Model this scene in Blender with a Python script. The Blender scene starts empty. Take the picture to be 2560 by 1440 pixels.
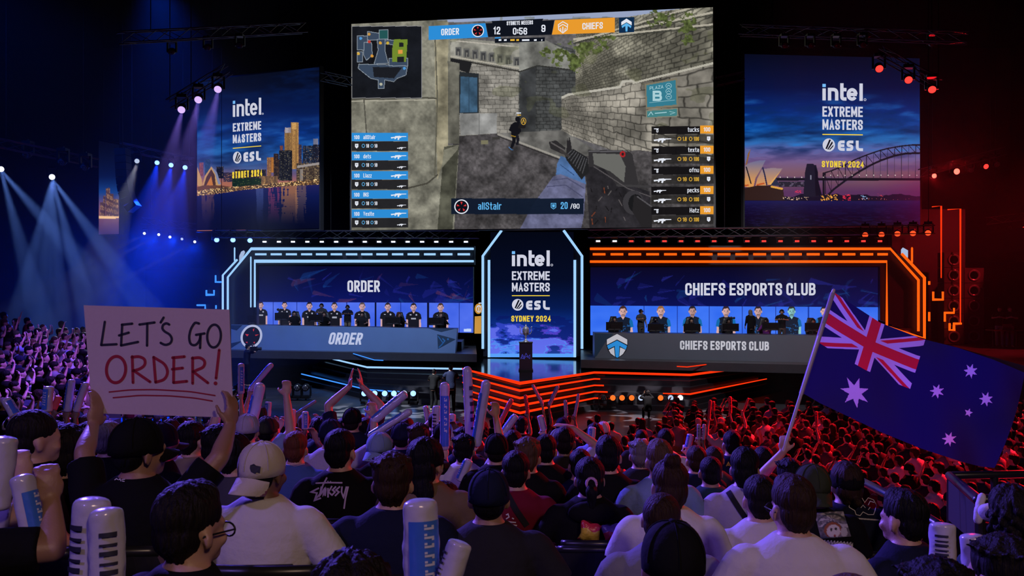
import bpy, math, random
import numpy as np
from mathutils import Vector, Matrix, Euler, noise
from mathutils.geometry import tessellate_polygon

sc = bpy.context.scene
COL = sc.collection
F = 2200.0            # focal length in pixels of the 2560 px wide frame
CZ = 4.65             # eye height above the arena floor
CAM = Vector((0, 0, CZ))
RND = random.Random(11)

def P(px, py, d):
    return Vector(((px - 1280) / F * d, d, CZ - (py - 720) / F * d))

def S(px, py, off=0.0):
    """a point on the slightly turned stage line (the right side is nearer)"""
    u = (px - 1280) / F
    return P(px, py, (38.2 + off) / (1 + 0.17 * u))

def Z(px, d, z):
    return Vector(((px - 1280) / F * d, d, z))

# ------------------------------------------------------------------ camera
cam = bpy.data.cameras.new('camera')
cam.sensor_width = 36.0
cam.lens = 36.0 * F / 2560
cam.clip_end = 300
cam.dof.use_dof = True
cam.dof.focus_distance = 11.0
cam.dof.aperture_fstop = 10.0
cam_ob = bpy.data.objects.new('camera', cam)
cam_ob.location = CAM
cam_ob.rotation_euler = (math.radians(90), 0, 0)
COL.objects.link(cam_ob)
sc.camera = cam_ob

# ------------------------------------------------------------------ world and exposure
sc.view_settings.view_transform = 'Standard'
sc.view_settings.look = 'None'
sc.view_settings.exposure = 0.0
sc.view_settings.gamma = 1.0
sc.view_settings.use_curve_mapping = False
w = bpy.data.worlds.new('world')
sc.world = w
w.use_nodes = True
w.node_tree.nodes['Background'].inputs['Color'].default_value = (0.010, 0.012, 0.05, 1)
w.node_tree.nodes['Background'].inputs['Strength'].default_value = 0.10
sc.cycles.max_bounces = 5
sc.cycles.diffuse_bounces = 2
sc.cycles.glossy_bounces = 3
sc.cycles.transmission_bounces = 3
sc.cycles.volume_bounces = 0
sc.cycles.transparent_max_bounces = 6
sc.cycles.caustics_reflective = False
sc.cycles.caustics_refractive = False
sc.cycles.sample_clamp_indirect = 3.0
sc.cycles.volume_step_rate = 4.0
sc.cycles.volume_max_steps = 64

# ------------------------------------------------------------------ lamps of the rig
def aim(o, target):
    o.rotation_euler = (Vector(target) - o.location).to_track_quat('-Z', 'Y').to_euler()

def area(name, loc, target, color, watts, size):
    l = bpy.data.lights.new(name, 'AREA')
    l.color = color; l.energy = watts; l.size = size; l.shape = 'DISK'
    o = bpy.data.objects.new(name, l); o.location = loc; aim(o, target); COL.objects.link(o)
    return o

def spot(name, loc, target, color, watts, deg, blend=0.5, rad=0.12):
    l = bpy.data.lights.new(name, 'SPOT')
    l.color = color; l.energy = watts; l.spot_size = math.radians(deg); l.spot_blend = blend
    l.shadow_soft_size = rad
    o = bpy.data.objects.new(name, l); o.location = loc; aim(o, target); COL.objects.link(o)
    return o

def gobo(o, scale, lo, hi):
    """break-up pattern of a gobo wheel inside the spotlight"""
    l = o.data; l.use_nodes = True; nt = l.node_tree
    em = nt.nodes['Emission']
    tc = nt.nodes.new('ShaderNodeTexCoord'); nz = nt.nodes.new('ShaderNodeTexNoise')
    nz.inputs['Scale'].default_value = scale; nz.inputs['Detail'].default_value = 1.5
    nz.inputs['Distortion'].default_value = 2.2
    cr = nt.nodes.new('ShaderNodeValToRGB')
    cr.color_ramp.elements[0].position = lo; cr.color_ramp.elements[0].color = (0, 0, 0, 1)
    cr.color_ramp.elements[1].position = hi; cr.color_ramp.elements[1].color = (1, 1, 1, 1)
    nt.links.new(tc.outputs['Normal'], nz.inputs['Vector'])
    nt.links.new(nz.outputs['Fac'], cr.inputs['Fac'])
    nt.links.new(cr.outputs['Color'], em.inputs['Color'])

# house light over the raked seats, behind and left of the camera
spot('house_wash_violet', (-8.0, -4.0, 11.5), (0.3, 5.2, 3.5), (0.33, 0.20, 1.0), 1650, 62, 0.8, 0.5)
spot('house_wash_warm', (3.5, -5.0, 9.5), (0.0, 4.6, 3.4), (1.0, 0.66, 0.48), 850, 60, 0.8, 0.5)
# blue-violet wash from the left rig on the middle of the crowd
spot('wash_left_a', (-12, 20, 13), (-3.0, 8.0, 3.0), (0.17, 0.10, 1.0), 30000, 46, 0.8, 0.4)
spot('wash_left_b', (-9, 24, 13), (1.0, 10.0, 2.5), (0.22, 0.12, 1.0), 15000, 36, 0.8, 0.4)
# the left seating bowl
spot('wash_bowl', (-3.5, 19, 12), (-11.5, 21.0, 2.6), (0.26, 0.10, 1.0), 17000, 58, 0.7, 0.4)
# red back light from the right rig
spot('wash_red_a', (10.5, 37.0, 9.0), (9.5, 19.5, 1.0), (1.0, 0.006, 0.015), 200000, 36, 0.6, 0.4)
spot('wash_red_b', (20.0, 26.0, 12.0), (9.8, 17.0, 1.0), (1.0, 0.008, 0.02), 80000, 50, 0.6, 0.4)
spot('wash_red_c', (9.0, 33.0, 9.5), (5.6, 22.5, 1.0), (1.0, 0.01, 0.02), 30000, 34, 0.7, 0.4)
# stage key lights
spot('stage_key_left', (-7.6, 30.5, 12.5), (-7.6, 39.6, 2.4), (0.60, 0.72, 1.0), 4800, 62, 0.6, 0.6)
spot('stage_key_right', (7.5, 28.5, 12.5), (8.0, 37.0, 2.4), (0.93, 0.94, 1.0), 3400, 60, 0.6, 0.6)
spot('trophy_spot', (0.6, 28.0, 11.5), (0.55, 36.8, 2.2), (0.8, 0.85, 1.0), 5000, 9, 0.4, 0.1)
# gobo patterns on the floor in front of the steps
g = spot('gobo_left', (-6.5, 29.0, 9.5), (-4.3, 33.2, 0.0), (0.85, 0.90, 1.0), 22000, 34, 0.35, 0.02); gobo(g, 7.0, 0.53, 0.60)
g = spot('gobo_right', (5.0, 27.5, 9.5), (5.2, 31.8, 0.0), (1.0, 0.88, 0.9), 18000, 34, 0.35, 0.02); gobo(g, 7.5, 0.54, 0.60)
# ------------------------------------------------------------------ helpers
def lin(c):
    a = np.asarray(c, dtype=float) / 255.0
    return np.where(a <= 0.04045, a / 12.92, ((a + 0.055) / 1.055) ** 2.4)

def tag(o, label=None, cat=None, group=None, kind=None):
    if label: o['label'] = label
    if cat: o['category'] = cat
    if group: o['group'] = group
    if kind: o['kind'] = kind
    return o

def wl(o):
    v = Vector((0, 0, 0))
    while o is not None:
        v = v + o.location; o = o.parent
    return v

def empty(name, loc, label=None, cat=None, group=None, kind=None):
    o = bpy.data.objects.new(name, None)
    o.location = loc; o.empty_display_size = 0.2
    COL.objects.link(o)
    return tag(o, label, cat, group, kind)

def link(name, me, parent=None, loc=None):
    o = bpy.data.objects.new(name, me)
    COL.objects.link(o)
    if parent is not None: o.parent = parent
    if loc is not None: o.location = loc
    return o

def dup(root, loc=None, rotz=None, scale=None):
    def cp(o, par):
        c = o.copy(); COL.objects.link(c)
        c.parent = par
        for ch in list(o.children): cp(ch, c)
        return c
    r = cp(root, None)
    if loc is not None: r.location = loc
    if rotz is not None: r.rotation_euler = (0, 0, rotz)
    if scale is not None: r.scale = (scale,) * 3
    for k in ('label', 'group'):
        if k in r: del r[k]
    return r

# ---- materials
MC = {}
def mat(name, color, rough=0.6, metal=0.0, var=0.12, scale=30.0, bump=0.0, bscale=60.0, spec=0.5, stretch=None, em=0.0, emc=None, rvar=0.0):
    if name in MC: return MC[name]
    m = bpy.data.materials.new(name); m.use_nodes = True; nt = m.node_tree
    b = nt.nodes['Principled BSDF']
    b.inputs['Roughness'].default_value = rough; b.inputs['Metallic'].default_value = metal
    b.inputs['Specular IOR Level'].default_value = spec
    tc = nt.nodes.new('ShaderNodeTexCoord'); mp = nt.nodes.new('ShaderNodeMapping')
    nt.links.new(tc.outputs['Object'], mp.inputs['Vector'])
    if stretch: mp.inputs['Scale'].default_value = stretch
    nz = nt.nodes.new('ShaderNodeTexNoise'); nz.inputs['Scale'].default_value = scale; nz.inputs['Detail'].default_value = 3
    nt.links.new(mp.outputs['Vector'], nz.inputs['Vector'])
    mx = nt.nodes.new('ShaderNodeMix'); mx.data_type = 'RGBA'
    c = Vector(color[:3])
    mx.inputs[6].default_value = (*(c * (1 - var)), 1); mx.inputs[7].default_value = (*(c * (1 + var)), 1)
    nt.links.new(nz.outputs['Fac'], mx.inputs[0]); nt.links.new(mx.outputs[2], b.inputs['Base Color'])
    if rvar:
        mr = nt.nodes.new('ShaderNodeMapRange'); mr.inputs[3].default_value = rough - rvar; mr.inputs[4].default_value = rough + rvar
        nt.links.new(nz.outputs['Fac'], mr.inputs[0]); nt.links.new(mr.outputs[0], b.inputs['Roughness'])
    if bump:
        n2 = nt.nodes.new('ShaderNodeTexNoise'); n2.inputs['Scale'].default_value = bscale; n2.inputs['Detail'].default_value = 4
        nt.links.new(mp.outputs['Vector'], n2.inputs['Vector'])
        bp = nt.nodes.new('ShaderNodeBump'); bp.inputs['Strength'].default_value = bump; bp.inputs['Distance'].default_value = 0.02
        nt.links.new(n2.outputs['Fac'], bp.inputs['Height']); nt.links.new(bp.outputs['Normal'], b.inputs['Normal'])
    if em:
        b.inputs['Emission Color'].default_value = (*(emc or color)[:3], 1); b.inputs['Emission Strength'].default_value = em
    MC[name] = m
    return m

def emit(name, srgb, strength=1.0, sampled=False):
    if name in MC: return MC[name]
    m = bpy.data.materials.new(name); m.use_nodes = True; nt = m.node_tree
    nt.nodes.remove(nt.nodes['Principled BSDF'])
    e = nt.nodes.new('ShaderNodeEmission'); e.inputs['Color'].default_value = (*lin(srgb), 1); e.inputs['Strength'].default_value = strength
    nt.links.new(e.outputs[0], nt.nodes['Material Output'].inputs['Surface'])
    if not sampled: m.cycles.emission_sampling = 'NONE'
    MC[name] = m
    return m

def emit_vc(name, strength=1.0, sampled=True):
    if name in MC: return MC[name]
    m = bpy.data.materials.new(name); m.use_nodes = True; nt = m.node_tree
    nt.nodes.remove(nt.nodes['Principled BSDF'])
    e = nt.nodes.new('ShaderNodeEmission'); e.inputs['Strength'].default_value = strength
    a = nt.nodes.new('ShaderNodeAttribute'); a.attribute_name = 'Col'
    nt.links.new(a.outputs['Color'], e.inputs['Color'])
    nt.links.new(e.outputs[0], nt.nodes['Material Output'].inputs['Surface'])
    if not sampled: m.cycles.emission_sampling = 'NONE'
    MC[name] = m
    return m

# ---- mesh builder
class MB:
    def __init__(s): s.v = []; s.f = []; s.m = []; s.cm = 0
    def add(s, vs, fs):
        n = len(s.v); s.v.extend(Vector(v) for v in vs)
        s.f.extend([tuple(i + n for i in f) for f in fs]); s.m.extend([s.cm] * len(fs))
    def quad(s, a, b, c, d): s.add([a, b, c, d], [(0, 1, 2, 3)])
    def poly(s, pts):
        t = tessellate_polygon([[Vector(p) for p in pts]])
        s.add(pts, [tuple(x) for x in t])
    def box(s, lo, hi):
        x0, y0, z0 = lo; x1, y1, z1 = hi
        s.add([(x0,y0,z0),(x1,y0,z0),(x1,y1,z0),(x0,y1,z0),(x0,y0,z1),(x1,y0,z1),(x1,y1,z1),(x0,y1,z1)],
              [(3,2,1,0),(4,5,6,7),(0,1,5,4),(1,2,6,5),(2,3,7,6),(3,0,4,7)])
    def obox(s, c, ax, ay, az):
        c = Vector(c); ax = Vector(ax); ay = Vector(ay); az = Vector(az)
        vs = [c+ax*i+ay*j+az*k for k in (-1,1) for i, j in ((-1,-1),(1,-1),(1,1),(-1,1))]
        s.add(vs, [(3,2,1,0),(4,5,6,7),(0,1,5,4),(1,2,6,5),(2,3,7,6),(3,0,4,7)])
    def prism(s, pts, off):
        off = Vector(off); n = len(pts); a = [Vector(p) for p in pts]; b = [p + off for p in a]
        t = tessellate_polygon([a]); base = len(s.v)
        s.add(a + b, [tuple(x) for x in t] + [tuple(i + n for i in reversed(x)) for x in t] + [(i, (i+1) % n, (i+1) % n + n, i + n) for i in range(n)])
    def ring(s, c, u, v, n): return [c + u * math.cos(2*math.pi*i/n) + v * math.sin(2*math.pi*i/n) for i in range(n)]
    def tube(s, p0, p1, r0, r1=None, n=8, cap=True):
        p0 = Vector(p0); p1 = Vector(p1); r1 = r0 if r1 is None else r1
        d = (p1 - p0).normalized(); u = d.orthogonal().normalized(); v = d.cross(u)
        a = s.ring(p0, u*r0, v*r0, n); b = s.ring(p1, u*r1, v*r1, n)
        fs = [(i, (i+1) % n, n+(i+1) % n, n+i) for i in range(n)]
        if cap: fs += [tuple(range(n-1, -1, -1)), tuple(range(n, 2*n))]
        s.add(a + b, fs)
    def loft(s, rings):
        n = len(rings[0]); k = len(rings); vs = [p for r in rings for p in r]
        fs = [(j*n+i, j*n+(i+1) % n, (j+1)*n+(i+1) % n, (j+1)*n+i) for j in range(k-1) for i in range(n)]
        fs += [tuple(range(n-1, -1, -1)), tuple(range((k-1)*n, k*n))]
        s.add(vs, fs)
    def lathe(s, c, prof, n=20, up=(0, 0, 1)):
        c = Vector(c); d = Vector(up).normalized(); u = d.orthogonal().normalized(); v = d.cross(u)
        s.loft([s.ring(c + d*h, u*max(r, 1e-4), v*max(r, 1e-4), n) for r, h in prof])
    def cap(s, p0, p1, r0, r1=None, n=10, h=3):
        p0 = Vector(p0); p1 = Vector(p1); r1 = r0 if r1 is None else r1
        d = (p1 - p0)
        d = d.normalized() if d.length > 1e-6 else Vector((0, 0, 1))
        u = d.orthogonal().normalized(); v = d.cross(u); R = []
        for i in range(h):
            a = math.pi/2 * (i + 0.15) / h; R.append(s.ring(p0 - d*r0*math.cos(a), u*r0*math.sin(a), v*r0*math.sin(a), n))
        R.append(s.ring(p0, u*r0, v*r0, n)); R.append(s.ring(p1, u*r1, v*r1, n))
        for i in range(h - 1, -1, -1):
            a = math.pi/2 * (i + 0.15) / h; R.append(s.ring(p1 + d*r1*math.cos(a), u*r1*math.sin(a), v*r1*math.sin(a), n))
        s.loft(R)
    def pipe(s, pts, r, n=8):
        pts = [Vector(p) for p in pts]; R = []; u = None
        for i, p in enumerate(pts):
            a = pts[max(0, i-1)]; c = pts[min(len(pts)-1, i+1)]; d = (c-a).normalized()
            u = (u - d*u.dot(d)).normalized() if u is not None else d.orthogonal().normalized()
            k = 1.0
            if 0 < i < len(pts)-1:
                e = (p-a).normalized(); k = min(1.6, 1/max(.5, e.dot(d)))
            v = d.cross(u); R.append(s.ring(p, u*r*k, v*r*k, n))
        s.loft(R)
    def ell(s, c, rx, ry, rz, rot=None, n=16, k=9):
        c = Vector(c); R = []
        for j in range(k):
            a = math.pi * (j + 0.25) / (k - 0.5); z = -math.cos(a)*rz; q = math.sin(a)
            ring = [Vector((math.cos(2*math.pi*i/n)*rx*q, math.sin(2*math.pi*i/n)*ry*q, z)) for i in range(n)]
            if rot is not None: ring = [rot @ p for p in ring]
            R.append([c + p for p in ring])
        s.loft(R)
    def xf(s, M): s.v = [M @ v for v in s.v]; return s
    def mesh(s, name, mats, smooth=False, org=None):
        me = bpy.data.meshes.new(name)
        o = org or Vector((0, 0, 0))
        me.from_pydata([tuple(v - o) for v in s.v], [], s.f)
        for m in (mats if isinstance(mats, (list, tuple)) else [mats]): me.materials.append(m)
        if any(s.m): me.polygons.foreach_set('material_index', s.m)
        if smooth: me.polygons.foreach_set('use_smooth', [True] * len(s.f))
        me.update()
        return me
    def build(s, name, mats, parent=None, smooth=False, local=False):
        if parent is not None:
            return link(name, s.mesh(name, mats, smooth, None if local else wl(parent)), parent)
        if local: return link(name, s.mesh(name, mats, smooth))
        xs = [v.x for v in s.v]; ys = [v.y for v in s.v]; zs = [v.z for v in s.v]
        o = Vector(((min(xs)+max(xs))/2, (min(ys)+max(ys))/2, min(zs)))
        return link(name, s.mesh(name, mats, smooth, o), None, o)

def remesh(mb, voxel, smooth=4, name='body'):
    me = mb.mesh('tmp', [])
    o = bpy.data.objects.new('tmp', me); COL.objects.link(o)
    m = o.modifiers.new('r', 'REMESH'); m.mode = 'VOXEL'; m.voxel_size = voxel
    if smooth:
        k = o.modifiers.new('s', 'SMOOTH'); k.iterations = smooth; k.factor = 0.5
    dg = bpy.context.evaluated_depsgraph_get()
    out = bpy.data.meshes.new_from_object(o.evaluated_get(dg))
    out.name = name
    bpy.data.objects.remove(o); bpy.data.meshes.remove(me)
    out.polygons.foreach_set('use_smooth', [True] * len(out.polygons))
    return out

def coords(me):
    a = np.empty(len(me.vertices) * 3); me.vertices.foreach_get('co', a); return a.reshape(-1, 3)
def setcoords(me, a): me.vertices.foreach_set('co', a.ravel()); me.update()

# ---- drawing on planes in the world
class Plane:
    def __init__(s, A, B, C):
        s.A = Vector(A); s.n = (Vector(B)-s.A).cross(Vector(C)-s.A).normalized()
        if s.n.dot(CAM - s.A) < 0: s.n = -s.n
    def at(s, px, py, lift=0.0):
        d = Vector(((px-1280)/F, 1, -(py-720)/F))
        t = ((s.A + s.n*lift) - CAM).dot(s.n) / d.dot(s.n)
        return CAM + d*t

def fillet(pts, closed=False, seg=5):
    """points may carry a third value: a corner radius"""
    out = []; n = len(pts)
    for i, p in enumerate(pts):
        if len(p) < 3 or p[2] <= 0 or (not closed and i in (0, n-1)): out.append((p[0], p[1])); continue
        a = Vector(pts[i-1][:2]); b = Vector(p[:2]); c = Vector(pts[(i+1) % n][:2])
        u = a-b; v = c-b; r = min(p[2], u.length*0.499, v.length*0.499); u.normalize(); v.normalize()
        q0 = b+u*r; q1 = b+v*r
        for k in range(seg+1):
            t = k/seg; q = q0*(1-t)**2 + b*2*t*(1-t) + q1*t*t; out.append((q.x, q.y))
    return out

def thick(pts, w, closed=False):
    P2 = [Vector(p[:2]) for p in pts]; n = len(P2); L = []; R = []
    for i in range(n):
        a = P2[i-1] if (i > 0 or closed) else None; b = P2[i]; c = P2[(i+1) % n] if (i < n-1 or closed) else None
        d0 = (b-a).normalized() if a is not None and (b-a).length > 1e-9 else None
        d1 = (c-b).normalized() if c is not None and (c-b).length > 1e-9 else None
        if d0 is None: d0 = d1
        if d1 is None: d1 = d0
        n0 = Vector((-d0.y, d0.x)); n1 = Vector((-d1.y, d1.x)); m = n0+n1
        m = m.normalized() if m.length > 1e-6 else n0
        k = 1/max(0.45, m.dot(n1)); L.append(b+m*w/2*k); R.append(b-m*w/2*k)
    q = []
    for i in range(n if closed else n-1):
        j = (i+1) % n; q.append((L[i], L[j], R[j], R[i]))
    return q

r_ = 0.2
GL = {  # stroke letters in a unit box; third value is a corner radius in units of the cap height
 'A': (1.0, [[(0,0),(.5,1),(1,0)], [(.2,.26),(.8,.26)]]), 'B': (1, [[(0,0),(0,1),(.94,1,r_),(.94,.53,r_),(0,.53)], [(.4,.53),(1,.53,r_),(1,0,r_),(0,0)]]),
 'C': (1, [[(1,.68),(1,1,r_),(0,1,r_),(0,0,r_),(1,0,r_),(1,.32)]]), 'D': (1, [[(0,0),(0,1),(1,1,.3),(1,0,.3),(0,0),(0,.1)]]),
 'E': (.9, [[(1,1),(0,1),(0,0),(1,0)], [(0,.52),(.88,.52)]]), 'F': (.9, [[(1,1),(0,1),(0,0)], [(0,.5),(.88,.5)]]),
 'G': (1, [[(1,.7),(1,1,r_),(0,1,r_),(0,0,r_),(1,0,r_),(1,.48),(.5,.48)]]), 'H': (1, [[(0,0),(0,1)], [(1,0),(1,1)], [(0,.5),(1,.5)]]),
 'I': (0, [[(0,0),(0,1)]]), 'K': (1, [[(0,0),(0,1)], [(1,1),(0.05,.45)], [(.35,.6),(1,0)]]), 'L': (.85, [[(0,1),(0,0),(1,0)]]),
 'M': (1.35, [[(0,0),(0,1)], [(1,0),(1,1)], [(.03,.94),(.5,.26),(.97,.94)]]), 'N': (1, [[(0,0),(0,1)], [(1,0),(1,1)], [(.04,.93),(.96,.07)]]), 'O': (1, [[(0,.5),(0,1,.26),(1,1,.26),(1,0,.26),(0,0,.26),(0,.5)]]),
 'P': (1, [[(0,0),(0,1),(1,1,r_),(1,.44,r_),(0,.44)]]), 'R': (1, [[(0,0),(0,1),(1,1,r_),(1,.46,r_),(0,.46)], [(.5,.46),(1,0)]]),
 'S': (1, [[(1,.72),(1,1,.24),(0,1,.24),(0,.58,.2),(1,.42,.2),(1,0,.24),(0,0,.24),(0,.28)]]), 'T': (.95, [[(0,1),(1,1)], [(.5,1),(.5,0)]]),
 'U': (1, [[(0,1),(0,0,.26),(1,0,.26),(1,1)]]), 'V': (1, [[(0,1),(.5,0),(1,1)]]), 'W': (1.4, [[(0,1),(.25,0),(.5,.8),(.75,0),(1,1)]]),
 'X': (1, [[(0,0),(1,1)], [(0,1),(1,0)]]), 'Y': (1, [[(0,1),(.5,.45),(1,1)], [(.5,.45),(.5,0)]]), 'Z': (1, [[(0,1),(1,1),(0,0),(1,0)]]),
 '0': (1, [[(0,.5),(0,1,.26),(1,1,.26),(1,0,.26),(0,0,.26),(0,.5)]]), '1': (.5, [[(0,.8),(.8,1),(.8,0)]]),
 '2': (1, [[(0,.72),(0,1,.26),(1,1,.26),(1,.6,.1),(0,.12,.05),(0,0),(1,0)]]), '3': (1, [[(0,1),(1,1,.2),(1,.54,.2),(.3,.54)], [(.5,.54),(1,.54,.2),(1,0,.2),(0,0)]]),
 '4': (1, [[(.78,0),(.78,1),(0,.28),(1,.28)]]), '5': (1, [[(1,1),(0,1),(0,.58),(1,.58,.22),(1,0,.24),(0,0,.24),(0,.25)]]),
 '6': (1, [[(1,.75),(1,1,.24),(0,1,.24),(0,0,.24),(1,0,.24),(1,.55,.2),(0,.55)]]), '8': (1, [[(0,.5),(0,1,.24),(1,1,.24),(1,0,.24),(0,0,.24),(0,.5),(1,.5)]]),
 '9': (1, [[(0,.25),(0,0,.24),(1,0,.24),(1,1,.24),(0,1,.24),(0,.45,.2),(1,.45)]]), ':': (0, [[(0,.2),(0,.32)], [(0,.62),(0,.74)]]), '/': (.7, [[(0,-.05),(1,1.05)]]),
 '.': (0, [[(0,0),(0,.1)]]), '-': (.6, [[(0,.45),(1,.45)]]), ' ': (.45, []),
 'a': (.85, [[(.1,.7),(1,.7,.15),(1,0)], [(1,.4),(0,.4,.12),(0,0,.12),(1,0)]]), 'c': (.85, [[(1,.7),(0,.7,.15),(0,0,.15),(1,0)]]), 'd': (.9, [[(1,1),(1,0),(0,0,.15),(0,.7,.15),(1,.7)]]),
 'e': (.85, [[(0,.38),(1,.38),(1,.7,.15),(0,.7,.15),(0,0,.15),(1,0)]]), 'f': (.6, [[(.4,0),(.4,1,.15),(1,1)], [(0,.68),(1,.68)]]), 'i': (0, [[(0,0),(0,.7)], [(0,.85),(0,.97)]]),
 'k': (.85, [[(0,0),(0,1)], [(1,.7),(0.05,.33)], [(.3,.42),(1,0)]]), 'l': (0, [[(0,0),(0,1)]]), 'n': (.85, [[(0,0),(0,.7)], [(0,.6),(.2,.7),(1,.7,.15),(1,0)]]), 'o': (.85, [[(0,.3),(0,.7,.15),(1,.7,.15),(1,0,.15),(0,0,.15),(0,.3)]]),
 'p': (.85, [[(0,-.3),(0,.7),(1,.7,.15),(1,0,.15),(0,0)]]), 'r': (.6, [[(0,0),(0,.7)], [(0,.55),(.4,.7),(1,.7)]]), 's': (.8, [[(1,.7),(0,.7,.1),(0,.35,.1),(1,.35,.1),(1,0,.1),(0,0)]]),
 't': (.6, [[(.4,1),(.4,0,.12),(1,0)], [(0,.7),(1,.7)]]), 'u': (.85, [[(0,.7),(0,0,.15),(1,0)], [(1,.7),(1,0)]]), 'x': (.85, [[(0,0),(1,.7)], [(0,.7),(1,0)]]), 'z': (.8, [[(0,.7),(1,.7),(0,0),(1,0)]]),
}

class Ink:
    """flat marks (polygons, strokes, letters) given in picture pixels and laid on a plane of the world"""
    def __init__(s, plane, lift=0.01, f=None, auto=False): s.p = plane; s.l = lift; s.b = MB(); s.f = f or (lambda x, y: (x, y)); s.done = []; s.auto = auto
    def cut(s):
        if s.b.v: s.done.append(s.b); s.b = MB()
        return s
    def poly(s, pts):
        w3 = [s.p.at(*s.f(p[0], p[1]), s.l) for p in pts]
        s.b.poly(w3)
        return s.cut() if s.auto else s
    def rect(s, x0, y0, x1, y1): return s.poly([(x0, y0), (x1, y0), (x1, y1), (x0, y1)])
    def stroke(s, pts, w, closed=False):
        for q in thick(fillet(pts, closed), w, closed): s.b.quad(*[s.p.at(*s.f(a.x, a.y), s.l) for a in q])
        return s
    def disc(s, cx, cy, rx, ry=None, n=28, tilt=0):
        ry = ry or rx; ct, st = math.cos(tilt), math.sin(tilt); pts = []
        for i in range(n):
            a, b = rx*math.cos(2*math.pi*i/n), ry*math.sin(2*math.pi*i/n); pts.append((cx+a*ct-b*st, cy+a*st+b*ct))
        return s.poly(pts)
    def ringm(s, cx, cy, rx, ry, w, n=36, tilt=0):
        ct, st = math.cos(tilt), math.sin(tilt); pts = []
        for i in range(n):
            a, b = rx*math.cos(2*math.pi*i/n), ry*math.sin(2*math.pi*i/n); pts.append((cx+a*ct-b*st, cy+a*st+b*ct))
        return s.stroke(pts, w, True)
    def text(s, t, x0, x1, yb, h, sw, gap=None, slant=0.0, slope=0.0):
        """letters of cap height h on the baseline yb fitted between x0 and x1"""
        gap = sw*0.9 if gap is None else gap; n = len(t)
        k = sum(GL[c][0] for c in t); avail = (x1-x0) - gap*(n-1) - sw*sum(1 for c in t if c != ' ')
        w = max(avail/k, 0.2) if k else 0
        x = x0
        for c in t:
            gw, st = GL[c]
            if c == ' ': x += gw*w + gap; continue
            for pl in st:
                pts = [(x+sw/2+p[0]*gw*w, p[1]*(h-sw)+sw/2) + ((p[2]*h,) if len(p) > 2 else ()) for p in pl]
                e0, e1 = Vector(pts[0][:2])-Vector(pts[1][:2]), Vector(pts[-1][:2])-Vector(pts[-2][:2])
                for idx, e in ((0, e0), (-1, e1)):   # square ends
                    if e.length > 1e-6: e = e.normalized()*sw/2; pts[idx] = (pts[idx][0]+e.x, pts[idx][1]+e.y)+tuple(pts[idx][2:])
                pts = fillet(pts)
                pts = [(a+b*slant, yb-b+(a-x0)*slope) for a, b in pts]
                for q in thick(pts, sw): s.b.quad(*[s.p.at(*s.f(a.x, a.y), s.l) for a in q])
            x += gw*w + sw + gap
        return s.cut()
    def build(s, name, m, parent):
        s.cut(); o = None
        for b in s.done: o = b.build(name, m, parent)
        return o

# ---- painted pictures for the LED screens (vertex colours of the emitting picture surface)
def vn(x, y, seed=0):
    xi = np.floor(x).astype(np.int64); yi = np.floor(y).astype(np.int64); fx = x-xi; fy = y-yi
    fx = fx*fx*(3-2*fx); fy = fy*fy*(3-2*fy)
    def h(a, b):
        n = (a*374761393 + b*668265263 + seed*144269) & 0x7fffffff
        n = ((n ^ (n >> 13))*1274126177) & 0x7fffffff
        return ((n ^ (n >> 16)) & 0xffff)/65535.0
    return (h(xi, yi)*(1-fx)+h(xi+1, yi)*fx)*(1-fy) + (h(xi, yi+1)*(1-fx)+h(xi+1, yi+1)*fx)*fy
def fbm(x, y, seed=0, o=4):
    s = 0; a = 0.5
    for i in range(o): s = s+a*vn(x, y, seed+i); x = x*2.03; y = y*2.03; a *= 0.5
    return s
def inpoly(X, Y, pts):
    r = np.zeros(X.shape, bool); n = len(pts)
    for i in range(n):
        x0, y0 = pts[i]; x1, y1 = pts[(i+1) % n]
        if y0 == y1: continue
        c = ((y0 > Y) != (y1 > Y)) & (X < (x1-x0)*(Y-y0)/(y1-y0)+x0); r ^= c
    return r
class Paint:
    def __init__(s, X, Y): s.X = X; s.Y = Y; s.C = np.zeros((len(X), 3))
    def put(s, m, c, a=1.0):
        c = np.asarray(c, float)
        if c.ndim == 2: c = c[m]
        s.C[m] = s.C[m]*(1-a)+c*a
    def poly(s, pts, c, a=1.0): m = inpoly(s.X, s.Y, pts); s.put(m, c, a); return m
    def soft(s, k, c):
        k = np.clip(k, 0, 1)[:, None]; s.C[:] = s.C*(1-k)+np.asarray(c, float)*k
    def rect(s, x0, y0, x1, y1, c, a=1.0): m = (s.X >= x0)&(s.X < x1)&(s.Y >= y0)&(s.Y < y1); s.put(m, c, a); return m
    def ell(s, cx, cy, rx, ry, c, a=1.0): m = ((s.X-cx)/rx)**2+((s.Y-cy)/ry)**2 < 1; s.put(m, c, a); return m
    def line(s, pts, w, c, a=1.0):
        m = np.zeros(s.X.shape, bool)
        for (x0, y0), (x1, y1) in zip(pts[:-1], pts[1:]):
            dx, dy = x1-x0, y1-y0; L = dx*dx+dy*dy+1e-9
            t = np.clip(((s.X-x0)*dx+(s.Y-y0)*dy)/L, 0, 1)
            m |= (s.X-x0-t*dx)**2+(s.Y-y0-t*dy)**2 < (w/2)**2
        s.put(m, c, a); return m
    def ramp(s, m, v, stops):
        xs = [q[0] for q in stops]
        col = np.stack([np.interp(v, xs, [q[1][k] for q in stops]) for k in range(3)], 1); s.C[m] = col[m]

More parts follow.
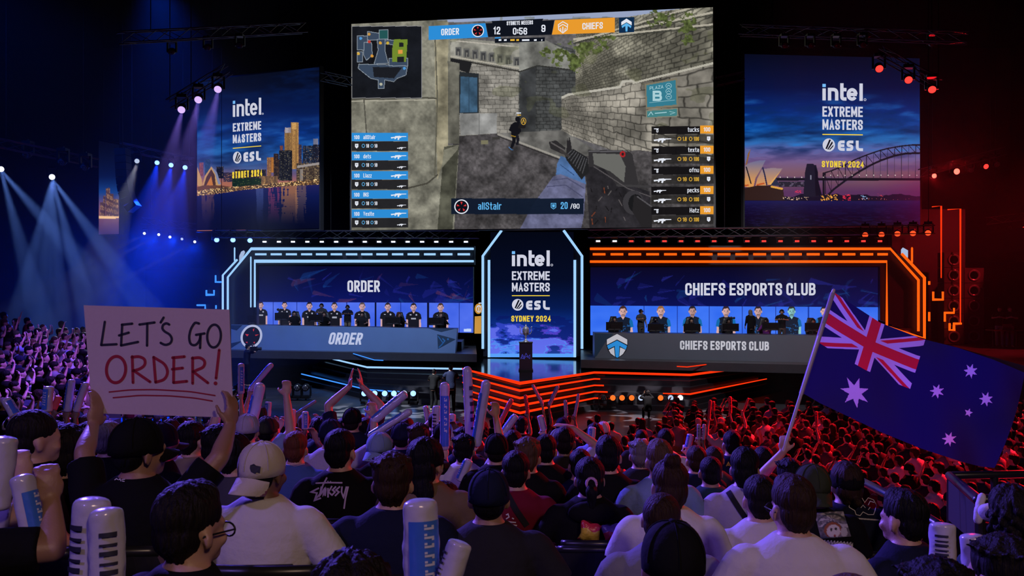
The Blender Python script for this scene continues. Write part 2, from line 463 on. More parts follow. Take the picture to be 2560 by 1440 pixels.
def canvas(name, plane, corners, nx, ny, fn, parent, lift=0.0, m=None, f=None):
    """corners TL TR BR BL in pixels; fn paints sRGB colours over the arrays X, Y of picture pixels"""
    c = [np.array(plane.at(x, y, lift)) for x, y in corners]
    u, v = np.meshgrid(np.linspace(0, 1, nx), np.linspace(0, 1, ny)); u = u.ravel()[:, None]; v = v.ravel()[:, None]
    W = (c[0]*(1-u)+c[1]*u)*(1-v)+(c[3]*(1-u)+c[2]*u)*v
    X = 1280+W[:, 0]/W[:, 1]*F; Y = 720-(W[:, 2]-CZ)/W[:, 1]*F
    if f: X, Y = f(X, Y)
    pt = Paint(X, Y); fn(pt)
    o = np.array(wl(parent)) if parent is not None else np.zeros(3)
    me = bpy.data.meshes.new(name); nf = (nx-1)*(ny-1)
    me.vertices.add(nx*ny); me.vertices.foreach_set('co', (W-o).ravel())
    i, j = np.meshgrid(np.arange(nx-1), np.arange(ny-1)); a = (j*nx+i).ravel()
    q = np.stack([a, a+nx, a+nx+1, a+1], 1).ravel()
    me.loops.add(nf*4); me.loops.foreach_set('vertex_index', q)
    me.polygons.add(nf); me.polygons.foreach_set('loop_start', np.arange(nf)*4); me.polygons.foreach_set('loop_total', np.full(nf, 4))
    at = me.attributes.new('Col', 'FLOAT_COLOR', 'POINT')
    col = np.ones((nx*ny, 4)); col[:, :3] = lin(np.clip(pt.C, 0, 255)); at.data.foreach_set('color', col.ravel())
    me.update(calc_edges=True); me.validate()
    me.materials.append(m or emit_vc('screen_picture'))
    return link(name, me, parent)
# ------------------------------------------------------------------ materials of the hall
M_BLACK = mat('black_paint', (0.012, 0.012, 0.014), 0.55, var=0.3)
M_METAL = mat('black_metal', (0.02, 0.02, 0.023), 0.38, 0.6, var=0.2)
M_ALU = mat('aluminium_truss', (0.14, 0.14, 0.16), 0.35, 0.9, var=0.1)
M_DECK = mat('gloss_stage_floor', (0.012, 0.012, 0.016), 0.10, var=0.2, scale=4, rvar=0.05)
M_PLAT = mat('grey_platform', (0.05, 0.05, 0.058), 0.35, var=0.2, scale=6)
M_STEP = mat('black_step', (0.014, 0.014, 0.018), 0.30, var=0.3, scale=5)
M_FLOOR = mat('arena_floor', (0.045, 0.045, 0.055), 0.32, var=0.35, scale=1.2, rvar=0.12, bump=0.05, bscale=9)
M_CONC = mat('dark_concrete', (0.018, 0.018, 0.022), 0.75, var=0.3, scale=6, bump=0.1, bscale=50)
M_WALL = mat('dark_hall_wall', (0.005, 0.005, 0.009), 0.8, var=0.4, scale=0.7, bump=0.1, bscale=6)
W_LET = emit('white_lettering', (206, 208, 224), 1.0)
Y_LET = emit('yellow_lettering', (240, 208, 60), 1.0)
B_DOT = emit('light_blue_mark', (120, 190, 250), 1.0)
D_LET = emit('dark_mark', (14, 16, 26), 1.0)
LED_B = emit('blue_white_led_tube', (158, 208, 255), 1.05, True)
LED_B2 = emit('blue_led_strip', (60, 140, 255), 1.3, True)
LED_O = emit('orange_led_tube', (255, 92, 14), 1.25, True)
LED_R = emit('red_led_strip', (255, 52, 12), 1.1, True)

def G(px, py, z):
    d = (CZ - z) * F / (py - 720)
    return P(px, py, d)

# ------------------------------------------------------------------ hall
def slab(name, lo, hi, m, kind='structure'):
    b = MB(); b.box(lo, hi); o = b.build(name, m); o['kind'] = kind; return o
slab('floor', (-34, -9, -0.2), (34, 60, 0), M_FLOOR)
slab('ceiling', (-34, -9, 21), (34, 60, 21.3), M_WALL)
slab('wall_back', (-34, 60, -0.2), (34, 60.4, 21.3), M_WALL)
slab('wall_left', (-34.4, -9, -0.2), (-34, 60.4, 21.3), M_WALL)
slab('wall_right', (34, -9, -0.2), (34.4, 60.4, 21.3), M_WALL)
slab('wall_rear', (-34, -9.4, -0.2), (34, -9, 21.3), M_WALL)

# ------------------------------------------------------------------ stage
stage = empty('stage', (0, 37, 0), 'black glossy stage with chevron steps edged by blue and red light strips', 'stage')
def outline(k):
    z = 1.2 - 0.2*k
    f = [(815-17*k, 893+10*k), (918, 918+14*k), (1157, 922+17*k), (1300, 958+18.5*k), (1486, 931+16*k), (1725, 937+16*k), (1856+20*k, 920+9*k)]
    return [G(x, y, z) for x, y in f]
for k in range(6):
    z = 1.2 - 0.2*k; o = outline(k)
    pts = o + [Vector((o[-1].x, 52, z)), Vector((o[0].x, 52, z))]
    b = MB(); b.prism(pts, (0, 0, -0.2)); b.build('deck' if k == 0 else 'step', M_DECK if k == 0 else M_STEP, stage)
def strip(name, pts, m, parent, r=0.028):
    b = MB(); b.pipe(pts, r, 6)
    return b.build(name, m, parent)
UPW = Vector((0, -0.03, 0.0))
def edge(k, i0, i1, t0=0.0, t1=1.0):
    o = outline(k)[i0:i1+1]; o = [p.copy() + UPW for p in o]
    o[0] = o[0].lerp(o[1], t0); o[-1] = o[-2].lerp(o[-1], t1); return o
strip('blue_light_strip', edge(0, 0, 2), LED_B, stage, 0.04)
strip('blue_light_strip', edge(4, 0, 2, 0.05, 0.35), LED_B2, stage, 0.03)
strip('red_light_strip', edge(0, 2, 6), LED_R, stage, 0.042)
for k, t1 in ((1, 0.06), (2, 0.1), (3, 0.14), (4, 0.16)):
    strip('red_light_strip', edge(k, 2, 5, 0.0 if k < 3 else 0.02, t1), LED_R, stage, 0.03)
strip('red_light_strip', edge(3, 4, 6, 0.72, 1.0), LED_R, stage, 0.022)
strip('red_light_strip', [P(1692, 916, 35.4), P(1718, 917.5, 35.3), P(1768, 911, 35.3)], LED_R, stage, 0.02)
strip('blue_light_strip', [P(883, 884, 39.0), P(936, 900, 38.6), P(958, 901, 38.5)], LED_B2, stage, 0.02)

# side platforms that carry the desks
def platform(name, fl, fr, back, label, bx):
    b = MB(); z = fl.z
    pts = [fl, fr, Vector((bx[1], back, z)), Vector((bx[0], back, z))]
    b.prism(pts, (0, 0, -0.34)); o = b.build(name, M_PLAT)
    return tag(o, label, 'platform')
PLZ, PRZ = 1.80, 1.66
platform('desk_platform', Z(556, 40.3, PLZ), Z(1192, 37.9, PLZ), 50, 'low grey platform under the blue side desk', (-14.5, -2.1))
platform('desk_platform', Z(1452, 36.7, PRZ), Z(2330, 33.0, PRZ), 50, 'low grey platform under the orange side desk', (3.9, 18.5))

# ------------------------------------------------------------------ LED screens
def screen(name, label, c, dl, dr, group=None, thick_=0.25):
    tl, tr, br, bl = c
    A, B_, C_, D = P(*tl, dl), P(*tr, dr), P(*br, dr), P(*bl, dl)
    pl = Plane(A, B_, D)
    root = empty(name, ((A+B_+C_+D)/4), label, 'screen', group)
    b = MB(); e = 0.08
    q = [pl.at(*p, -0.03) for p in c]
    ctr = sum(q, Vector()) / 4
    q = [p + (p-ctr).normalized()*e for p in q]
    b.prism(q, -pl.n*thick_); b.build('housing', M_BLACK, root)
    for t in (0.12, 0.88):
        a = q[0].lerp(q[1], t) - pl.n*thick_*0.5 + Vector((0, 0, -0.05)); b = MB(); b.tube(a, (a.x, a.y, 21.02), 0.02, None, 6); b.build('hanging_cable', M_METAL, root)
    return root, pl

def logo_intel(ink, blue, x0, x1, top, base, slope=0.0):
    """lower-case word with a square dot; stroke letters in pixels"""
    W = x1-x0; s = W*0.084; xh = (base-top)*0.73; yb = lambda x: base+(x-x0)*slope
    def st(pts): ink.stroke([(p[0], yb(p[0])-p[1]) + tuple(p[2:]) for p in pts], s)
    h = s/2
    st([(x0+h, 0), (x0+h, xh*0.95)])
    blue.poly([(x0, yb(x0)-xh*1.05), (x0+s, yb(x0+s)-xh*1.05), (x0+s, yb(x0+s)-xh*1.30), (x0, yb(x0)-xh*1.30)])
    n0, n1 = x0+W*0.135+h, x0+W*0.395-h
    st([(n0, 0), (n0, xh)]); st([(n0, xh*0.55), (n0, xh-h, xh*0.3), (n1, xh-h, xh*0.35), (n1, 0)])
    t0 = x0+W*0.44+h
    st([(t0, base-top), (t0, h, xh*0.3), (t0+W*0.115, h)]); st([(t0, xh-h), (t0+W*0.115, xh-h)])
    ec, er = x0+W*0.735, W*0.135-h
    pts = [(ec+er*math.cos(a), yb(ec)-xh/2-(xh/2-h)*math.sin(a)) for a in np.linspace(0, 2*math.pi*0.90, 26)]
    ink.stroke(pts, s); st([(ec-er, xh*0.5), (ec+er+h*0.6, xh*0.5)])
    st([(x1-h, 0), (x1-h, base-top)])
    ink.ringm(x1+W*0.055, yb(x1)-W*0.03, W*0.026, W*0.026, W*0.013, 14); ink.cut()

def logo_esl(ink, dark, cx, cy, rx, ry, x0, x1, top, base, slope=0.0):
    ink.disc(cx, cy, rx, ry, 30); ink.cut()
    for a, b_, c, d in (((-.55,.55),(-.30,.62),(.36,-.78),(.08,-.85)), ((-.25,.66),(-.08,.72),(.66,-.30),(.52,-.58)), ((0,.74),(.25,.70),(.72,.22),(.74,-.05))):
        dark.poly([(cx+p[0]*rx, cy+p[1]*ry) for p in (a, b_, c, d)])
    h = base-top; w = (x1-x0); s = h*0.27; gw = w*0.27
    f = lambda x, y: (x, base-y+(x-x0)*slope)
    def st(pts): ink.stroke([f(p[0], p[1]) + tuple(p[2:]) for p in pts], s)
    m = s/2; a = x0; r = h*0.3
    st([(a+gw, h-m), (a+m, h-m, r), (a+m, m, r), (a+gw, m)]); st([(a+m, h/2), (a+gw*0.95, h/2)])
    a = x0+w*0.345
    st([(a+gw, h-m), (a+m, h-m, r), (a+m, h/2, r*0.6), (a+gw-m, h/2, r*0.6), (a+gw-m, m, r), (a, m)])
    a = x0+w*0.715
    st([(a+m, h), (a+m, m, r), (x1, m)]); ink.cut()

def logo_block(root, pl, g, slope):
    """the four-line event mark: g holds the pixel extents of its lines"""
    ink = Ink(pl, 0.015); yel = Ink(pl, 0.015); blu = Ink(pl, 0.016); drk = Ink(pl, 0.022)
    x0, x1 = g['x']
    logo_intel(ink, blu, x0, x1, *g['intel'], slope)
    H = g['ext'][1]-g['ext'][0]
    ink.text('EXTREME', x0, x1, g['ext'][1], H, H*0.175, H*0.085, 0, slope)
    ink.text('MASTERS', x0, x1, g['mas'][1], H, H*0.175, H*0.085, 0, slope)
    yel.stroke([(x0, g['line']), (x1, g['line']+(x1-x0)*slope)], H*0.10); yel.cut()
    logo_esl(ink, drk, *g['esl'], slope)
    hs = g['syd'][1]-g['syd'][0]
    yel.text('SYDNEY 2024', x0-1.5, x1+2.5, g['syd'][1], hs, hs*0.19, hs*0.13, 0, slope)
    ink.build('lettering', W_LET, root); yel.build('yellow_lettering', Y_LET, root); blu.build('dot', B_DOT, root); drk.build('emblem_stripes', D_LET, root)

# ---- big centre screen with the game picture
GZ = lambda X, Y: ((X-860)*2.4, Y*2.4)
IGZ = lambda x, y: (x/2.4+860, y/2.4)
def brick(u, v, bw, bh, seed, t=0.07):
    wv = (fbm(u/bw*1.3+9, v/bh*1.3+4, seed+11, 3)-.47)*.55; v = v+wv*bh; u = u+wv*bw*.6; row = np.floor(v/bh); uu = u/bw + 0.5*(row % 2) + 0.35*vn(row*3.7, row*0+1.5, seed)
    fu = uu-np.floor(uu); fv = v/bh-row
    jit = 0.5+0.5*vn(np.floor(uu)*7.3+0.5, row*5.1+0.5, seed+3)
    edge_ = np.minimum(np.minimum(fu, 1-fu)*bw/bh, np.minimum(fv, 1-fv))
    return 0.42+0.70*jit, np.clip(edge_/(t*1.6), 0, 1)**.7

def paint_game(p):
    X, Y = p.X, p.Y
    n1 = fbm(X/60, Y/60, 1, 5); n2 = fbm(X/14, Y/14, 9, 3); n3 = fbm(X/160, Y/110, 21, 3)
    g = lambda c, k: np.clip(np.asarray(c, float)[None, :]*k[:, None], 0, 255)
    p.C[:] = g((88, 86, 88), 0.55+0.55*n1+0.5*n2)
    sky = Y < 120-0.03*(X-1100)
    p.put(sky, (150, 162, 192))
    # far temple wall on the left with a frieze
    s, e = brick(X, Y, 46, 25, 5)
    wall = g((150, 146, 138), (0.35+0.55*s)*(0.45+0.55*e)*(0.65+0.75*n1))
    p.poly([(640, 240), (1060, 275), (1060, 820), (690, 820)], wall)
    p.poly([(640, 225), (1060, 262), (1050, 415), (640, 350)], g((150, 148, 138), 0.45+0.9*n1))
    for i in range(8):
        x = 668+i*50; y = 282+i*8.5
        p.rect(x, y, x+36, y+52, (98, 98, 96)); p.rect(x+7, y+10, x+29, y+52, (62, 62, 64)); p.rect(x+14, y+26, x+22, y+52, (120, 118, 112))
    p.line([(640, 352), (1055, 428)], 10, (62, 60, 56)); p.line([(640, 338), (1055, 410)], 8, (176, 170, 156))
    p.line([(640, 242), (1055, 282)], 7, (182, 176, 164))
    p.poly([(690, 430), (808, 442), (808, 680), (690, 690)], (40, 44, 48))
    p.poly([(698, 458), (800, 466), (800, 672), (698, 676)], g((62, 92, 118), 0.55+0.9*n1))
    p.line([(750, 462), (750, 674)], 3, (40, 58, 76))
    p.poly([(640, 350), (770, 372), (750, 440), (640, 400)], (32, 32, 34))
    # dark tower in the middle
    s, e = brick(X, Y, 40, 22, 8, 0.1)
    p.poly([(1050, 260), (1180, 240), (1400, 300), (1400, 800), (1050, 800)], g((96, 98, 98), (0.25+0.6*s)*(0.5+0.5*e)*(0.5+0.9*n1)))
    p.poly([(1050, 255), (1180, 225), (1390, 330), (1400, 420), (1160, 392), (1050, 430)], g((140, 140, 134), 0.4+0.9*n1))
    p.line([(1050, 432), (1160, 394), (1400, 424)], 8, (50, 50, 48)); p.poly([(1060, 435), (1150, 400), (1150, 790), (1050, 800)], g((70, 72, 74), 0.5+0.7*n1))
    p.poly([(1050, 120), (1180, 180), (1400, 210), (1400, 130)], g((148, 150, 152), 0.5+0.7*n1))
    # right wall in perspective
    dx = np.maximum(X-1000, 40); v = (Y-640)/dx; u = 1400/dx
    s, e = brick(u*6, v*10, 0.52, 0.30, 31, 0.12)
    sun = np.clip((fbm(X/190+3, Y/150, 77, 3)-0.40)*5, 0, 1)
    up = g((150, 146, 130), (0.30+0.60*s)*(0.45+0.55*e)*(0.52+0.5*n1+0.55*sun))
    p.poly([(1390, 150), (2220, 20), (2220, 900), (1390, 800)], up)
    for k, wd in ((0.12, 12), (0.27, 10), (-0.02, 8)):
        p.line([(1380, 250-k*60), (2220, 150-480*(0.28-k))], wd, (178, 172, 156)); p.line([(1380, 262-k*60), (2220, 164-480*(0.28-k))], 6, (60, 60, 54))
    s, e = brick(u*6, v*10, 0.95, 0.62, 41, 0.07)
    big = g((164, 158, 146), (0.40+0.50*s)*(0.35+0.65*e)*(0.55+0.55*n1+0.35*sun))
    p.poly([(1735, 505), (2220, 385), (2220, 960), (1735, 940)], big)
    p.poly([(1306, 590), (1345, 565), (1655, 520), (1672, 488), (1738, 480), (1748, 920), (1660, 920), (1306, 795)], big)
    p.line([(1310, 585), (1345, 568), (1655, 522), (1672, 490), (1736, 484)], 14, (184, 180, 168)); p.line([(1736, 498), (2220, 378)], 13, (180, 176, 162))
    veg = fbm(X/26, Y/22, 55, 4)
    hang = np.zeros(X.shape)
    for cx, cy, rx, ry in ((1300, 330, 110, 70), (1450, 280, 130, 60), (1400, 360, 60, 80), (1560, 250, 90, 50), (2060, 170, 60, 120), (1900, 110, 90, 70), (1230, 320, 60, 50)):
        hang = np.maximum(hang, 1-((X-cx)/rx)**2-((Y-cy)/ry)**2)
    m = (veg+0.35*hang > 0.68) & (hang > 0); p.put(m, g((92, 104, 58), 0.4+1.1*n2))
    moss = (n3 > 0.60) & (Y > 100) & (Y < 900) & (X > 560); p.put(moss, g((104, 106, 76), 0.4+0.9*n1), 0.35)
    # ground and kerb
    gm = inpoly(X, Y, [(660, 818), (930, 800), (1306, 930), (1560, 930), (1760, 900), (2220, 950), (2220, 1380), (600, 1380)])
    p.put(gm, g((92, 88, 90), (0.35+0.9*n1)*(0.7+0.6*n2)))
    p.poly([(920, 800), (1306, 780), (1560, 930), (1306, 945)], g((128, 126, 122), 0.4+0.8*n1)); p.line([(925, 806), (1306, 950)], 12, (150, 146, 138)); p.line([(925, 818), (1306, 964)], 6, (50, 48, 48))
    p.poly([(694, 680), (918, 680), (918, 800), (700, 812)], g((166, 166, 164), 0.55+0.6*n1)); p.line([(812, 682), (812, 806)], 3, (90, 90, 90))
    p.rect(822, 842, 866, 866, (120, 116, 92)); p.rect(890, 822, 934, 836, (60, 58, 56))
    # great blocks on the left
    L = g((138, 136, 122), 0.42+0.75*n1+0.25*n2)
    p.poly([(30, 120), (620, 120), (640, 250), (625, 870), (690, 870), (660, 1385), (30, 1385)], L)
    p.poly([(540, 130), (625, 130), (625, 870), (560, 1080)], g((176, 168, 140), 0.45+0.75*n1))
    p.poly([(622, 365), (692, 380), (690, 865), (625, 860)], g((128, 126, 114), 0.4+0.8*n1))
    p.poly([(600, 880), (690, 870), (650, 1385), (560, 1385), (590, 1000)], g((100, 100, 86), 0.35+0.8*n1)); p.poly([(585, 1010), (600, 900), (690, 868), (680, 900)], g((150, 148, 130), 0.5+0.7*n1))
    p.line([(30, 596), (480, 586), (555, 590)], 9, (78, 76, 66)); p.line([(30, 608), (545, 598)], 6, (170, 166, 150)); p.line([(120, 600), (135, 800)], 8, (84, 82, 74))
    p.line([(380, 1130), (500, 1100), (560, 1050)], 10, (70, 68, 60)); p.line([(545, 180), (560, 590), (545, 1060)], 8, (92, 90, 78))
    # wall sign
    p.poly([(1805, 503), (1998, 468), (2005, 640), (1812, 655)], (126, 118, 98)); p.poly([(1813, 512), (1990, 480), (1996, 628), (1820, 644)], (52, 122, 142))
    p.poly([(1812, 660), (2004, 646), (2004, 700), (1812, 712)], (130, 128, 112)); p.poly([(1818, 667), (1998, 653), (1998, 694), (1818, 704)], (66, 128, 132))
    # figure in the distance
    K = (20, 20, 26)
    p.ell(1042, 715, 15, 17, K); p.poly([(1015, 735), (1055, 728), (1062, 790), (1040, 815), (1003, 812), (1000, 770)], K); p.poly([(1003, 745), (1018, 740), (1004, 790), (988, 782)], K)
    p.poly([(1050, 745), (1092, 752), (1088, 768), (1045, 770)], (30, 28, 30)); p.poly([(1005, 805), (1035, 808), (1030, 850), (1012, 890), (996, 888), (1010, 845)], K); p.poly([(1030, 805), (1050, 815), (1052, 840), (1045, 870), (1030, 870), (1035, 845)], (26, 26, 34))
    p.line([(988, 880), (1004, 898), (1014, 898)], 4, (70, 120, 180)); p.line([(1004, 814), (1028, 820)], 6, (150, 120, 40))
    # sleeve, glove and rifle
    sl = g((104, 106, 138), 0.55+0.6*n1+0.2*n2)
    p.poly([(1050, 1385), (1135, 1225), (1255, 1060), (1300, 1040), (1450, 1105), (1440, 1290), (1420, 1385)], sl)
    for q in ([(1250, 1080), (1340, 1070), (1440, 1130)], [(1220, 1120), (1330, 1110), (1430, 1180)], [(1150, 1240), (1280, 1230), (1400, 1290)]): p.line(q, 7, (66, 68, 96), 0.7)
    p.poly([(1272, 1050), (1278, 985), (1300, 935), (1340, 950), (1440, 1035), (1452, 1105), (1300, 1045)], g((78, 112, 162), 0.65+0.6*n1)); p.line([(1300, 990), (1380, 1050)], 5, (50, 76, 120))
    D = g((40, 38, 42), 0.55+0.8*n1+0.3*n2); H = (96, 94, 98)
    p.poly([(1440, 985), (1560, 1000), (1680, 1100), (1835, 1150), (1845, 1385), (1475, 1385), (1455, 1100)], D)
    p.poly([(1322, 925), (1375, 893), (1462, 945), (1470, 1030), (1425, 1078), (1335, 960)], (34, 34, 36))
    for i in range(8): p.line([(1332+i*14, 935+i*15), (1372+i*12, 898+i*8)], 4, (88, 88, 92))
    p.poly([(1228, 852), (1272, 842), (1330, 888), (1310, 925), (1240, 892)], (44, 42, 44)); p.line([(1244, 856), (1322, 902)], 8, (92, 88, 88)); p.line([(1300, 905), (1345, 935)], 16, (58, 54, 54))
    p.poly([(1333, 925), (1340, 820), (1346, 850), (1352, 818), (1360, 850), (1368, 900)], (40, 38, 40))
    p.poly([(1465, 900), (1700, 902), (1730, 925), (1768, 1108), (1640, 1118), (1560, 1010), (1468, 1000)], (50, 48, 50)); p.poly([(1492, 920), (1655, 925), (1690, 1000), (1680, 1095), (1600, 1030), (1500, 985)], (104, 104, 100))
    p.line([(1468, 908), (1698, 908)], 6, H); p.line([(1640, 1112), (1840, 1120)], 14, (60, 58, 60)); p.line([(1500, 1000), (1700, 1130), (1840, 1180)], 6, (84, 80, 82))
    p.ell(1735, 1215, 62, 72, (58, 56, 60)); p.ell(1750, 1220, 44, 54, (26, 26, 28)); p.poly([(1740, 1170), (1848, 1240), (1848, 1385), (1800, 1385), (1730, 1270)], (38, 36, 38)); p.line([(1760, 1180), (1846, 1240)], 8, (84, 82, 86))
    p.ell(1672, 925, 17, 19, (170, 36, 40)); p.ell(1672, 925, 8, 10, (40, 30, 32))
    for i in range(16):
        a = RND.uniform(1480, 1680); b_ = RND.uniform(1110, 1340); p.line([(a, b_), (a+RND.uniform(-20, 20), b_+RND.uniform(10, 40))], 5, RND.choice([(98, 92, 92), (120, 62, 40), (22, 20, 22)]))
    # map panel
    p.rect(48, 158, 466, 588, g((24, 26, 32), 0.7+0.6*n1)); C = (58, 72, 92)
    for q in ([(80,215),(142,215),(142,300),(80,300)], [(142,188),(212,200),(212,240),(142,240)], [(212,180),(265,178),(265,235),(212,235)], [(198,235),(245,235),(245,300),(265,380),(180,385),(205,300)], [(120,255),(165,255),(170,330),(135,362),(118,330)],
              [(78,310),(112,310),(112,372),(78,372)], [(90,385),(382,390),(372,450),(320,470),(300,490),(245,480),(240,530),(205,530),(205,480),(160,470),(85,410)], [(245,240),(300,240),(300,270),(245,262)], [(270,350),(382,350),(382,395),(270,395)]):
        p.poly(q, C); p.line(q+[q[0]], 3, (150, 160, 170))
    p.poly([(300, 236), (382, 236), (372, 372), (290, 372), (290, 290)], (112, 136, 46)); p.rect(326, 300, 352, 322, (220, 150, 70)); p.rect(330, 256, 356, 282, (30, 32, 36)); p.rect(320, 340, 360, 372, (30, 32, 36)); p.rect(212, 182, 262, 232, (36, 84, 84))
    p.poly([(172, 402), (350, 404), (300, 470), (180, 462)], (28, 30, 36))
    for cx, cy, cc in ((152, 250, (190, 60, 50)), (100, 230, (80, 150, 210)), (218, 258, (210, 160, 60)), (262, 258, (200, 170, 60)), (362, 410, (80, 150, 210)), (86, 322, (210, 170, 70)), (168, 336, (210, 150, 60)), (222, 505, (180, 180, 160)), (150, 205, (200, 150, 70))): p.ell(cx, cy, 9, 9, cc)
    p.line([(48, 158), (466, 156), (466, 588), (48, 588), (48, 158)], 3, (140, 140, 144))
    # name rows
    for i in range(5):
        y = 800+i*115
        p.rect(46, y+48, 384, y+106, (30, 30, 34), 0.92)
        y = 757+i*121
        p.rect(1845, y, 2137, y+48, (20, 18, 20), 0.95); p.rect(1845, y+50, 2217, y+104, (34, 32, 30), 0.6)
    p.rect(642, 1190, 1438, 1285, (16, 26, 44), 0.95)

MAIN = ((878.5, 60), (1782, 18), (1785.5, 567), (878.5, 575.5))
scr, pl = screen('main_screen', 'largest hanging screen above the stage showing a stone courtyard game', MAIN, 38.5, 36.1, thick_=0.45)
canvas('game_picture', pl, MAIN, 700, 426, paint_game, scr, f=GZ)
def hud():
    K = lambda: Ink(pl, 0.012, IGZ, True); K2 = lambda: Ink(pl, 0.024, IGZ, True)
    blue, org, drk, navy = K(), K(), K(), K(); wh, cy, rd, yl, dk2 = K2(), K2(), K2(), K2(), K2(); disc = Ink(pl, 0.018, IGZ, True)
    blue.poly([(508, 157), (848, 139), (864, 223), (508, 240)])
    drk.poly([(850, 140), (1263, 121), (1246, 208), (866, 222)]); drk.poly([(886, 126), (1196, 112), (1190, 125), (890, 139)]); drk.poly([(905, 232), (1205, 224), (1205, 248), (905, 258)])
    org.poly([(1266, 121), (1625, 105), (1625, 194), (1247, 208)]); navy.poly([(1650, 106), (1741, 102), (1741, 192), (1650, 197)])
    wh.text('ORDER', 583, 690, 213, 40, 6.5, 3.5, 0, -0.05); wh.text('CHIEFS', 1430, 1553, 178, 40, 6.5, 3.5, 0, -0.05)
    wh.text('12', 897, 938, 206, 46, 7.5, 4); wh.text('9', 1184, 1209, 192, 44, 7.5); wh.text('0:56', 1013, 1099, 208, 42, 7, 4)
    wh.text('SYDNEYE MEEERS', 976, 1134, 152, 24, 4, 2.2, 0, -0.04)
    for x0, x1 in ((928, 944), (960, 976), (1068, 1112), (1140, 1156), (1184, 1190)): wh.poly([(x0, 236), (x1, 235), (x1, 245), (x0, 246)])
    for x0, x1 in ((998, 1024), (1034, 1050)): yl.poly([(x0, 235), (x1, 234), (x1, 245), (x0, 246)])
    blue.poly([(905, 224), (940, 222), (940, 230), (905, 232)])
    for cx, cyy, R in ((803, 185, 34), (705, 1240, 40)):
        disc.disc(cx, cyy, R, R*1.0); wh.ringm(cx, cyy, R, R, R*0.16); wh.cut()
        for i in range(5):
            a = -math.pi/2+i*2*math.pi/5; c, s_ = math.cos(a), math.sin(a); r0, r1, w = R*0.72, R*0.28, R*0.16
            rd.poly([(cx+c*r0-s_*w, cyy+s_*r0+c*w), (cx+c*r0+s_*w, cyy+s_*r0-c*w), (cx+c*r1, cyy+s_*r1)])
    def shield(cx, cyy, k, a, b_):
        a.poly([(cx, cyy-42*k), (cx+34*k, cyy-20*k), (cx+34*k, cyy+2*k), (cx, cyy-18*k), (cx-34*k, cyy+2*k), (cx-34*k, cyy-20*k)])
        b_.poly([(cx, cyy-14*k), (cx+32*k, cyy+6*k), (cx+28*k, cyy+20*k), (cx+8*k, cyy+6*k), (cx+6*k, cyy+42*k), (cx-6*k, cyy+42*k), (cx-8*k, cyy+6*k), (cx-28*k, cyy+20*k), (cx-32*k, cyy+6*k)])
    shield(1695, 150, 0.92, wh, cy)
    wh.stroke([(1313, 130), (1342, 146), (1338, 178), (1313, 198), (1288, 178), (1286, 148)], 5, True); wh.stroke([(1290, 160), (1313, 146), (1338, 160)], 5); wh.stroke([(1313, 160), (1313, 192)], 6); wh.stroke([(1298, 168), (1302, 186)], 5); wh.stroke([(1328, 168), (1324, 186)], 5)
    names = ('aliStair', 'dets', 'Liazz', 'INS', 'Vexite'); wd = (72, 46, 50, 32, 64)
    def gun(k, x, y, s, fl=1):
        q = [(0, 4), (24, 2), (24, -2), (52, -4), (52, -2), (88, -2), (88, 2), (60, 3), (58, 8), (50, 8), (46, 20), (38, 18), (40, 8), (32, 8), (26, 16), (20, 14), (22, 8), (2, 12)]
        k.poly([(x+a*s*fl, y+b_*s) for a, b_ in q])
    for i, nm in enumerate(names):
        y = 797+i*115
        blue.rect(46, y, 384, y+50)
        wh.text('100', 60, 93, y+38, 23, 3.8, 2.2); wh.text(nm, 116, 116+wd[i], y+38, 25, 3.4, 2.6)
        gun(wh, 281, y+22, 1.05)
        y += 78
        wh.poly([(66, y-12), (86, y-12), (86, y+6), (76, y+16), (66, y+6)]); dk2.rect(72, y-6, 81, y+2)
        cy.ringm(116, y, 8, 10, 3, 14); wh.text('18', 132, 150, y+11, 22, 3.4, 2); cy.ringm(168, y, 7, 9, 3, 14); wh.text('18', 182, 200, y+11, 22, 3.4, 2)
        gun(wh, 318, y+10, 0.62)
    rn = ('tucks', 'texta', 'ofnu', 'pecks', 'Hatz'); rw = (68, 66, 58, 70, 56)
    for i, nm in enumerate(rn):
        y = 757+i*121
        org.rect(2137, y-4, 2217, y+44)
        wh.text('100', 2158, 2198, y+32, 25, 4.2, 2.5); wh.text(nm, 2130-rw[i], 2130, y+34, 27, 3.7, 2.8)
        if i == 3: gun(wh, 1858, y+22, 0.85)
        else: wh.stroke([(1860, y+16), (1888, y+16)], 5); wh.text('0' if i < 2 else '9', 1874, 1886, y+38, 20, 4)
        y += 76
        gun(wh, 1858, y, 1.2); yl.ringm(2012, y, 10, 10, 3.5, 14); yl.text('18' if i else '1.8', 2032, 2056, y+12, 24, 3.6, 2); yl.ringm(2080, y, 8, 11, 3.5, 14); yl.text('106', 2098, 2130, y+12, 24, 3.6, 2)
        wh.poly([(2178, y-14), (2198, y-14), (2198, y+6), (2188, y+14), (2178, y+6)]); dk2.rect(2183, y-8, 2193, y+1)
    cy.text('aliStair', 804, 945, 1258, 44, 6, 4.5); cy.text('20', 1300, 1342, 1254, 42, 6.5, 4); wh.text('/80', 1358, 1413, 1252, 30, 4.6, 3)
    cy.stroke([(1243, 1220), (1271, 1220), (1271, 1244), (1257, 1254), (1243, 1244)], 4, True); cy.poly([(1249, 1226), (1265, 1226), (1265, 1240), (1257, 1246), (1249, 1240)])
    yl.ringm(1077, 728, 14, 20, 3, 20); yl.stroke([(1070, 738), (1077, 716), (1084, 740)], 4); yl.rect(1040, 688, 1062, 693); wh.rect(1034, 675, 1062, 681)
    lt = K2(); sl = -0.18
    lt.text('PLAZA', 1834, 1916, 540, 20, 2.8, 2.6, 0, -0.13); lt.text('B', 1852, 1908, 606, 62, 14)
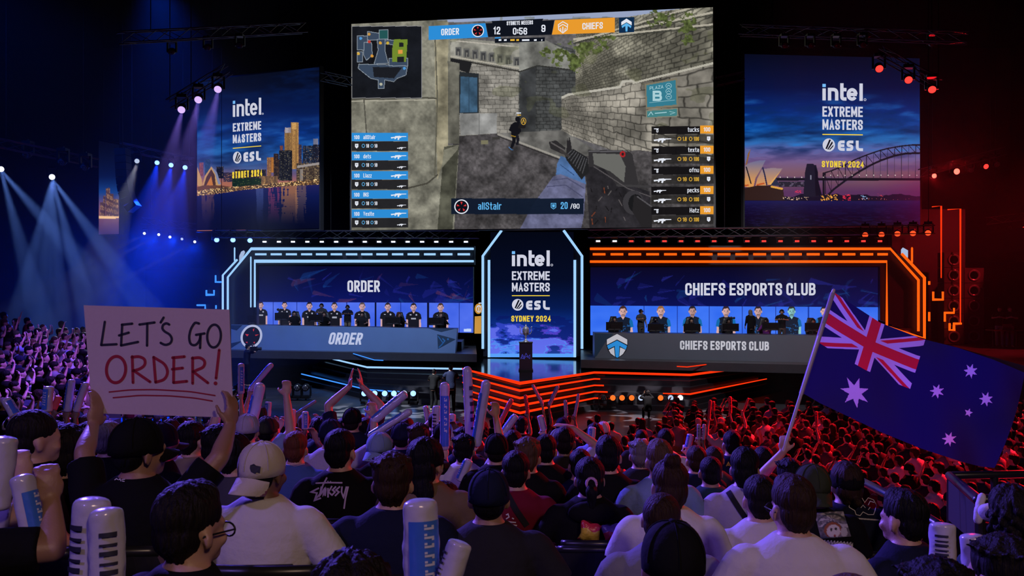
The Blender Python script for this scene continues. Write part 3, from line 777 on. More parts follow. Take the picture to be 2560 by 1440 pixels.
    for k_, yy in enumerate((515, 548, 580)): lt.ringm(1948, yy, 17, 15, 2.5, 18); lt.stroke([(1938, yy+4), (1948, yy-4), (1958, yy+4)], 3)
    lt.stroke([(1832, 616), (1985, 600)], 2); lt.text('E', 1850, 1851, 628, 1, .5) if False else None
    lt.stroke([(1826, 694), (1842, 672), (1854, 690)], 4); lt.stroke([(1865, 680), (1936, 674)], 5); lt.stroke([(1952, 668), (1986, 676), (1956, 686)], 3)
    for k, n, c in ((blue, 'team_bar', emit('hud_blue', (44, 140, 214))), (org, 'team_bar', emit('hud_orange', (232, 154, 46))), (drk, 'score_panel', emit('hud_dark', (16, 20, 30))), (navy, 'emblem_panel', emit('hud_navy', (16, 44, 76))),
                    (wh, 'lettering', emit('hud_white', (226, 230, 240))), (cy, 'blue_lettering', emit('hud_cyan', (94, 178, 234))), (rd, 'red_marks', emit('hud_red', (214, 50, 52))), (yl, 'yellow_lettering', emit('hud_yellow', (228, 178, 60))), (dk2, 'icon_marks', D_LET), (disc, 'emblem_disc', D_LET),
                    (lt, 'sign_lettering', emit('hud_sign', (168, 206, 214)))):
        k.build(n, c, scr)
hud()

# ---- left skyline screen
def lights(p, m, step, base, cols, dens, seed):
    gx, gy = np.floor(p.X/step[0]), np.floor(p.Y/step[1]); h = vn(gx*3.31+.5, gy*7.77+.5, seed)
    fx, fy = p.X/step[0]-gx, p.Y/step[1]-gy
    on = (h < dens) & (fx > .25) & (fx < .95) & (fy > .3) & (fy < .9)
    p.put(m, base)
    for i, c in enumerate(cols): p.put(m & on & (np.floor(h*997) % len(cols) == i), c, .62)
    p.put(m & (vn(gx*.37+.5, gy*.0+.5, seed+7) > .6), tuple(q*.7 for q in base), .35)
def paint_skyline(p):
    X, Y = p.X, p.Y; yy = Y+0.03*(X-490)  # the picture is seen slightly from below
    p.ramp(np.ones(X.shape, bool), Y, [(165, (6, 10, 26)), (215, (7, 14, 40)), (270, (8, 24, 74)), (330, (12, 50, 128)), (380, (26, 82, 156)), (415, (60, 84, 140)), (440, (118, 86, 116)), (458, (170, 104, 84))])
    cl = fbm(X/60+yy/90, yy/16, 4, 5); k = np.clip((445-Y)/60, 0, 1); p.soft((cl-.45)*2.6*k, (8, 28, 76)); p.soft((.47-cl)*2.6*k*np.clip((Y-280)/80, 0, 1), (52, 122, 196))
    z = lambda a, b: (a/3.428+490, b/3.428+160)
    def bl(x0, y0, x1, y1, base, cols, dens=0.5, st=(2.4, 2.6), seed=3):
        a = z(x0, y0); b = z(x1, y1); m = (X >= a[0]) & (X < b[0]) & (Y >= a[1]) & (Y < b[1]); lights(p, m, st, base, cols, dens, seed)
    gold = [(232, 178, 96), (206, 150, 82), (150, 106, 66)]; cool = [(90, 130, 180), (120, 110, 120), (200, 170, 130)]
    bl(28, 845, 62, 960, (112, 62, 76), [(190, 110, 90)], .5); bl(75, 815, 122, 960, (22, 54, 94), [(60, 110, 150)], .5)
    bl(175, 880, 235, 980, (20, 24, 40), [(160, 130, 90)], .3); bl(235, 930, 330, 1010, (44, 40, 66), [(210, 140, 90)], .4); bl(330, 905, 600, 1030, (32, 30, 48), [(180, 110, 80)], .3)
    bl(640, 800, 665, 930, (190, 116, 50), gold, .6); bl(608, 800, 645, 1000, (120, 80, 62), gold, .7); bl(718, 700, 745, 780, (110, 60, 66), gold, .5); bl(665, 768, 710, 990, (44, 34, 40), gold, .4)
    bl(757, 560, 815, 800, (120, 92, 62), gold, .8, (1.7, 3)); bl(812, 500, 880, 900, (150, 112, 70), gold, .85, (1.5, 3)); bl(762, 545, 812, 590, (150, 140, 150), [(190, 180, 180)], .8); bl(820, 502, 860, 560, (196, 150, 92), gold, .9)
    bl(880, 690, 905, 900, (60, 50, 70), gold, .4); bl(1004, 640, 1045, 760, (112, 116, 142), [(150, 150, 170)], .7); bl(915, 700, 1000, 860, (26, 34, 54), cool, .45); bl(1000, 690, 1058, 860, (30, 32, 50), cool, .4)
    bl(712, 740, 825, 1000, (26, 28, 40), [(150, 140, 110), (90, 90, 90)], .4, (3.2, 2.6)); bl(860, 850, 1058, 1020, (62, 52, 50), [(220, 190, 130), (150, 120, 90)], .6, (3.4, 2.8)); bl(890, 900, 915, 1000, (140, 130, 124), gold, .2)
    p.poly([z(*q) for q in ((865, 872), (1058, 842), (1058, 862), (870, 892))], (150, 142, 140))
    bl(540, 960, 700, 1030, (96, 72, 60), gold, .7, (2.2, 2)); bl(310, 980, 560, 1050, (18, 40, 30), [(120, 130, 60)], .25)
    # shells of the opera house
    for q in ([(10, 1040), (10, 880), (50, 990), (55, 1060)], [(50, 1060), (75, 960), (132, 878), (170, 930), (212, 1040)]): p.poly([z(*a) for a in q], (196, 150, 96))
    p.poly([z(*a) for a in ((62, 1058), (88, 970), (130, 900), (160, 950), (172, 1058))], (76, 48, 40)); p.poly([z(*a) for a in ((132, 878), (178, 925), (214, 1030), (190, 1030), (165, 945))], (126, 134, 168)); p.poly([z(*a) for a in ((80, 1058), (130, 960), (150, 1058))], (196, 120, 56))
    p.poly([z(*a) for a in ((10, 1055), (60, 1040), (220, 1040), (340, 1060), (340, 1090), (120, 1115), (10, 1125))], (104, 66, 48))
    n = fbm(X/2.6, Y/1.9, 15, 3)
    sh = [z(*a) for a in ((10, 1085), (200, 1060), (420, 1045), (1058, 985), (1058, 1040), (420, 1078), (160, 1115), (10, 1130))]
    m = inpoly(X, Y, sh); p.put(m, (70, 52, 46)); p.put(m & (n > .50), (214, 156, 92), .8); p.put(m & (n > .60), (255, 226, 160), .9)
    wt = inpoly(X, Y, [z(*a) for a in ((8, 1130), (160, 1116), (420, 1078), (760, 1048), (1060, 1032), (1060, 1420), (8, 1425))])
    p.ramp(wt, Y, [(460, (34, 34, 92)), (490, (14, 24, 78)), (530, (8, 14, 52)), (578, (6, 9, 32))])
    rp = fbm(X/5, Y/40, 33, 3)*(0.6+0.8*vn(X/30, Y/1.7, 5))
    for cx, w_, c, a in ((520, 16, (190, 110, 70), .4), (650, 10, (110, 130, 190), .35), (685, 16, (200, 70, 100), .5), (722, 22, (214, 136, 70), .6), (752, 14, (180, 130, 90), .4)):
        m = wt & (np.abs(X-cx) < w_*(0.6+0.6*rp)) & (Y < 560) & (rp > .30); k = np.clip((560-Y)/80, 0, 1)*a
        p.C[m] = p.C[m]*(1-k[m, None])+np.array(c)*k[m, None]
LC = ((493, 203), (798, 167.5), (798, 571.5), (492.5, 577.5))
s2, p2 = screen('side_screen', 'portrait screen over the blue side showing a harbour skyline at dusk', LC, 40.9, 38.0)
canvas('skyline_picture', p2, LC, 300, 400, paint_skyline, s2)
logo_block(s2, p2, dict(x=(582, 653), intel=(250, 292.5), ext=(308.5, 329.5), mas=(337, 358.5), line=370.8, esl=(593, 394, 10.6, 15, 608.5, 652.5, 381, 405), syd=(429.5, 446.5)), -0.085)

# ---- right bridge screen
def paint_bridge(p):
    X, Y = p.X, p.Y; q = lambda a, b: (a/5.565+1850, b/5.565+330)
    p.ramp(np.ones(X.shape, bool), Y, [(136, (7, 10, 30)), (220, (9, 18, 62)), (270, (8, 36, 110)), (320, (8, 66, 146)), (350, (34, 92, 160)), (372, (88, 96, 160)), (400, (116, 92, 140)), (430, (124, 88, 104)), (455, (112, 76, 96)), (480, (88, 50, 92))])
    rx = np.clip((X-1980)/320, 0, 1); m = Y < 480; k = (np.clip((330-Y)/200, 0, 1)*rx*0.35); p.C[m] = p.C[m]*(1-k[m, None])+np.array((6, 10, 40))*k[m, None]
    cl = fbm(X/70+2+Y/80, Y/15, 14, 5); k = np.clip((Y-225)/60, 0, 1)*np.clip((410-Y)/40, 0, 1); p.soft((cl-.46)*3.2*k, (10, 38, 88)); p.soft((.46-cl)*2.6*k, (40, 122, 204)); p.soft((cl-.46)*2.4*np.clip((Y-370)/30, 0, 1)*np.clip((480-Y)/30, 0, 1), (86, 66, 116))
    hb = 495-10*fbm(X/22, X*0+1, 8, 3)-6*vn(X/70, X*0, 2)
    p.put(Y > hb, (22, 18, 38))
    B = (24, 22, 34)
    # arch: lower and upper chords
    lowc = [(1170, 935), (1300, 800), (1460, 680), (1620, 575), (1800, 470), (1960, 395), (2150, 330), (2300, 300), (2560, 290)]
    upc = [(1160, 575), (1270, 540), (1440, 470), (1600, 385), (1760, 320), (1930, 262), (2060, 228), (2250, 195), (2400, 180), (2560, 182)]
    L = [q(*a) for a in lowc]; U = [q(*a) for a in upc]
    fy = lambda pts, x: float(np.interp(x, [a[0] for a in pts], [a[1] for a in pts]))
    xs = [1172+i*98 for i in range(15)]
    for i, x in enumerate(xs):
        p.line([q(x, fy(upc, x)), q(x, min(fy(lowc, x), 930))], 1.5, B)
        if i+1 < len(xs): p.line([q(x, fy(upc, x)), q(xs[i+1], min(fy(lowc, xs[i+1]), 900))], 1.6, B)
    for x in range(1560, 2540, 98): p.line([q(x, fy(lowc, x)), q(x, 640)], 1.5, (58, 50, 66))
    p.line(L, 5.0, B); p.line(U, 3.4, B); p.line([q(1158, 570), q(1158, 900)], 3.0, B); p.line([q(1190, 580), q(1190, 900)], 2.2, B)
    p.rect(*q(500, 640), *q(2560, 676), (20, 18, 30)); p.rect(*q(540, 690), *q(900, 765), (38, 34, 48)); n = fbm(X/3, Y/3, 61, 2)
    mm = (X > q(540, 0)[0]) & (X < q(895, 0)[0]) & (Y > q(0, 695)[1]) & (Y < q(0, 756)[1]); p.put(mm & (n > .45), (92, 80, 104))
    for x in range(560, 2540, 100): p.ell(*q(x, 602 if x > 1240 else 630), 1.2, 1.2, (240, 230, 220))
    p.poly([q(*a) for a in ((905, 560), (930, 440), (1020, 440), (1030, 460), (1060, 460), (1085, 560), (1100, 900), (880, 900))], (28, 26, 44)); p.poly([q(*a) for a in ((1040, 470), (1080, 560), (1095, 700), (1140, 880), (1050, 890))], (18, 16, 32)); p.rect(*q(978, 600), *q(994, 660), (130, 130, 150))
    # shells
    S1, S2 = (206, 150, 96), (96, 104, 156)
    def shell(pts, c, k): m = inpoly(X, Y, [q(*a) for a in pts]); t = np.clip((Y-395)/60, 0, 1)[:, None]; p.put(m, np.array(S2)*(1-t)*k+np.array(c)*t)
    shell([(66, 230), (148, 236), (92, 460), (66, 420)], (180, 120, 90), 1.0); p.poly([q(*a) for a in ((148, 236), (92, 470), (80, 450), (110, 300))], (140, 92, 40))
    shell([(66, 470), (130, 430), (250, 400), (356, 392), (300, 500), (215, 640), (185, 780), (66, 760)], (216, 150, 84), 1.0); p.line([q(88, 490), q(120, 600), q(152, 715)], 3, (20, 20, 34))
    shell([(330, 515), (440, 500), (590, 508), (500, 620), (410, 735), (370, 740), (210, 770), (240, 650), (300, 530)], (204, 146, 96), 1.05); p.line([q(318, 500), q(345, 600), q(372, 730)], 3.6, (40, 40, 74)); p.poly([q(*a) for a in ((590, 508), (430, 735), (395, 735), (540, 570))], (226, 168, 90)); p.poly([q(*a) for a in ((500, 640), (555, 745), (420, 745))], (42, 46, 70))
    p.poly([q(*a) for a in ((66, 780), (240, 745), (440, 745), (600, 790), (620, 950), (66, 960))], (48, 30, 28)); p.line([q(66, 745), q(110, 740)], 4, (190, 84, 40)); p.line([q(240, 735), q(330, 715)], 4, (190, 84, 40)); p.line([q(440, 760), q(585, 790)], 5, (220, 160, 70))
    p.poly([q(*a) for a in ((66, 950), (960, 950), (975, 990), (700, 1000), (66, 1005))], (26, 14, 26))
    n = fbm(X/2.2, Y/1.8, 71, 2)
    def glow(x0, y0, x1, y1, c, th): a, b = q(x0, y0), q(x1, y1); m = (X > a[0]) & (X < b[0]) & (Y > a[1]) & (Y < b[1]) & (n > th); p.put(m, c)
    glow(1120, 870, 1360, 955, (250, 170, 70), .44); glow(1430, 870, 1540, 950, (230, 50, 80), .45); glow(1680, 880, 1770, 940, (150, 190, 240), .46); glow(600, 905, 960, 945, (240, 200, 170), .5); glow(1540, 920, 2400, 945, (220, 120, 110), .56); glow(760, 810, 850, 850, (210, 50, 90), .42); glow(1900, 860, 1990, 900, (210, 70, 70), .5)
    wt = Y > 502; wt |= inpoly(X, Y, [q(*a) for a in ((980, 960), (2510, 955), (2510, 1010), (980, 1010))])
    p.ramp(wt, Y, [(500, (26, 26, 82)), (515, (22, 16, 58)), (540, (18, 8, 38)), (566, (16, 10, 26))])
    p.put(wt & (fbm(X/12, Y/2, 91, 3) > .52), (30, 24, 72), .5)
    k = (np.clip((X-2180)/120, 0, 1)*np.clip((Y-400)/60, 0, 1)*0.35)[:, None]; p.C[:] = p.C*(1-k)+np.array((130, 12, 70))*k
RC = ((1861.5, 135), (2299, 146), (2300.5, 565), (1862, 566))
s3, p3 = screen('side_screen', 'wide portrait screen over the red side showing an arched bridge at dusk', RC, 36.5, 37.5)
canvas('bridge_picture', p3, RC, 430, 420, paint_bridge, s3)
logo_block(s3, p3, dict(x=(2056, 2157), intel=(207.5, 251), ext=(265.8, 291.5), mas=(298.5, 324), line=336, esl=(2072, 362.5, 15.5, 16.5, 2094.6, 2157.5, 351, 377), syd=(402, 418)), 0.012)

# ---- far-left narrow screen seen almost edge-on
def paint_far(p):
    X, Y = p.X, p.Y
    p.ramp(np.ones(X.shape, bool), Y, [(355, (4, 5, 20)), (440, (8, 22, 66)), (480, (24, 66, 136)), (510, (110, 80, 120)), (530, (150, 96, 92))])
    for x0, y0, x1 in ((250, 505, 258), (258, 490, 264), (265, 470, 275), (275, 485, 284), (284, 498, 297)):
        m = (X >= x0) & (X < x1) & (Y >= y0) & (Y < 545); lights(p, m, (1.6, 2.4), (84, 60, 60), [(230, 180, 110), (170, 120, 90)], .6, 5)
    p.rect(240, 540, 300, 546, (250, 200, 140)); m = Y > 546; p.ramp(m, Y, [(546, (120, 80, 96)), (586, (60, 40, 84))])
FC = ((247, 352), (298, 362), (297, 585), (247, 586))
s4, p4 = screen('side_screen', 'narrow far screen at the left end showing part of a night skyline', FC, 45.5, 44.0)
canvas('night_picture', p4, FC, 52, 110, paint_far, s4)

# ------------------------------------------------------------------ team booths
def portrait(p, cx, top, bot, hw, hair, skin, shirt, sl, long_arms, tint=None):
    """printed head-and-chest likeness shown on the booth screen; hw is half the head width"""
    h = (bot-top); fy = top+hw*1.35
    p.poly([(cx-hw*.5, fy+hw*.8), (cx+hw*.5, fy+hw*.8), (cx+hw*.6, fy+hw*2.2), (cx-hw*.6, fy+hw*2.2)], skin)
    sy = fy+hw*1.55; W = hw*2.5
    if long_arms: p.poly([(cx-W*1.0, sy+hw*2.0), (cx-W*.72, sy+hw*2.0), (cx-W*.78, bot), (cx-W*1.05, bot)], skin); p.poly([(cx+W*1.0, sy+hw*2.0), (cx+W*.72, sy+hw*2.0), (cx+W*.78, bot), (cx+W*1.05, bot)], skin)
    p.poly([(cx-hw*.5, sy-hw*.1), (cx-W*.75, sy+hw*.35), (cx-W, sy+hw*1.0), (cx-W*1.12, sy+hw*2.6), (cx-W*.78, sy+hw*2.8), (cx-W*.74, bot), (cx+W*.74, bot), (cx+W*.78, sy+hw*2.8), (cx+W*1.12, sy+hw*2.6), (cx+W, sy+hw*1.0), (cx+W*.75, sy+hw*.35), (cx+hw*.5, sy-hw*.1), (cx, sy+hw*.7)], shirt)
    if sl is not None:
        for s in (-1, 1): p.poly([(cx+s*W*.75, sy+hw*.35), (cx+s*W, sy+hw*1.0), (cx+s*W*1.12, sy+hw*2.6), (cx+s*W*.8, sy+hw*2.8), (cx+s*W*.66, sy+hw*1.2)], sl)
        n = fbm(p.X/3, p.Y/3, 17, 2); m = inpoly(p.X, p.Y, [(cx-W*.7, sy+hw*2), (cx+W*.7, sy+hw*2), (cx+W*.74, bot), (cx-W*.74, bot)]); p.put(m & (n > .5), (40, 110, 190), .7)
    else:
        p.rect(cx-hw*.85, sy+hw*2.2, cx+hw*.85, sy+hw*2.75, (190, 194, 214), .8); p.ell(cx+hw*.95, sy+hw*1.15, hw*.28, hw*.3, (170, 176, 200)); p.rect(cx-hw*1.3, sy+hw*1.0, cx-hw*.8, sy+hw*1.25, (190, 194, 214))
    p.ell(cx, fy-hw*.1, hw*1.02, hw*1.35, hair); p.ell(cx, fy+hw*.28, hw*.86, hw*1.22, skin); p.ell(cx-hw*.95, fy+hw*.2, hw*.16, hw*.3, skin); p.ell(cx+hw*.95, fy+hw*.2, hw*.16, hw*.3, skin)
    p.poly([(cx-hw*.86, fy-hw*.2), (cx-hw*.8, fy-hw*.72), (cx-hw*.2, fy-hw*.62), (cx+hw*.5, fy-hw*.78), (cx+hw*.86, fy-hw*.2), (cx+hw*.95, fy-hw*.6), (cx+hw*.6, fy-hw*1.3), (cx-hw*.6, fy-hw*1.3), (cx-hw*.95, fy-hw*.6)], hair)
    m = (p.X > cx+hw*.25) & (((p.X-cx)/(hw*.86))**2+((p.Y-fy-hw*.28)/(hw*1.22))**2 < 1) & (p.Y > fy-hw*.5); p.put(m, tuple(c*.72 for c in skin), .55)
    dk = tuple(c*.45 for c in skin)
    for s in (-1, 1): p.rect(cx+s*hw*.38-hw*.2, fy-hw*.12, cx+s*hw*.38+hw*.2, fy-hw*.02, dk, .8); p.ell(cx+s*hw*.38, fy+hw*.14, hw*.13, hw*.09, (60, 50, 60))
    p.rect(cx-hw*.12, fy+hw*.2, cx+hw*.16, fy+hw*.62, tuple(c*.8 for c in skin)); p.rect(cx-hw*.35, fy+hw*.86, cx+hw*.35, fy+hw*.98, dk)
    p.put(((p.X-cx)/(hw*.62))**2+((p.Y-fy-hw*1.2)/(hw*.32))**2 < 1, dk, .45)

def shards(p, x0, x1, y0, y1, seed, warm):
    r = random.Random(seed)
    for i in range(62):
        cx = r.uniform(x0, x1); cy = r.uniform(y0+20, y1+8); L = r.uniform(14, 80); a = r.uniform(-1.4, 1.4); w = r.uniform(3, 15)
        c = (cx+math.cos(a)*L, cy+math.sin(a)*L*.55); k = r.random()
        base = (40, 44, 150) if k < .6 else ((20, 74, 140) if k < .8 or not warm else (124, 62, 86))
        p.poly([(cx, cy), (cx+w*.6, cy-w), c, (cx+w*.2, cy+w*.5)], base, r.uniform(.15, .5))
        if i % 3 == 0: p.line([(cx, cy), c], 1.3, base, .5)
def paint_upper_left(p):
    X, Y = p.X, p.Y; p.ramp(np.ones(X.shape, bool), Y, [(664, (5, 8, 36)), (712, (6, 14, 64)), (757, (10, 22, 92))])
    shards(p, 690, 1180, 672, 760, 4, True)
    k = (np.clip(1-np.abs(X-905)/330, 0, 1)*.25)[:, None]; p.C[:] = p.C*(1-k)+np.array((24, 22, 120))*k
def paint_upper_right(p):
    X, Y = p.X, p.Y; p.ramp(np.ones(X.shape, bool), Y, [(664, (12, 8, 34)), (715, (9, 12, 60)), (768, (12, 18, 84))])
    shards(p, 1480, 2190, 680, 768, 8, False)
def lower_bg(p, x0, x1, seams, c0, c1):
    X, Y = p.X, p.Y; n = fbm(X/60, Y/40, 3, 3)
    p.C[:] = np.array(c0)+(np.array(c1)-np.array(c0))*n[:, None]
    for s in seams: p.line([(s, 740), (s, 860)], 2.0, (22, 34, 120), .8)
def paint_lower_left(p):
    lower_bg(p, 640, 1183, (683, 742, 867, 1002, 1148), (52, 88, 222), (104, 132, 250))
    for x0, x1 in ((937, 941), (1068, 1073)): p.rect(x0, 740, x1, 860, (12, 16, 50))
    K = (24, 25, 36); sk = (206, 164, 168)
    for cx, top, hw, hair in ((652, 754, 6.3, (44, 34, 40)), (711.5, 754, 6.2, (40, 30, 34)), (773.5, 755, 7, (30, 26, 34)), (836, 756, 7, (46, 40, 50)), (905.5, 756, 7.4, (84, 72, 76)), (969.5, 757, 7.2, (44, 36, 44)), (1034, 758, 7.2, (38, 32, 38)), (1101.5, 758, 7.4, (66, 48, 42))):
        portrait(p, cx, top, 824, hw, hair, sk, K, None, True)
    p.rect(1160, 822, 1178, 829, (190, 210, 250))
def paint_lower_right(p):
    lower_bg(p, 1478, 2195, (1610, 1693, 1773, 1856, 1939, 2020, 2100), (44, 100, 236), (78, 132, 252))
    p.rect(2019, 740, 2023, 860, (20, 60, 170)); sk = (214, 170, 166); T = (22, 30, 48); B = (22, 104, 168)
    for cx, hw, hair, s in ((1557.5, 9.5, (66, 42, 42), sk), (1652, 9.2, (150, 104, 62), sk), (1731, 9, (40, 36, 44), (190, 150, 146)), (1815, 9.2, (48, 36, 46), sk), (1895.5, 9.2, (44, 34, 40), (206, 164, 160)), (1979, 9.2, (46, 50, 40), (140, 200, 200)), (2061, 9.2, (44, 34, 44), sk)):
        portrait(p, cx, 765, 842, hw, hair, s, T, B, True)

FR_L, FR_R = 3.4, 1.2
def SO(px, py, off): return S(px, py, off)
def booth(label, label2, name_text, tx, ty, th, cu, cl, off, pu, plow, nxu, nxl):
    A, B_, D = S(*cu[0], off), S(*cu[1], off), S(*cu[3], off)
    pl = Plane(A, B_, D)
    root = empty('banner_screen', (A+B_)/2, label, 'screen')
    b = MB(); q = [pl.at(*p, -0.02) for p in cu]; b.prism(q, -pl.n*0.2); b.build('housing', M_BLACK, root)
    canvas('banner_picture', pl, cu, nxu, 70, pu, root)
    k = Ink(pl, 0.012); k.text(name_text, *tx, ty, th, th*0.175, th*0.09); k.build('lettering', W_LET, root)
    r2 = empty('portrait_screen', (pl.at(*cl[0])+pl.at(*cl[1]))/2, label2, 'screen')
    b = MB(); q = [pl.at(p[0], p[1]+(0.6 if i < 2 else 0), -0.02) for i, p in enumerate(cl)]; b.prism(q, -pl.n*0.2); b.build('housing', M_BLACK, r2)
    canvas('portrait_picture', pl, cl, nxl, 100, plow, r2)
    return pl
PBL = booth('dark blue banner screen with fractured shapes at the back of the blue side booth', 'row of eight player portraits on the blue side booth screen', 'ORDER', (868.5, 949.5), 730, 29,
            ((643, 665), (1183, 667), (1183, 757.5), (643, 755)), ((641, 755), (1183, 757.5), (1183, 832), (641, 824)), 3.9, paint_upper_left, paint_lower_left, 440, 640)
PBR = booth('dark blue banner screen with fractured shapes at the back of the orange side booth', 'row of player portraits in teal jerseys on the orange side booth screen', 'CHIEFS ESPORTS CLUB', (1713, 2039), 738.5, 31,
            ((1476, 668), (2195, 668), (2195, 768), (1476, 764)), ((1476, 764), (2195, 768), (2195, 846), (1476, 838)), 3.0, paint_upper_right, paint_lower_right, 560, 800)

# LED frames round the booths
def frame(label, m, paths, dashes, dash_y, off, wall, wm):
    root = empty('booth_arch', S((paths[0][0][0]+paths[0][-1][0])/2, 720, off), label, 'arch')
    b = MB(); q = [S(x, y, off+0.28) for x, y in wall]
    n = (q[1]-q[0]).cross(q[2]-q[0]).normalized(); n = n if n.y > 0 else -n
    b.prism(q, n*0.25); b.build('fascia', wm, root)
    for pth, r in paths_r(paths):
        strip('light_tube', [S(x, y, off) for x, y in pth], m, root, r)
    for x0, x1 in dashes:
        b = MB(); a, c = S(x0, dash_y, off), S(x1, dash_y, off); b.obox((a+c)/2, (c-a)/2, (0, 0.03, 0), (0, 0, 0.05)); b.build('light_bar', m, root)
    return root
def paths_r(paths):
    for p in paths:
        yield (p, 0.055)
dl = [(638,666),(677,704),(715,742),(753,780),(790,817),(827,855),(865,893),(903,931),(941,969),(980,1008),(1019,1048),(1060,1089),(1101,1131),(1144,1175)]
dr = [(1482+44.6*i, 1513.5+44.6*i) for i in range(16)] + [(2194, 2219)]
M_FASB = mat('fascia_black', (0.012, 0.012, 0.02), 0.4, var=0.3, scale=3)
frame('cut-corner frame of blue-white light tubes round the blue side booth', LED_B,
      [[(557,884),(557,688),(593,649)], [(569.5,884),(569.5,693),(628,622),(1184,622)], [(637,768),(637,653),(1184,653)]], dl, 635.7, 2.9,
      [(560,690),(628,615),(1186,615),(1186,662),(642,662),(642,830),(560,880)], M_FASB)
frame('cut-corner frame of orange light tubes round the red side booth', LED_O,
      [[(1475,622),(2226,622),(2296,700),(2296,828)], [(2254,634),(2311,694),(2311,845),(2222,818)], [(1475,654),(2217,654),(2217,818)]], dr, 635.7, 1.4,
      [(1474,614),(2228,614),(2306,694),(2306,840),(2200,800),(2200,666),(1474,666)], M_FASB)
b = MB(); b.cap(S(627, 643, 3.0), S(627, 767, 3.0), 0.04, None, 6, 1); tag(b.build('light_tube', LED_B), 'single upright blue-white light tube inside the cut corner of the blue frame', 'light')
b = MB(); b.cap(S(2222, 653, 1.9), S(2278, 715, 1.9), 0.035, None, 6, 1); tag(b.build('light_tube', LED_R), 'slanting thin red light tube inside the cut corner of the orange frame', 'light')
for pts, off, lab in (([(586.5,620),(586.5,652)], 3.1, 'short upright light tube outside the top corner of the blue frame'), ([(2280,620),(2280,656)], 1.5, 'short upright orange tube outside the top corner of the orange frame')):
    b = MB(); b.cap(S(*pts[0], off), S(*pts[1], off), 0.04, None, 6, 1); tag(b.build('light_tube', LED_B if pts[0][0] < 1000 else LED_O), lab, 'light')
# pale rounded corner panels with their brightness put in as emission
for pts, off, lab in (([(598,658),(598,640),(603,629),(609,626),(612,630),(606,645)], 3.0, 'small pale rounded panel behind the cut corner of the blue frame'), ([(2254,634),(2254,624),(2258,619),(2270,626),(2270,644)], 1.5, 'small pale rounded panel behind the cut corner of the orange frame')):
    b = MB(); q = [S(x, y, off) for x, y in pts]; b.prism(q, (0, 0.06, 0)); tag(b.build('corner_panel', emit('pale_panel', (176, 196, 232), 0.9)), lab, 'panel')

# square bracket lights beside the frames
for i, (pts, lab) in enumerate((
    ([(539,688),(539,705),(553,705)], 'topmost bracket-shaped blue light beside the blue frame'), ([(516,725),(516,737),(535,737),(535,725)], 'U-shaped blue light at mid height beside the blue frame'),
    ([(492,763),(513,763),(513,772)], 'lowest hook-shaped blue light beside the blue frame, above the cardboard sign'), ([(578,773),(589,773),(589,757)], 'L-shaped blue light just inside the blue frame'), ([(540,763),(540,772)], 'short upright blue light between the hook-shaped lights'),
    ([(2333,729),(2333,749),(2357,749),(2357,729)], 'U-shaped orange light beside the red frame'), ([(2323,703),(2323,712)], 'tiny upright orange light high beside the red frame'), ([(2323,780),(2323,803)], 'short upright orange light low beside the red frame'),
    ([(2362,804),(2362,782),(2385,782),(2385,770)], 'hook-shaped orange light low beside the red frame'), ([(2374,808),(2374,825),(2385,825),(2385,809),(2404,809)], 'lowest crooked orange light beside the red frame'))):
    off = 3.4 if pts[0][0] < 1000 else 2.2
    o = strip('bracket_light', [S(x, y, off) for x, y in pts], LED_B2 if pts[0][0] < 1000 else LED_O, None, 0.045)
    tag(o, lab, 'light', 'bracket lights beside the booths')

# ------------------------------------------------------------------ centre gate
GD = 43.0
gA, gB, gD = S(1222, 900, 5.0), S(1437, 900, 5.0), S(1222, 600, 5.0)
PG = Plane(gA, gB, gD)
gate = empty('entrance_gate', (gA+gB)/2, 'tall pointed gate of blue light tubes with the event screen in its middle', 'gate')
def paint_gate(p):
    X, Y = p.X, p.Y
    p.ramp(np.ones(X.shape, bool), Y, [(580, (4, 7, 20)), (700, (5, 12, 38)), (770, (6, 26, 80)), (800, (10, 40, 118)), (850, (30, 60, 170)), (890, (70, 130, 240))])
    n = fbm(X/42, Y/14, 12, 5); k = np.clip((Y-775)/50, 0, 1)
    m = (n*k > .40); p.put(m, (60, 74, 214), .7); m = (n*k > .50); p.put(m, (112, 122, 246), .7); m = (n > .44) & (n < .52) & (Y > 845); p.put(m, (90, 170, 255), .6); m = (n < .36) & (Y > 790); p.put(m, (10, 22, 96), .6)
    m = (X > 1350) & (n*k > .36) & (n*k < .46); p.put(m, (110, 60, 200), .5)
    p.put(Y > 884, (90, 160, 250))
GC = ((1226, 580), (1434, 580), (1434, 893), (1226, 893))
b = MB(); q = [PG.at(x, y, -0.05) for x, y in ((1208,640),(1252,570),(1410,570),(1454,640),(1454,891),(1208,891))]; b.prism(q, -PG.n*0.3); b.build('panel', M_FASB, gate)
canvas('cloud_picture', PG, GC, 210, 300, paint_gate, gate)
for pts in ([(1207,872),(1207,640),(1254,576)], [(1455,872),(1455,640),(1409,576)], [(1222.5,893),(1222.5,650)], [(1437,893),(1437,650)]):
    strip('light_tube', [PG.at(x, y, 0.08) for x, y in pts], LED_B, gate, 0.065)
logo_block(gate, PG, dict(x=(1279.7, 1374.4), intel=(626, 665.4), ext=(678.2, 700.2), mas=(706.7, 728.7), line=739.2, esl=(1294.2, 762, 14.3, 14.6, 1315, 1374.4, 751.5, 774.5), syd=(789.2, 804)), 0.0)
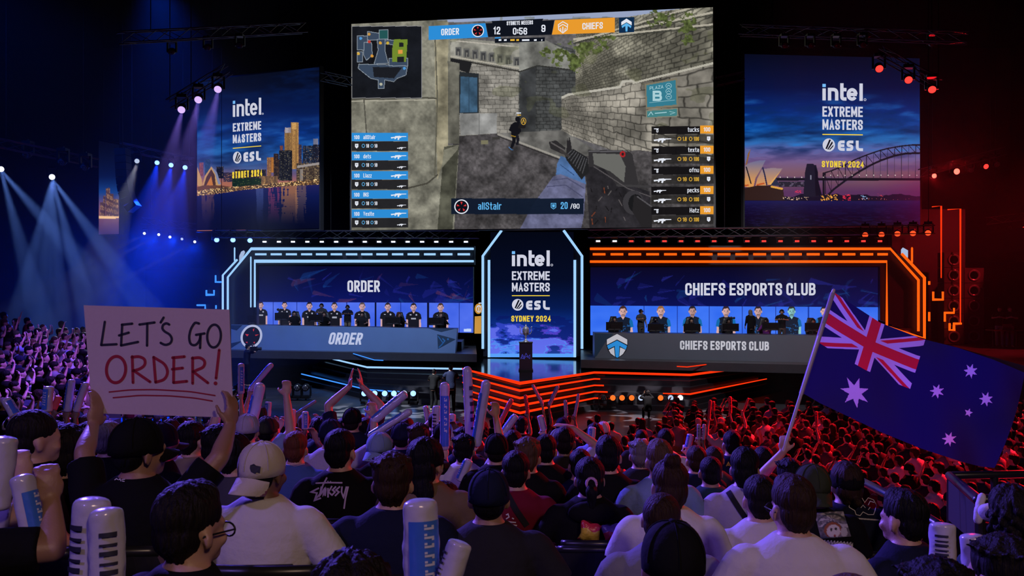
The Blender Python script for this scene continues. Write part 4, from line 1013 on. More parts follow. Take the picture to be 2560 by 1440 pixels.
# yellow banner between booth and gate
b = MB(); q = [S(x, y, 4.0) for x, y in ((1187,791),(1203,790),(1203,834),(1186,834))]; b.prism(q, (0, 0.05, 0))
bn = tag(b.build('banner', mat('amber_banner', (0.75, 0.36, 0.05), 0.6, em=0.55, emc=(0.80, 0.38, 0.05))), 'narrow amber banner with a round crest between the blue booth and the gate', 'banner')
plb = Plane(S(1187, 791, 4.0), S(1203, 790, 4.0), S(1187, 834, 4.0))
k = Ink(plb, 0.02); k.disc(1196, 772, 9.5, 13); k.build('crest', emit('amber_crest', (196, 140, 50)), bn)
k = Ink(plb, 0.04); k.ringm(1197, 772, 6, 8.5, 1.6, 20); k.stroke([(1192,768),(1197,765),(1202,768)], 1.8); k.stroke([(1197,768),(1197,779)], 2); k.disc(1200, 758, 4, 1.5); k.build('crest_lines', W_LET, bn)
# ------------------------------------------------------------------ people
def hand(b, w, d, n, curl=0.5, thumb=1, s=1.0, rad=0.0085):
    """palm, four unequal bent fingers and a thumb; d points along the hand, n out of the palm"""
    w = Vector(w); d = Vector(d).normalized(); n = Vector(n); n = (n - d*n.dot(d)).normalized(); l = d.cross(n)*thumb
    c = w + d*0.045*s
    M = Matrix((l, d, n)).transposed()
    b.ell(c, 0.042*s, 0.052*s, 0.018*s, M, 12, 7)
    for i, (o, ln) in enumerate(((-.030, .072), (-.010, .082), (.011, .078), (.030, .062))):
        p = w + d*0.085*s + l*o*-1*s
        a1 = curl*1.0; d1 = d*math.cos(a1) + n*math.sin(a1); p1 = p + d1*ln*.5*s
        a2 = curl*2.1; d2 = d*math.cos(a2) + n*math.sin(a2); p2 = p1 + d2*ln*.34*s
        a3 = curl*3.0; d3 = d*math.cos(a3) + n*math.sin(a3); p3 = p2 + d3*ln*.26*s
        b.cap(p, p1, rad*1.05*s, rad*s, 7, 2); b.cap(p1, p2, rad*s, rad*.94*s, 7, 2); b.cap(p2, p3, rad*.94*s, rad*.85*s, 7, 2)
    t0 = w + d*0.02*s + l*0.032*s; t1 = t0 + (l*0.8+d*0.75+n*0.35).normalized()*0.042*s; t2 = t1 + (d*(1-curl*.4)+n*(0.3+curl)-l*0.1).normalized()*0.038*s
    b.cap(t0, t1, 0.014*s, 0.011*s, 7, 2); b.cap(t1, t2, 0.011*s, 0.009*s, 7, 2)

ARM = {  # elbow, wrist, hand direction, palm normal for the right arm (x > 0), seated
 'lap': ((.265, .03, .80), (.17, .27, .70), (-.35, .9, -.2), (0, -.2, -1), .35),
 'wide': ((.315, .0, .80), (.20, .24, .72), (-.5, .8, 0), (-.3, 0, -1), .5),
 'fold': ((.275, .07, .80), (.05, .25, .84), (-1, .1, .1), (0, -1, 0), .3),
 'up': ((.30, .13, 1.16), (.25, .20, 1.43), (-.05, .15, 1), (-.3, 1, 0), .75),
 'high': ((.27, .10, 1.28), (.22, .16, 1.55), (-.1, .1, 1), (-.4, .9, 0), .8),
 'clap': ((.27, .17, 1.30), (.06, .24, 1.52), (-.3, .15, 1), (-1, .2, -.2), .15),
 'face': ((.27, .22, .98), (.10, .28, 1.18), (-.35, -.1, 1), (-.3, -1, 0), .5),
 'salute': ((.36, .12, 1.13), (.13, .15, 1.30), (-1, .05, .25), (0, .3, -1), .12),
 'sign': ((.36, .10, 1.20), (.305, .26, 1.43), (-.15, .35, 1), (-.9, .4, 0), .55),
 'desk': ((.26, .18, .80), (.20, .42, .78), (-.1, 1, 0), (0, 0, -1), .2),
 'side': ((.24, -.02, .78), (.27, .02, .56), (0, .15, -1), (-1, 0, 0), .3),
 'waist': ((.27, .05, .83), (.13, .25, .86), (-.8, .5, .1), (-.2, -1, .2), .6),
 'fist': ((.30, .20, .90), (.24, .30, 1.14), (0, .1, 1), (-.2, .9, 0), 1.0),
}
BODY = {}
def body(left='lap', right='lap', stand=False, sleeve='short', yaw=0, pitch=0, tilt=0, voxel=0.012, build=1.0, folds=True):
    """one continuous body plus fitted shirt and trousers; returns (body, shirt, trousers, head matrix)"""
    key = (left, right, stand, sleeve, yaw, pitch, tilt, voxel, build)
    if key in BODY: return BODY[key]
    up = 0.44 if stand else 0.0
    Z_ = Vector((0, 0, up)); V = lambda *a: Vector(a)
    N = 14 if voxel < .02 else 10
    def torso(g, top=True):
        R = []
        rows = [(.40,-.02,.150,.115),(.47,-.03,.172,.128),(.56,-.03,.168,.122),(.68,-.02,.158,.112),(.80,-.01,.168,.115),(.90,0,.182,.118),(.97,.0,.186,.108),(1.02,.0,.166,.094),(1.055,.003,.124,.080),(1.085,.008,.084,.068),(1.105,.012,.066,.062)]
        for z, y, rx, ry in rows:
            q = build if z < 1.05 else (1+build)/2 if z < 1.07 else 1.0
            R.append([V((rx*q+g)*math.cos(a), y+(ry*q+g)*math.sin(a), z)+Z_ for a in [2*math.pi*i/24 for i in range(24)]])
        return R
    b = MB()
    b.loft(torso(-0.006))
    def shoulder(s): return V(s*.176*build, .0, .985)
    arms = []
    for s, kind in ((-1, left), (1, right)):
        e, w_, hd, pn, cu = ARM[kind]
        m = lambda t: V(t[0]*s, t[1], t[2])
        arms.append((s, shoulder(s), m(e), m(w_), m(hd), m(pn), cu))
    for s, sh, e, w_, hd, pn, cu in arms:
        sh, e, w_ = sh+Z_, e+Z_, w_+Z_
        b.cap(sh, e, .050*build, .039*build, N); mid = e.lerp(w_, .3); b.cap(e, mid, .039*build, .040*build, N); b.cap(mid, w_, .040*build, .026, N)
        hand(b, w_, hd, pn, cu, 1 if s > 0 else -1)
    # legs
    for s in (-1, 1):
        if stand:
            h, k, a = V(s*.09, -.02, .90), V(s*.10, .01, .50), V(s*.105, -.03, .09)
        else:
            h, k, a = V(s*.09, .0, .50), V(s*.12, .42, .49), V(s*.12, .44, .09)
        b.cap(h, k, .080*build, .056, N); b.cap(k, k.lerp(a, .35), .055, .056, N); b.cap(k.lerp(a, .35), a, .056, .038, N); b.cap(a+V(0,-.03,-.035), a+V(s*.015,.14,-.045), .036, .032, N)
    # head on its neck
    piv = V(0, .015, 1.10)+Z_
    HM = Matrix.Translation(piv) @ Euler((math.radians(-pitch), math.radians(tilt), math.radians(yaw)), 'ZXY').to_matrix().to_4x4() @ Matrix.Translation(-piv+Z_+Vector((0, 0, -.05)))
    b.cap(V(0,.0,1.03)+Z_, V(0,.018,1.15)+Z_, .060, .055, N)
    h = MB()
    h.cap(V(0,.012,1.10), V(0,.03,1.20), .056, .056, N)
    h.ell(V(0,.020,1.262), .074, .094, .084, None, 20, 12); h.ell(V(0,.058,1.205), .060, .066, .070, None, 16, 10)
    h.ell(V(0,.088,1.158), .034, .034, .026); h.ell(V(0,.100,1.247), .056, .022, .020)
    h.cap(V(0,.118,1.232), V(0,.134,1.200), .010, .014, 8, 2); h.ell(V(0,.112,1.176), .025, .014, .010)
    for s in (-1, 1):
        h.ell(V(s*.080,.018,1.222), .010, .022, .033, Matrix.Rotation(s*.35, 3, 'Z'), 10, 7); h.ell(V(s*.042,.092,1.203), .022, .022, .022)
    h.xf(HM); b.v += []; n0 = len(b.v); b.add(h.v, h.f)
    bm_ = remesh(b, voxel, 3 if voxel < .02 else 2, 'body')
    # shirt
    t = MB(); g = .012
    R = torso(g)[1:]
    R[-1] = [p + Vector((0, 0, -.010)) for p in R[-1]]
    t.loft(R)
    for s, sh, e, w_, hd, pn, cu in arms:
        sh, e, w_ = sh+Z_, e+Z_, w_+Z_
        t.ell(sh+V(-s*.012,0,.0), .074*build, .070*build, .068*build, None, 14, 9)
        if sleeve == 'short':
            q = sh.lerp(e, .80); t.tube(sh, q, .069*build, .069*build, 14)
        elif sleeve == 'long':
            t.cap(sh, e, .066*build, .054*build, N); q = e.lerp(w_, .97); t.tube(e, q, .049*build, .036, 12)
        else: t.ell(sh, .060, .058, .058)
    sm = remesh(t, voxel, 3, 'shirt')
    if folds:
        a = coords(sm); n_ = np.empty(len(sm.vertices)*3); sm.vertices.foreach_get('normal', n_); n_ = n_.reshape(-1, 3)
        ph = len(BODY)*1.7
        d = 0.005*np.sin(a[:,2]*55+a[:,0]*26*np.sign(a[:,0])+3*np.sin(a[:,0]*17+ph)+ph)*np.clip((1.0+up-a[:,2])*3, .25, 1)*(fbm(a[:,0]*7+5+ph, a[:,2]*6, 5, 2)-.25)*2.2
        d += .012*(fbm(a[:,0]*5+9, a[:,2]*4+a[:,1]*4+ph, 3, 3)-.47)
        setcoords(sm, a+n_*np.maximum(d, -.003)[:,None])
    # trousers
    k = MB()
    for s in (-1, 1):
        if stand:
            hh, kk, aa = V(s*.09, -.02, .90), V(s*.10, .01, .50), V(s*.105, -.03, .09)
        else:
            hh, kk, aa = V(s*.09, .0, .50), V(s*.12, .42, .49), V(s*.12, .44, .10)
        k.cap(hh, kk, .094*build, .070, N); k.tube(kk, aa, .068, .056, 12); k.ell(kk, .070, .070, .070)
    k.ell(V(0,-.03,.48)+Z_, .178*build, .135, .09, None, 18, 8)
    tm = remesh(k, max(voxel, .016), 2, 'trousers')
    BODY[key] = (bm_, sm, tm, HM, arms, Z_)
    return BODY[key]

HAIR = {}
def hair(style, HMkey, HM, voxel=.010):
    key = (style, HMkey, voxel)
    if key in HAIR: return HAIR[key]
    V = lambda *a: Vector(a); h = MB()
    if style == 'buzz':
        h.ell(V(0,.006,1.272), .0785, .092, .083, None, 20, 12); h.ell(V(0,-.022,1.225), .071, .060, .068, None, 16, 10); amp, fr = .001, 60
    elif style == 'short':
        h.ell(V(0,.010,1.284), .082, .100, .084, None, 20, 12); h.ell(V(0,-.022,1.232), .074, .063, .070, None, 18, 10); h.ell(V(0,-.018,1.178), .046, .036, .034); amp, fr = .006, 34
    elif style == 'quiff':
        h.ell(V(0,.012,1.288), .080, .102, .090, None, 20, 12); h.ell(V(0,.055,1.325), .060, .055, .050); h.ell(V(0,-.022,1.232), .073, .062, .070, None, 18, 10); h.ell(V(0,-.018,1.180), .044, .035, .034); amp, fr = .008, 26
    elif style == 'tousled':
        h.ell(V(0,.008,1.290), .086, .103, .088, None, 20, 12); h.ell(V(0,-.024,1.234), .077, .066, .074, None, 18, 10); h.ell(V(0,-.020,1.178), .048, .038, .036); amp, fr = .011, 26
        for i in range(30):
            a = i*2.4; r = .045+.035*((i*7) % 5)/5; h.cap(V(r*math.cos(a), .01+r*math.sin(a), 1.352-.5*r), V(r*1.5*math.cos(a+.6), .01+r*1.5*math.sin(a+.6), 1.372-.42*r), .011, .004, 6, 2)
    elif style == 'curly':
        h.ell(V(0,.004,1.290), .094, .108, .092, None, 20, 12); h.ell(V(0,-.030,1.228), .086, .074, .084, None, 18, 10); amp, fr = .020, 40
        for i in range(70):
            a = i*2.399; z = 1.36-.2*(i/70); r = .095*math.sin(min(1.5, .25+i/34)); h.ell(V(r*math.cos(a), -.012+r*1.05*math.sin(a) if math.sin(a) < .55 or z > 1.3 else .02, z), .021, .021, .019, None, 7, 5)
    elif style == 'long':
        h.ell(V(0,.006,1.286), .088, .102, .088, None, 20, 12); h.ell(V(0,-.034,1.215), .088, .066, .095, None, 18, 10); h.ell(V(0,-.055,1.105), .098, .048, .110, None, 18, 10); h.ell(V(0,-.075,.99), .090, .036, .09, None, 16, 9); amp, fr = .010, 30
    elif style == 'pony':
        h.ell(V(0,.006,1.284), .085, .101, .086, None, 20, 12); h.ell(V(0,-.028,1.225), .080, .066, .076, None, 18, 10); h.cap(V(0,-.095,1.245), V(0,-.125,1.20), .024, .034); h.cap(V(0,-.125,1.20), V(0,-.115,1.05), .034, .014); amp, fr = .006, 34
    elif style == 'bun':
        h.ell(V(0,.008,1.284), .086, .101, .086, None, 20, 12); h.ell(V(0,-.028,1.225), .080, .066, .078, None, 18, 10); h.ell(V(0,-.03,1.165), .048, .040, .045); h.ell(V(0,-.045,1.372), .042, .042, .038); amp, fr = .010, 34
    elif style == 'lowbun':
        h.ell(V(0,.008,1.290), .086, .103, .090, None, 20, 12); h.ell(V(0,-.028,1.225), .080, .066, .078, None, 18, 10); h.ell(V(.02,-.098,1.165), .028, .030, .028); h.ell(V(0,-.03,1.17), .05, .045, .05); amp, fr = .007, 34
    else: raise KeyError(style)
    h.xf(HM)
    me = remesh(h, voxel, 2, 'hair')
    a = coords(me); n_ = np.empty(len(me.vertices)*3); me.vertices.foreach_get('normal', n_); n_ = n_.reshape(-1, 3)
    t = np.arctan2(a[:,0], a[:,1]-.01)
    q_ = np.hypot(a[:,0], a[:,1])*8; d = amp*1.5*(fbm(t*3.5+20+q_, a[:,2]*9+20, 3, 3)-.46)+amp*1.1*(fbm(t*13+50+q_*2, a[:,2]*11+a[:,1]*6+50, 8, 2)-.4)
    setcoords(me, a+n_*d[:,None])
    HAIR[key] = me
    return me

CAPM = {}
def cap_mesh(kind, HMkey, HM):
    """dome and peak of a baseball cap; kind 'front', 'back' or 'side' says where the peak points"""
    key = (kind, HMkey)
    if key in CAPM: return CAPM[key]
    c = Vector((0, .010, 1.262)); d = MB(); R = []
    for j in range(9):
        a = math.pi/2*j/8.6; q = math.cos(a)**.85
        R.append([c+Vector((.089*q*math.cos(t), .107*q*math.sin(t), .004+.100*math.sin(a))) for t in [2*math.pi*i/28 for i in range(28)]])
    R.insert(0, [c+Vector((.088*math.cos(t), .106*math.sin(t), -.028)) for t in [2*math.pi*i/28 for i in range(28)]])
    d.loft(R)
    d.ell(c+Vector((0,0,.104)), .011, .011, .007, None, 10, 6)
    n = len(d.v)
    for t in [2*math.pi*i/6+.5 for i in range(6)]:   # raised seams
        pts = [c+Vector((.0905*math.cos(a)**.85*math.cos(t), .1085*math.cos(a)**.85*math.sin(t), .004+.1015*math.sin(a))) for a in [math.pi/2*j/8.6 for j in range(9)]]
        for p, q in zip(pts[:-1], pts[1:]): d.tube(p, q, .0022, None, 4, False)
    p = MB(); sg = {'front': 0, 'back': math.pi, 'side': -math.pi/2.6}[kind]
    top, bot = [], []
    rows = []
    for j in range(6):
        r = j/5; row = []
        for i in range(13):
            u = -1+2*i/12; x = .082*u*(1-.10*r*r); y = .100*math.sqrt(max(0, 1-(u*.86)**2))+r*.075*math.sqrt(max(0, 1-(u*.98)**2))+.004
            z = -.022-.020*r-.022*u*u
            if kind == 'back': z -= .030*r
            row.append(Vector((x, y, z)))
        rows.append(row)
    rot = Matrix.Rotation(sg, 3, 'Z'); vs = [c+rot @ q for row in rows for q in row]; vs2 = [v+Vector((0,0,-.005)) for v in vs]
    fs = [(j*13+i, j*13+i+1, (j+1)*13+i+1, (j+1)*13+i) for j in range(5) for i in range(12)]
    k = len(vs); p.add(vs+vs2, fs+[tuple(x+k for x in reversed(f)) for f in fs]+[(5*13+i, 5*13+i+1, 5*13+i+1+k, 5*13+i+k) for i in range(12)]+[(j*13, (j+1)*13, (j+1)*13+k, j*13+k) for j in range(5)]+[((j+1)*13+12, j*13+12, j*13+12+k, (j+1)*13+12+k) for j in range(5)])
    d.xf(HM); p.xf(HM)
    CAPM[key] = (d.mesh('cap', [], True), p.mesh('peak', [], True))
    return CAPM[key]

PH = {}
def proto_mesh(key, fn):
    if key not in PH: PH[key] = fn()
    return PH[key]
def headset_mesh(HMkey, HM):
    b = MB(); c = Vector((0, .01, 1.25)); pts = [c+Vector((.098*math.cos(a), -.005, .112*math.sin(a))) for a in np.linspace(0, math.pi, 13)]
    b.pipe(pts, .011, 7)
    for s in (-1, 1): b.ell(Vector((s*.098, .01, 1.23)), .022, .040, .046, None, 12, 8)
    b.cap((-.095, .03, 1.20), (-.05, .13, 1.165), .006, None, 6, 1)
    b.xf(HM); return b.mesh('headset', [], True)
def glasses_mesh(HMkey, HM):
    b = MB()
    for s in (-1, 1):
        b.cap((s*.082, .0, 1.235), (s*.074, .115, 1.228), .003, None, 5, 1)
        pts = [Vector((s*.038+.028*math.cos(a), .125, 1.222+.020*math.sin(a))) for a in np.linspace(0, 2*math.pi, 15)]
        b.pipe(pts, .003, 5)
    b.cap((-.012, .13, 1.225), (.012, .13, 1.225), .003, None, 5, 1)
    b.xf(HM); return b.mesh('glasses', [], True)

SKINC = {'fair': (.46, .27, .20), 'tan': (.32, .175, .12), 'brown': (.16, .085, .055), 'pale': (.55, .35, .28)}
def skin(k): return mat('skin_'+k, SKINC[k], .48, var=.10, scale=14, bump=.08, bscale=120)
HAIRC = {'black': (.004, .0035, .004), 'dark': (.008, .0055, .0045), 'brown': (.028, .014, .008), 'light': (.085, .048, .025), 'blond': (.28, .17, .08), 'red': (.11, .035, .015), 'grey': (.16, .15, .15)}
def hairm(k): return mat('hair_'+k, HAIRC[k], .62, var=.5, scale=60, bump=.8, bscale=85, stretch=(1, 1, .14), spec=.18)
def cloth(name, c): return mat('cloth_'+name, c, .85, var=.10, scale=8, bump=.25, bscale=26, spec=.12)
CL = {'black': (.005, .005, .006), 'navy': (.009, .012, .034), 'white': (.62, .60, .60), 'cream': (.55, .50, .45), 'grey': (.20, .20, .22), 'dgrey': (.055, .055, .062), 'maroon': (.16, .008, .025), 'tan': (.17, .115, .07), 'teal': (.02, .05, .065), 'blue': (.06, .11, .30), 'lblue': (.20, .28, .46), 'red': (.35, .02, .03), 'olive': (.035, .045, .022), 'purple': (.14, .02, .20), 'lilac': (.40, .36, .46), 'denim': (.035, .045, .08), 'charcoal': (.020, .020, .024), 'khaki': (.24, .19, .12)}
def cl(k): return cloth(k, CL[k])

def setm(o, m):
    if len(o.data.materials) == 0: o.data.materials.append(m)
    o.material_slots[0].link = 'OBJECT'; o.material_slots[0].material = m

NP = [0]
def person(loc, yaw=0, scale=1.0, left='lap', right='lap', stand=False, sleeve='short', hy=0, hp=0, ht=0, voxel=.012, build=1.0,
           shirt='black', legs='denim', sk='fair', hr='short', hc='dark', cap=None, capc='black', label=None, group=None, headset=False, glasses=False, folds=True, eyes=False):
    bm_, sm, tm, HM, arms, Z_ = body(left, right, stand, sleeve, hy, hp, ht, voxel, build, folds)
    hk = (stand, hy, hp, ht)
    o = link('person', bm_, None, loc); setm(o, skin(sk)); o.rotation_euler = (0, 0, math.radians(yaw)); o.scale = (scale,)*3
    NP[0] += 1
    tag(o, label, 'person', group)
    s = link('shirt', sm, o); setm(s, cl(shirt)); t = link('trousers', tm, o); setm(t, cl(legs))
    hv = .008 if voxel < .015 else (.013 if voxel < .02 else .02)
    if cap:
        d, p = cap_mesh(cap, hk, HM); c = link('cap', d, o); setm(c, cl(capc)); q = link('peak', p, c); setm(q, cl(capc))
        if hr: h = link('hair', hair('buzz' if hr in ('short', 'quiff', 'buzz', 'tousled') else hr, hk, HM, hv), o); setm(h, hairm(hc))
    elif hr:
        h = link('hair', hair(hr, hk, HM, hv), o); setm(h, hairm(hc))
    if headset: k = link('headset', proto_mesh(('hs',)+hk, lambda: headset_mesh(hk, HM)), o); setm(k, M_BLACK)
    if glasses: k = link('glasses', proto_mesh(('gl',)+hk, lambda: glasses_mesh(hk, HM)), o); setm(k, M_METAL)
    if eyes:
        def em():
            b = MB()
            for sx in (-1, 1): b.ell((sx*.032, .103, 1.225), .013, .010, .009, None, 10, 6)
            b.xf(HM); return b.mesh('eyes', [], True)
        k = link('eyes', proto_mesh(('eye',)+hk, em), o); setm(k, mat('eye', (.03, .025, .025), .2))
    return o

def wrist_of(o, side, left, right, stand, scale, yaw):
    e, w_, hd, pn, cu = ARM[left if side < 0 else right]
    v = Vector((w_[0]*side, w_[1], w_[2] + (.44 if stand else 0))) + Vector((hd[0]*side, hd[1], hd[2])).normalized()*.07
    return o.location + Matrix.Rotation(math.radians(yaw), 3, 'Z') @ (v*scale)

def seated_at(px, py, d, yaw=0, scale=1.0, top=1.322, **k):
    """seat a person so that the crown shows at that point of the view"""
    p = P(px, py, d); off = Matrix.Rotation(math.radians(yaw), 3, 'Z') @ Vector((0, .01, 0))
    return person((p.x-off.x*scale, p.y-off.y*scale, p.z-(top+(.44 if k.get('stand') else 0))*scale), yaw, scale, **k)
# ------------------------------------------------------------------ desks, monitors, players
M_DESKF = mat('desk_front_left', (0.17, 0.29, 0.52), 0.5, var=0.08, scale=1.5)
M_DESKG = mat('desk_front_right', (0.13, 0.14, 0.18), 0.5, var=0.08, scale=1.5)
M_DTOP = mat('desk_top_black', (0.02, 0.02, 0.024), 0.35, var=0.2)
def lerp_d(px, a, b): t = (px-a[0])/(b[0]-a[0]); return a[1]+(b[1]-a[1])*t
DL = ((578, 41.0), (1143, 38.45)); DR = ((1487, 37.6), (2190, 34.8))
def desk(label, q, ds, m, depth=0.95):
    """front face corners TL TR BR BL in pixels"""
    A, B_, C_, D = [P(x, y, d) for (x, y), d in zip(q, ds)]
    root = empty('player_desk', (C_+D)/2, label, 'desk')
    pl = Plane(A, B_, D); C_ = pl.at(*q[2]); back = Vector((0, depth, 0))
    b = MB(); b.prism([A, B_, C_, D], -pl.n*0.06); b.build('front_panel', m, root)
    b = MB(); b.prism([A+back*.06, B_+back*.06, B_+back, A+back], (0, 0, -0.05)); b.build('top', M_DTOP, root)
    for U, L in ((A, D), (B_, C_)):
        b = MB(); b.prism([U+back*.07-Vector((0,0,.05)), U+back-Vector((0,0,.05)), L+back, L+back*.07], Vector((0.04 if U is A else -0.04, 0, 0))); b.build('side_panel', M_DTOP, root)
    return root, pl
dkl, pdl = desk('long grey desk with white team lettering under the blue arch', ((578, 811.5), (1143, 822), (1138, 883), (578, 873)), (41.05, 38.55, 38.5, 41.0), M_DESKF)
dkr, pdr = desk('long dark grey desk with white team lettering under the orange arch', ((1487, 832), (2190, 840), (2190, 909), (1487, 895)), (37.65, 34.85, 34.8, 37.6), M_DESKG)
W_GLOW = mat('white_vinyl_glow', (0.80, 0.80, 0.84), 0.5, em=0.32, emc=(.8, .82, .92))  # desk lettering with some brightness built in as glow
k = Ink(pdl, 0.01); k.text('ORDER', 819.5, 902, 861, 30, 5.4, 2.7, 0.24, 0.012); k.build('lettering', W_GLOW, dkl)
k = Ink(pdl, 0.006); k.disc(628.5, 841, 26, 30, 36, 0.5); k.build('emblem_disc', mat('emblem_black', (.02, .02, .025), .5), dkl)
k = Ink(pdl, 0.012); k.ringm(628.5, 841, 23.5, 27.5, 5.5, 40, 0.5); k.build('emblem_ring', W_GLOW, dkl)
k = Ink(pdl, 0.012)
for q in (((632,824),(636,821),(634,829)), ((613,835),(622,836),(618,841)), ((638,837),(648,836),(639,840)), ((614,856),(618,854),(619,858)), ((633,856),(637,854),(637,859))): k.poly(q)
k.build('emblem_marks', mat('emblem_red_glow', (.8, .04, .04), .5, em=.5, emc=(.8, .04, .05)), dkl)  # red marks carry a built-in glow besides their colour
k = Ink(pdl, 0.008); k.poly([(1093,835.5),(1139,848),(1095,872)]); k.poly([(1071,820.6),(1135,821.8),(1103,830)]); k.build('dark_triangles', mat('petrol_vinyl', (.03, .07, .13), .5), dkl)
k = Ink(pdl, 0.012); k.stroke([(1095,840),(1108,858),(1098,868)], 2.2); k.stroke([(1106,846),(1112,852),(1104,862),(1097,869)], 3); k.disc(1120, 848, 2.5); k.build('blue_scratches', mat('blue_vinyl_glow', (.03, .16, .42), .5, em=.2), dkl)  # faint glow put into the blue strokes
k = Ink(pdl, 0.008); k.poly([(578,812.5),(606,813),(592,826),(578,822)]); k.poly([(578,870),(578,858),(606,852)]); k.build('corner_shapes', mat('petrol_vinyl', (.03, .06, .11)), dkl)
k = Ink(pdr, 0.01); k.text('CHIEFS ESPORTS CLUB', 1700, 1922.5, 874, 22.5, 4.1, 2.1, 0, 0.011); k.build('lettering', W_GLOW, dkr)
q8 = lambda a, b_: (a/8.533+1480, b_/8.533+755)
k = Ink(pdr, 0.006); k.poly([q8(*p) for p in ((535,668),(765,795),(765,920),(735,1030),(660,1130),(540,1200),(415,1130),(340,1030),(305,920),(305,795))]); k.build('emblem_backing', mat('emblem_black', (.02, .02, .025)), dkr)  # black shield printed behind the emblem
k = Ink(pdr, 0.012); k.poly([q8(*p) for p in ((535,680),(752,800),(752,912),(535,800),(318,912),(318,800))])
k.poly([q8(*p) for p in ((358,1025),(470,965),(490,1165),(400,1100))]); k.poly([q8(*p) for p in ((600,965),(715,1020),(660,1110),(583,1165))]); k.build('emblem_white', W_GLOW, dkr)
k = Ink(pdr, 0.014); k.poly([q8(*p) for p in ((535,820),(748,935),(722,1015),(600,945),(535,912),(470,945),(350,1005),(322,930))]); k.poly([q8(*p) for p in ((490,930),(535,915),(582,935),(585,960),(572,1170),(540,1190),(505,1170),(485,960))]); k.build('emblem_blue', mat('sky_blue_vinyl_glow', (.02, .30, .80), .5, em=.45, emc=(.03, .35, .90)), dkr)  # emblem blue is partly self-lit by emission
k = Ink(pdr, 0.007); k.poly([q8(*p) for p in ((55,665),(460,680),(300,840),(100,1150),(55,1180))]); k.build('corner_shapes', mat('petrol_vinyl', (.03, .06, .11)), dkr)
b = MB(); a, c = Z(600, 40.9, PLZ), Z(1150, 38.9, PLZ); b.prism([a+Vector((0,1.25,0)), c+Vector((0,1.25,0)), c+Vector((0,3.4,0)), a+Vector((0,3.4,0))], (0, 0, .40)); tag(b.build('riser', M_PLAT), 'low riser behind the blue side desk', 'riser')
b = MB(); a, c = Z(1500, 37.5, PRZ), Z(2180, 34.9, PRZ); b.prism([a+Vector((0,1.25,0)), c+Vector((0,1.25,0)), c+Vector((0,3.2,0)), a+Vector((0,3.2,0))], (0, 0, .40)); tag(b.build('riser', M_PLAT), 'low riser behind the orange side desk', 'riser')

def monitor(x0, x1, y0, y1, ytop, d, label, grp):
    A, B_ = P(x0, y0, d), P(x1, y0, d); C_ = P(x1, y1, d); base = P((x0+x1)/2, ytop, d)
    root = empty('monitor', base, label, 'monitor', grp)
    c = (A+C_)/2; hw, hh = (B_.x-A.x)/2, (A.z-C_.z)/2
    b = MB(); b.obox(c, (hw, 0, 0), (0, .014, 0), (0, 0, hh)); b.obox(c+Vector((0,-.022,0)), (hw*.5, 0, 0), (0, .014, 0), (0, 0, hh*.5)); b.build('screen_back', M_METAL, root)
    b = MB(); b.prism([c+Vector((-hw*.95,-.0145,-hh*.9)), c+Vector((hw*.95,-.0145,-hh*.9)), c+Vector((0,-.036,0))], (0,.002,0)); b.build('back_shell', mat('grey_plastic', (.05, .05, .055), .3), root)
    b = MB(); b.tube(base, c+Vector((0,-.02,0)), .02, None, 8); b.build('stand', M_BLACK, root)
    b = MB(); b.lathe(base, [(.13, 0), (.13, .012), (.02, .02)], 16); b.build('foot', M_BLACK, root)
mons = [(619,640,788,811,'at the far end by the cut corner'), (687,721,782,801,'beside the first bearded player'), (771,807,786,805,'in front of the second portrait pair'), (860,878,790,806,'small, in front of the standing man in navy'), (963,1000,793,811,'beside the curly-haired player'), (1070.5,1109,794,813,'nearest the gate')]
for x0, x1, y0, y1, t in mons:
    xm = (x0+x1)/2; monitor(x0, x1, y0, y1, lerp_d(xm, (578, 811.5), (1143, 822))-.6, lerp_d(xm, *DL)+.45, 'black monitor on the blue side desk '+t, 'monitors on the blue side desk')
mons = [(1515,1557,805,826,'nearest the gate, seen from behind'), (1619,1660,810,829,'beside the standing man in a cap'), (1709,1751,809.5,830,'in front of the long-haired portrait'), (1806,1847,809,828,'in front of the fourth portrait'), (1905,1947,806.6,826,'in front of the purple hoodie'), (2012,2050,807,828,'next to the flag pole')]
for x0, x1, y0, y1, t in mons:
    xm = (x0+x1)/2; monitor(x0, x1, y0, y1, lerp_d(xm, (1487, 832), (2190, 840))-.6, lerp_d(xm, *DR)+.45, 'black monitor on the orange side desk '+t, 'monitors on the orange side desk')

def gaming_chair():
    root = empty('gaming_chair', (0, 0, 0)); m = mat('gaming_chair_black', (.018, .018, .02), .45, var=.2); r = []
    b = MB()
    for z, w_, y in ((.50,.22,-.20),(.75,.25,-.24),(1.0,.24,-.27),(1.18,.17,-.30),(1.32,.13,-.32)): r.append([Vector((w_*math.cos(a), y+.05*math.sin(a)+.03*abs(math.cos(a)), z)) for a in [2*math.pi*i/16 for i in range(16)]])
    b.loft(r); b.build('backrest', m, root, True, True)
    b = MB(); b.box((-.25,-.24,.40), (.25,.24,.49)); b.build('seat', m, root, False, True)
    b = MB(); b.tube((0,0,.06), (0,0,.40), .03); 
    for i in range(5): b.tube((0,0,.08), (.28*math.cos(i*1.257), .28*math.sin(i*1.257), .05), .022, .018)
    b.build('base', M_METAL, root, False, True)
    return root
gch = gaming_chair(); first = [True]
def place(proto, loc, rz, label, cat, group, flag):
    o = proto if flag[0] else dup(proto); flag[0] = False
    o.location = loc; o.rotation_euler = (0, 0, rz); return tag(o, label, cat, group)
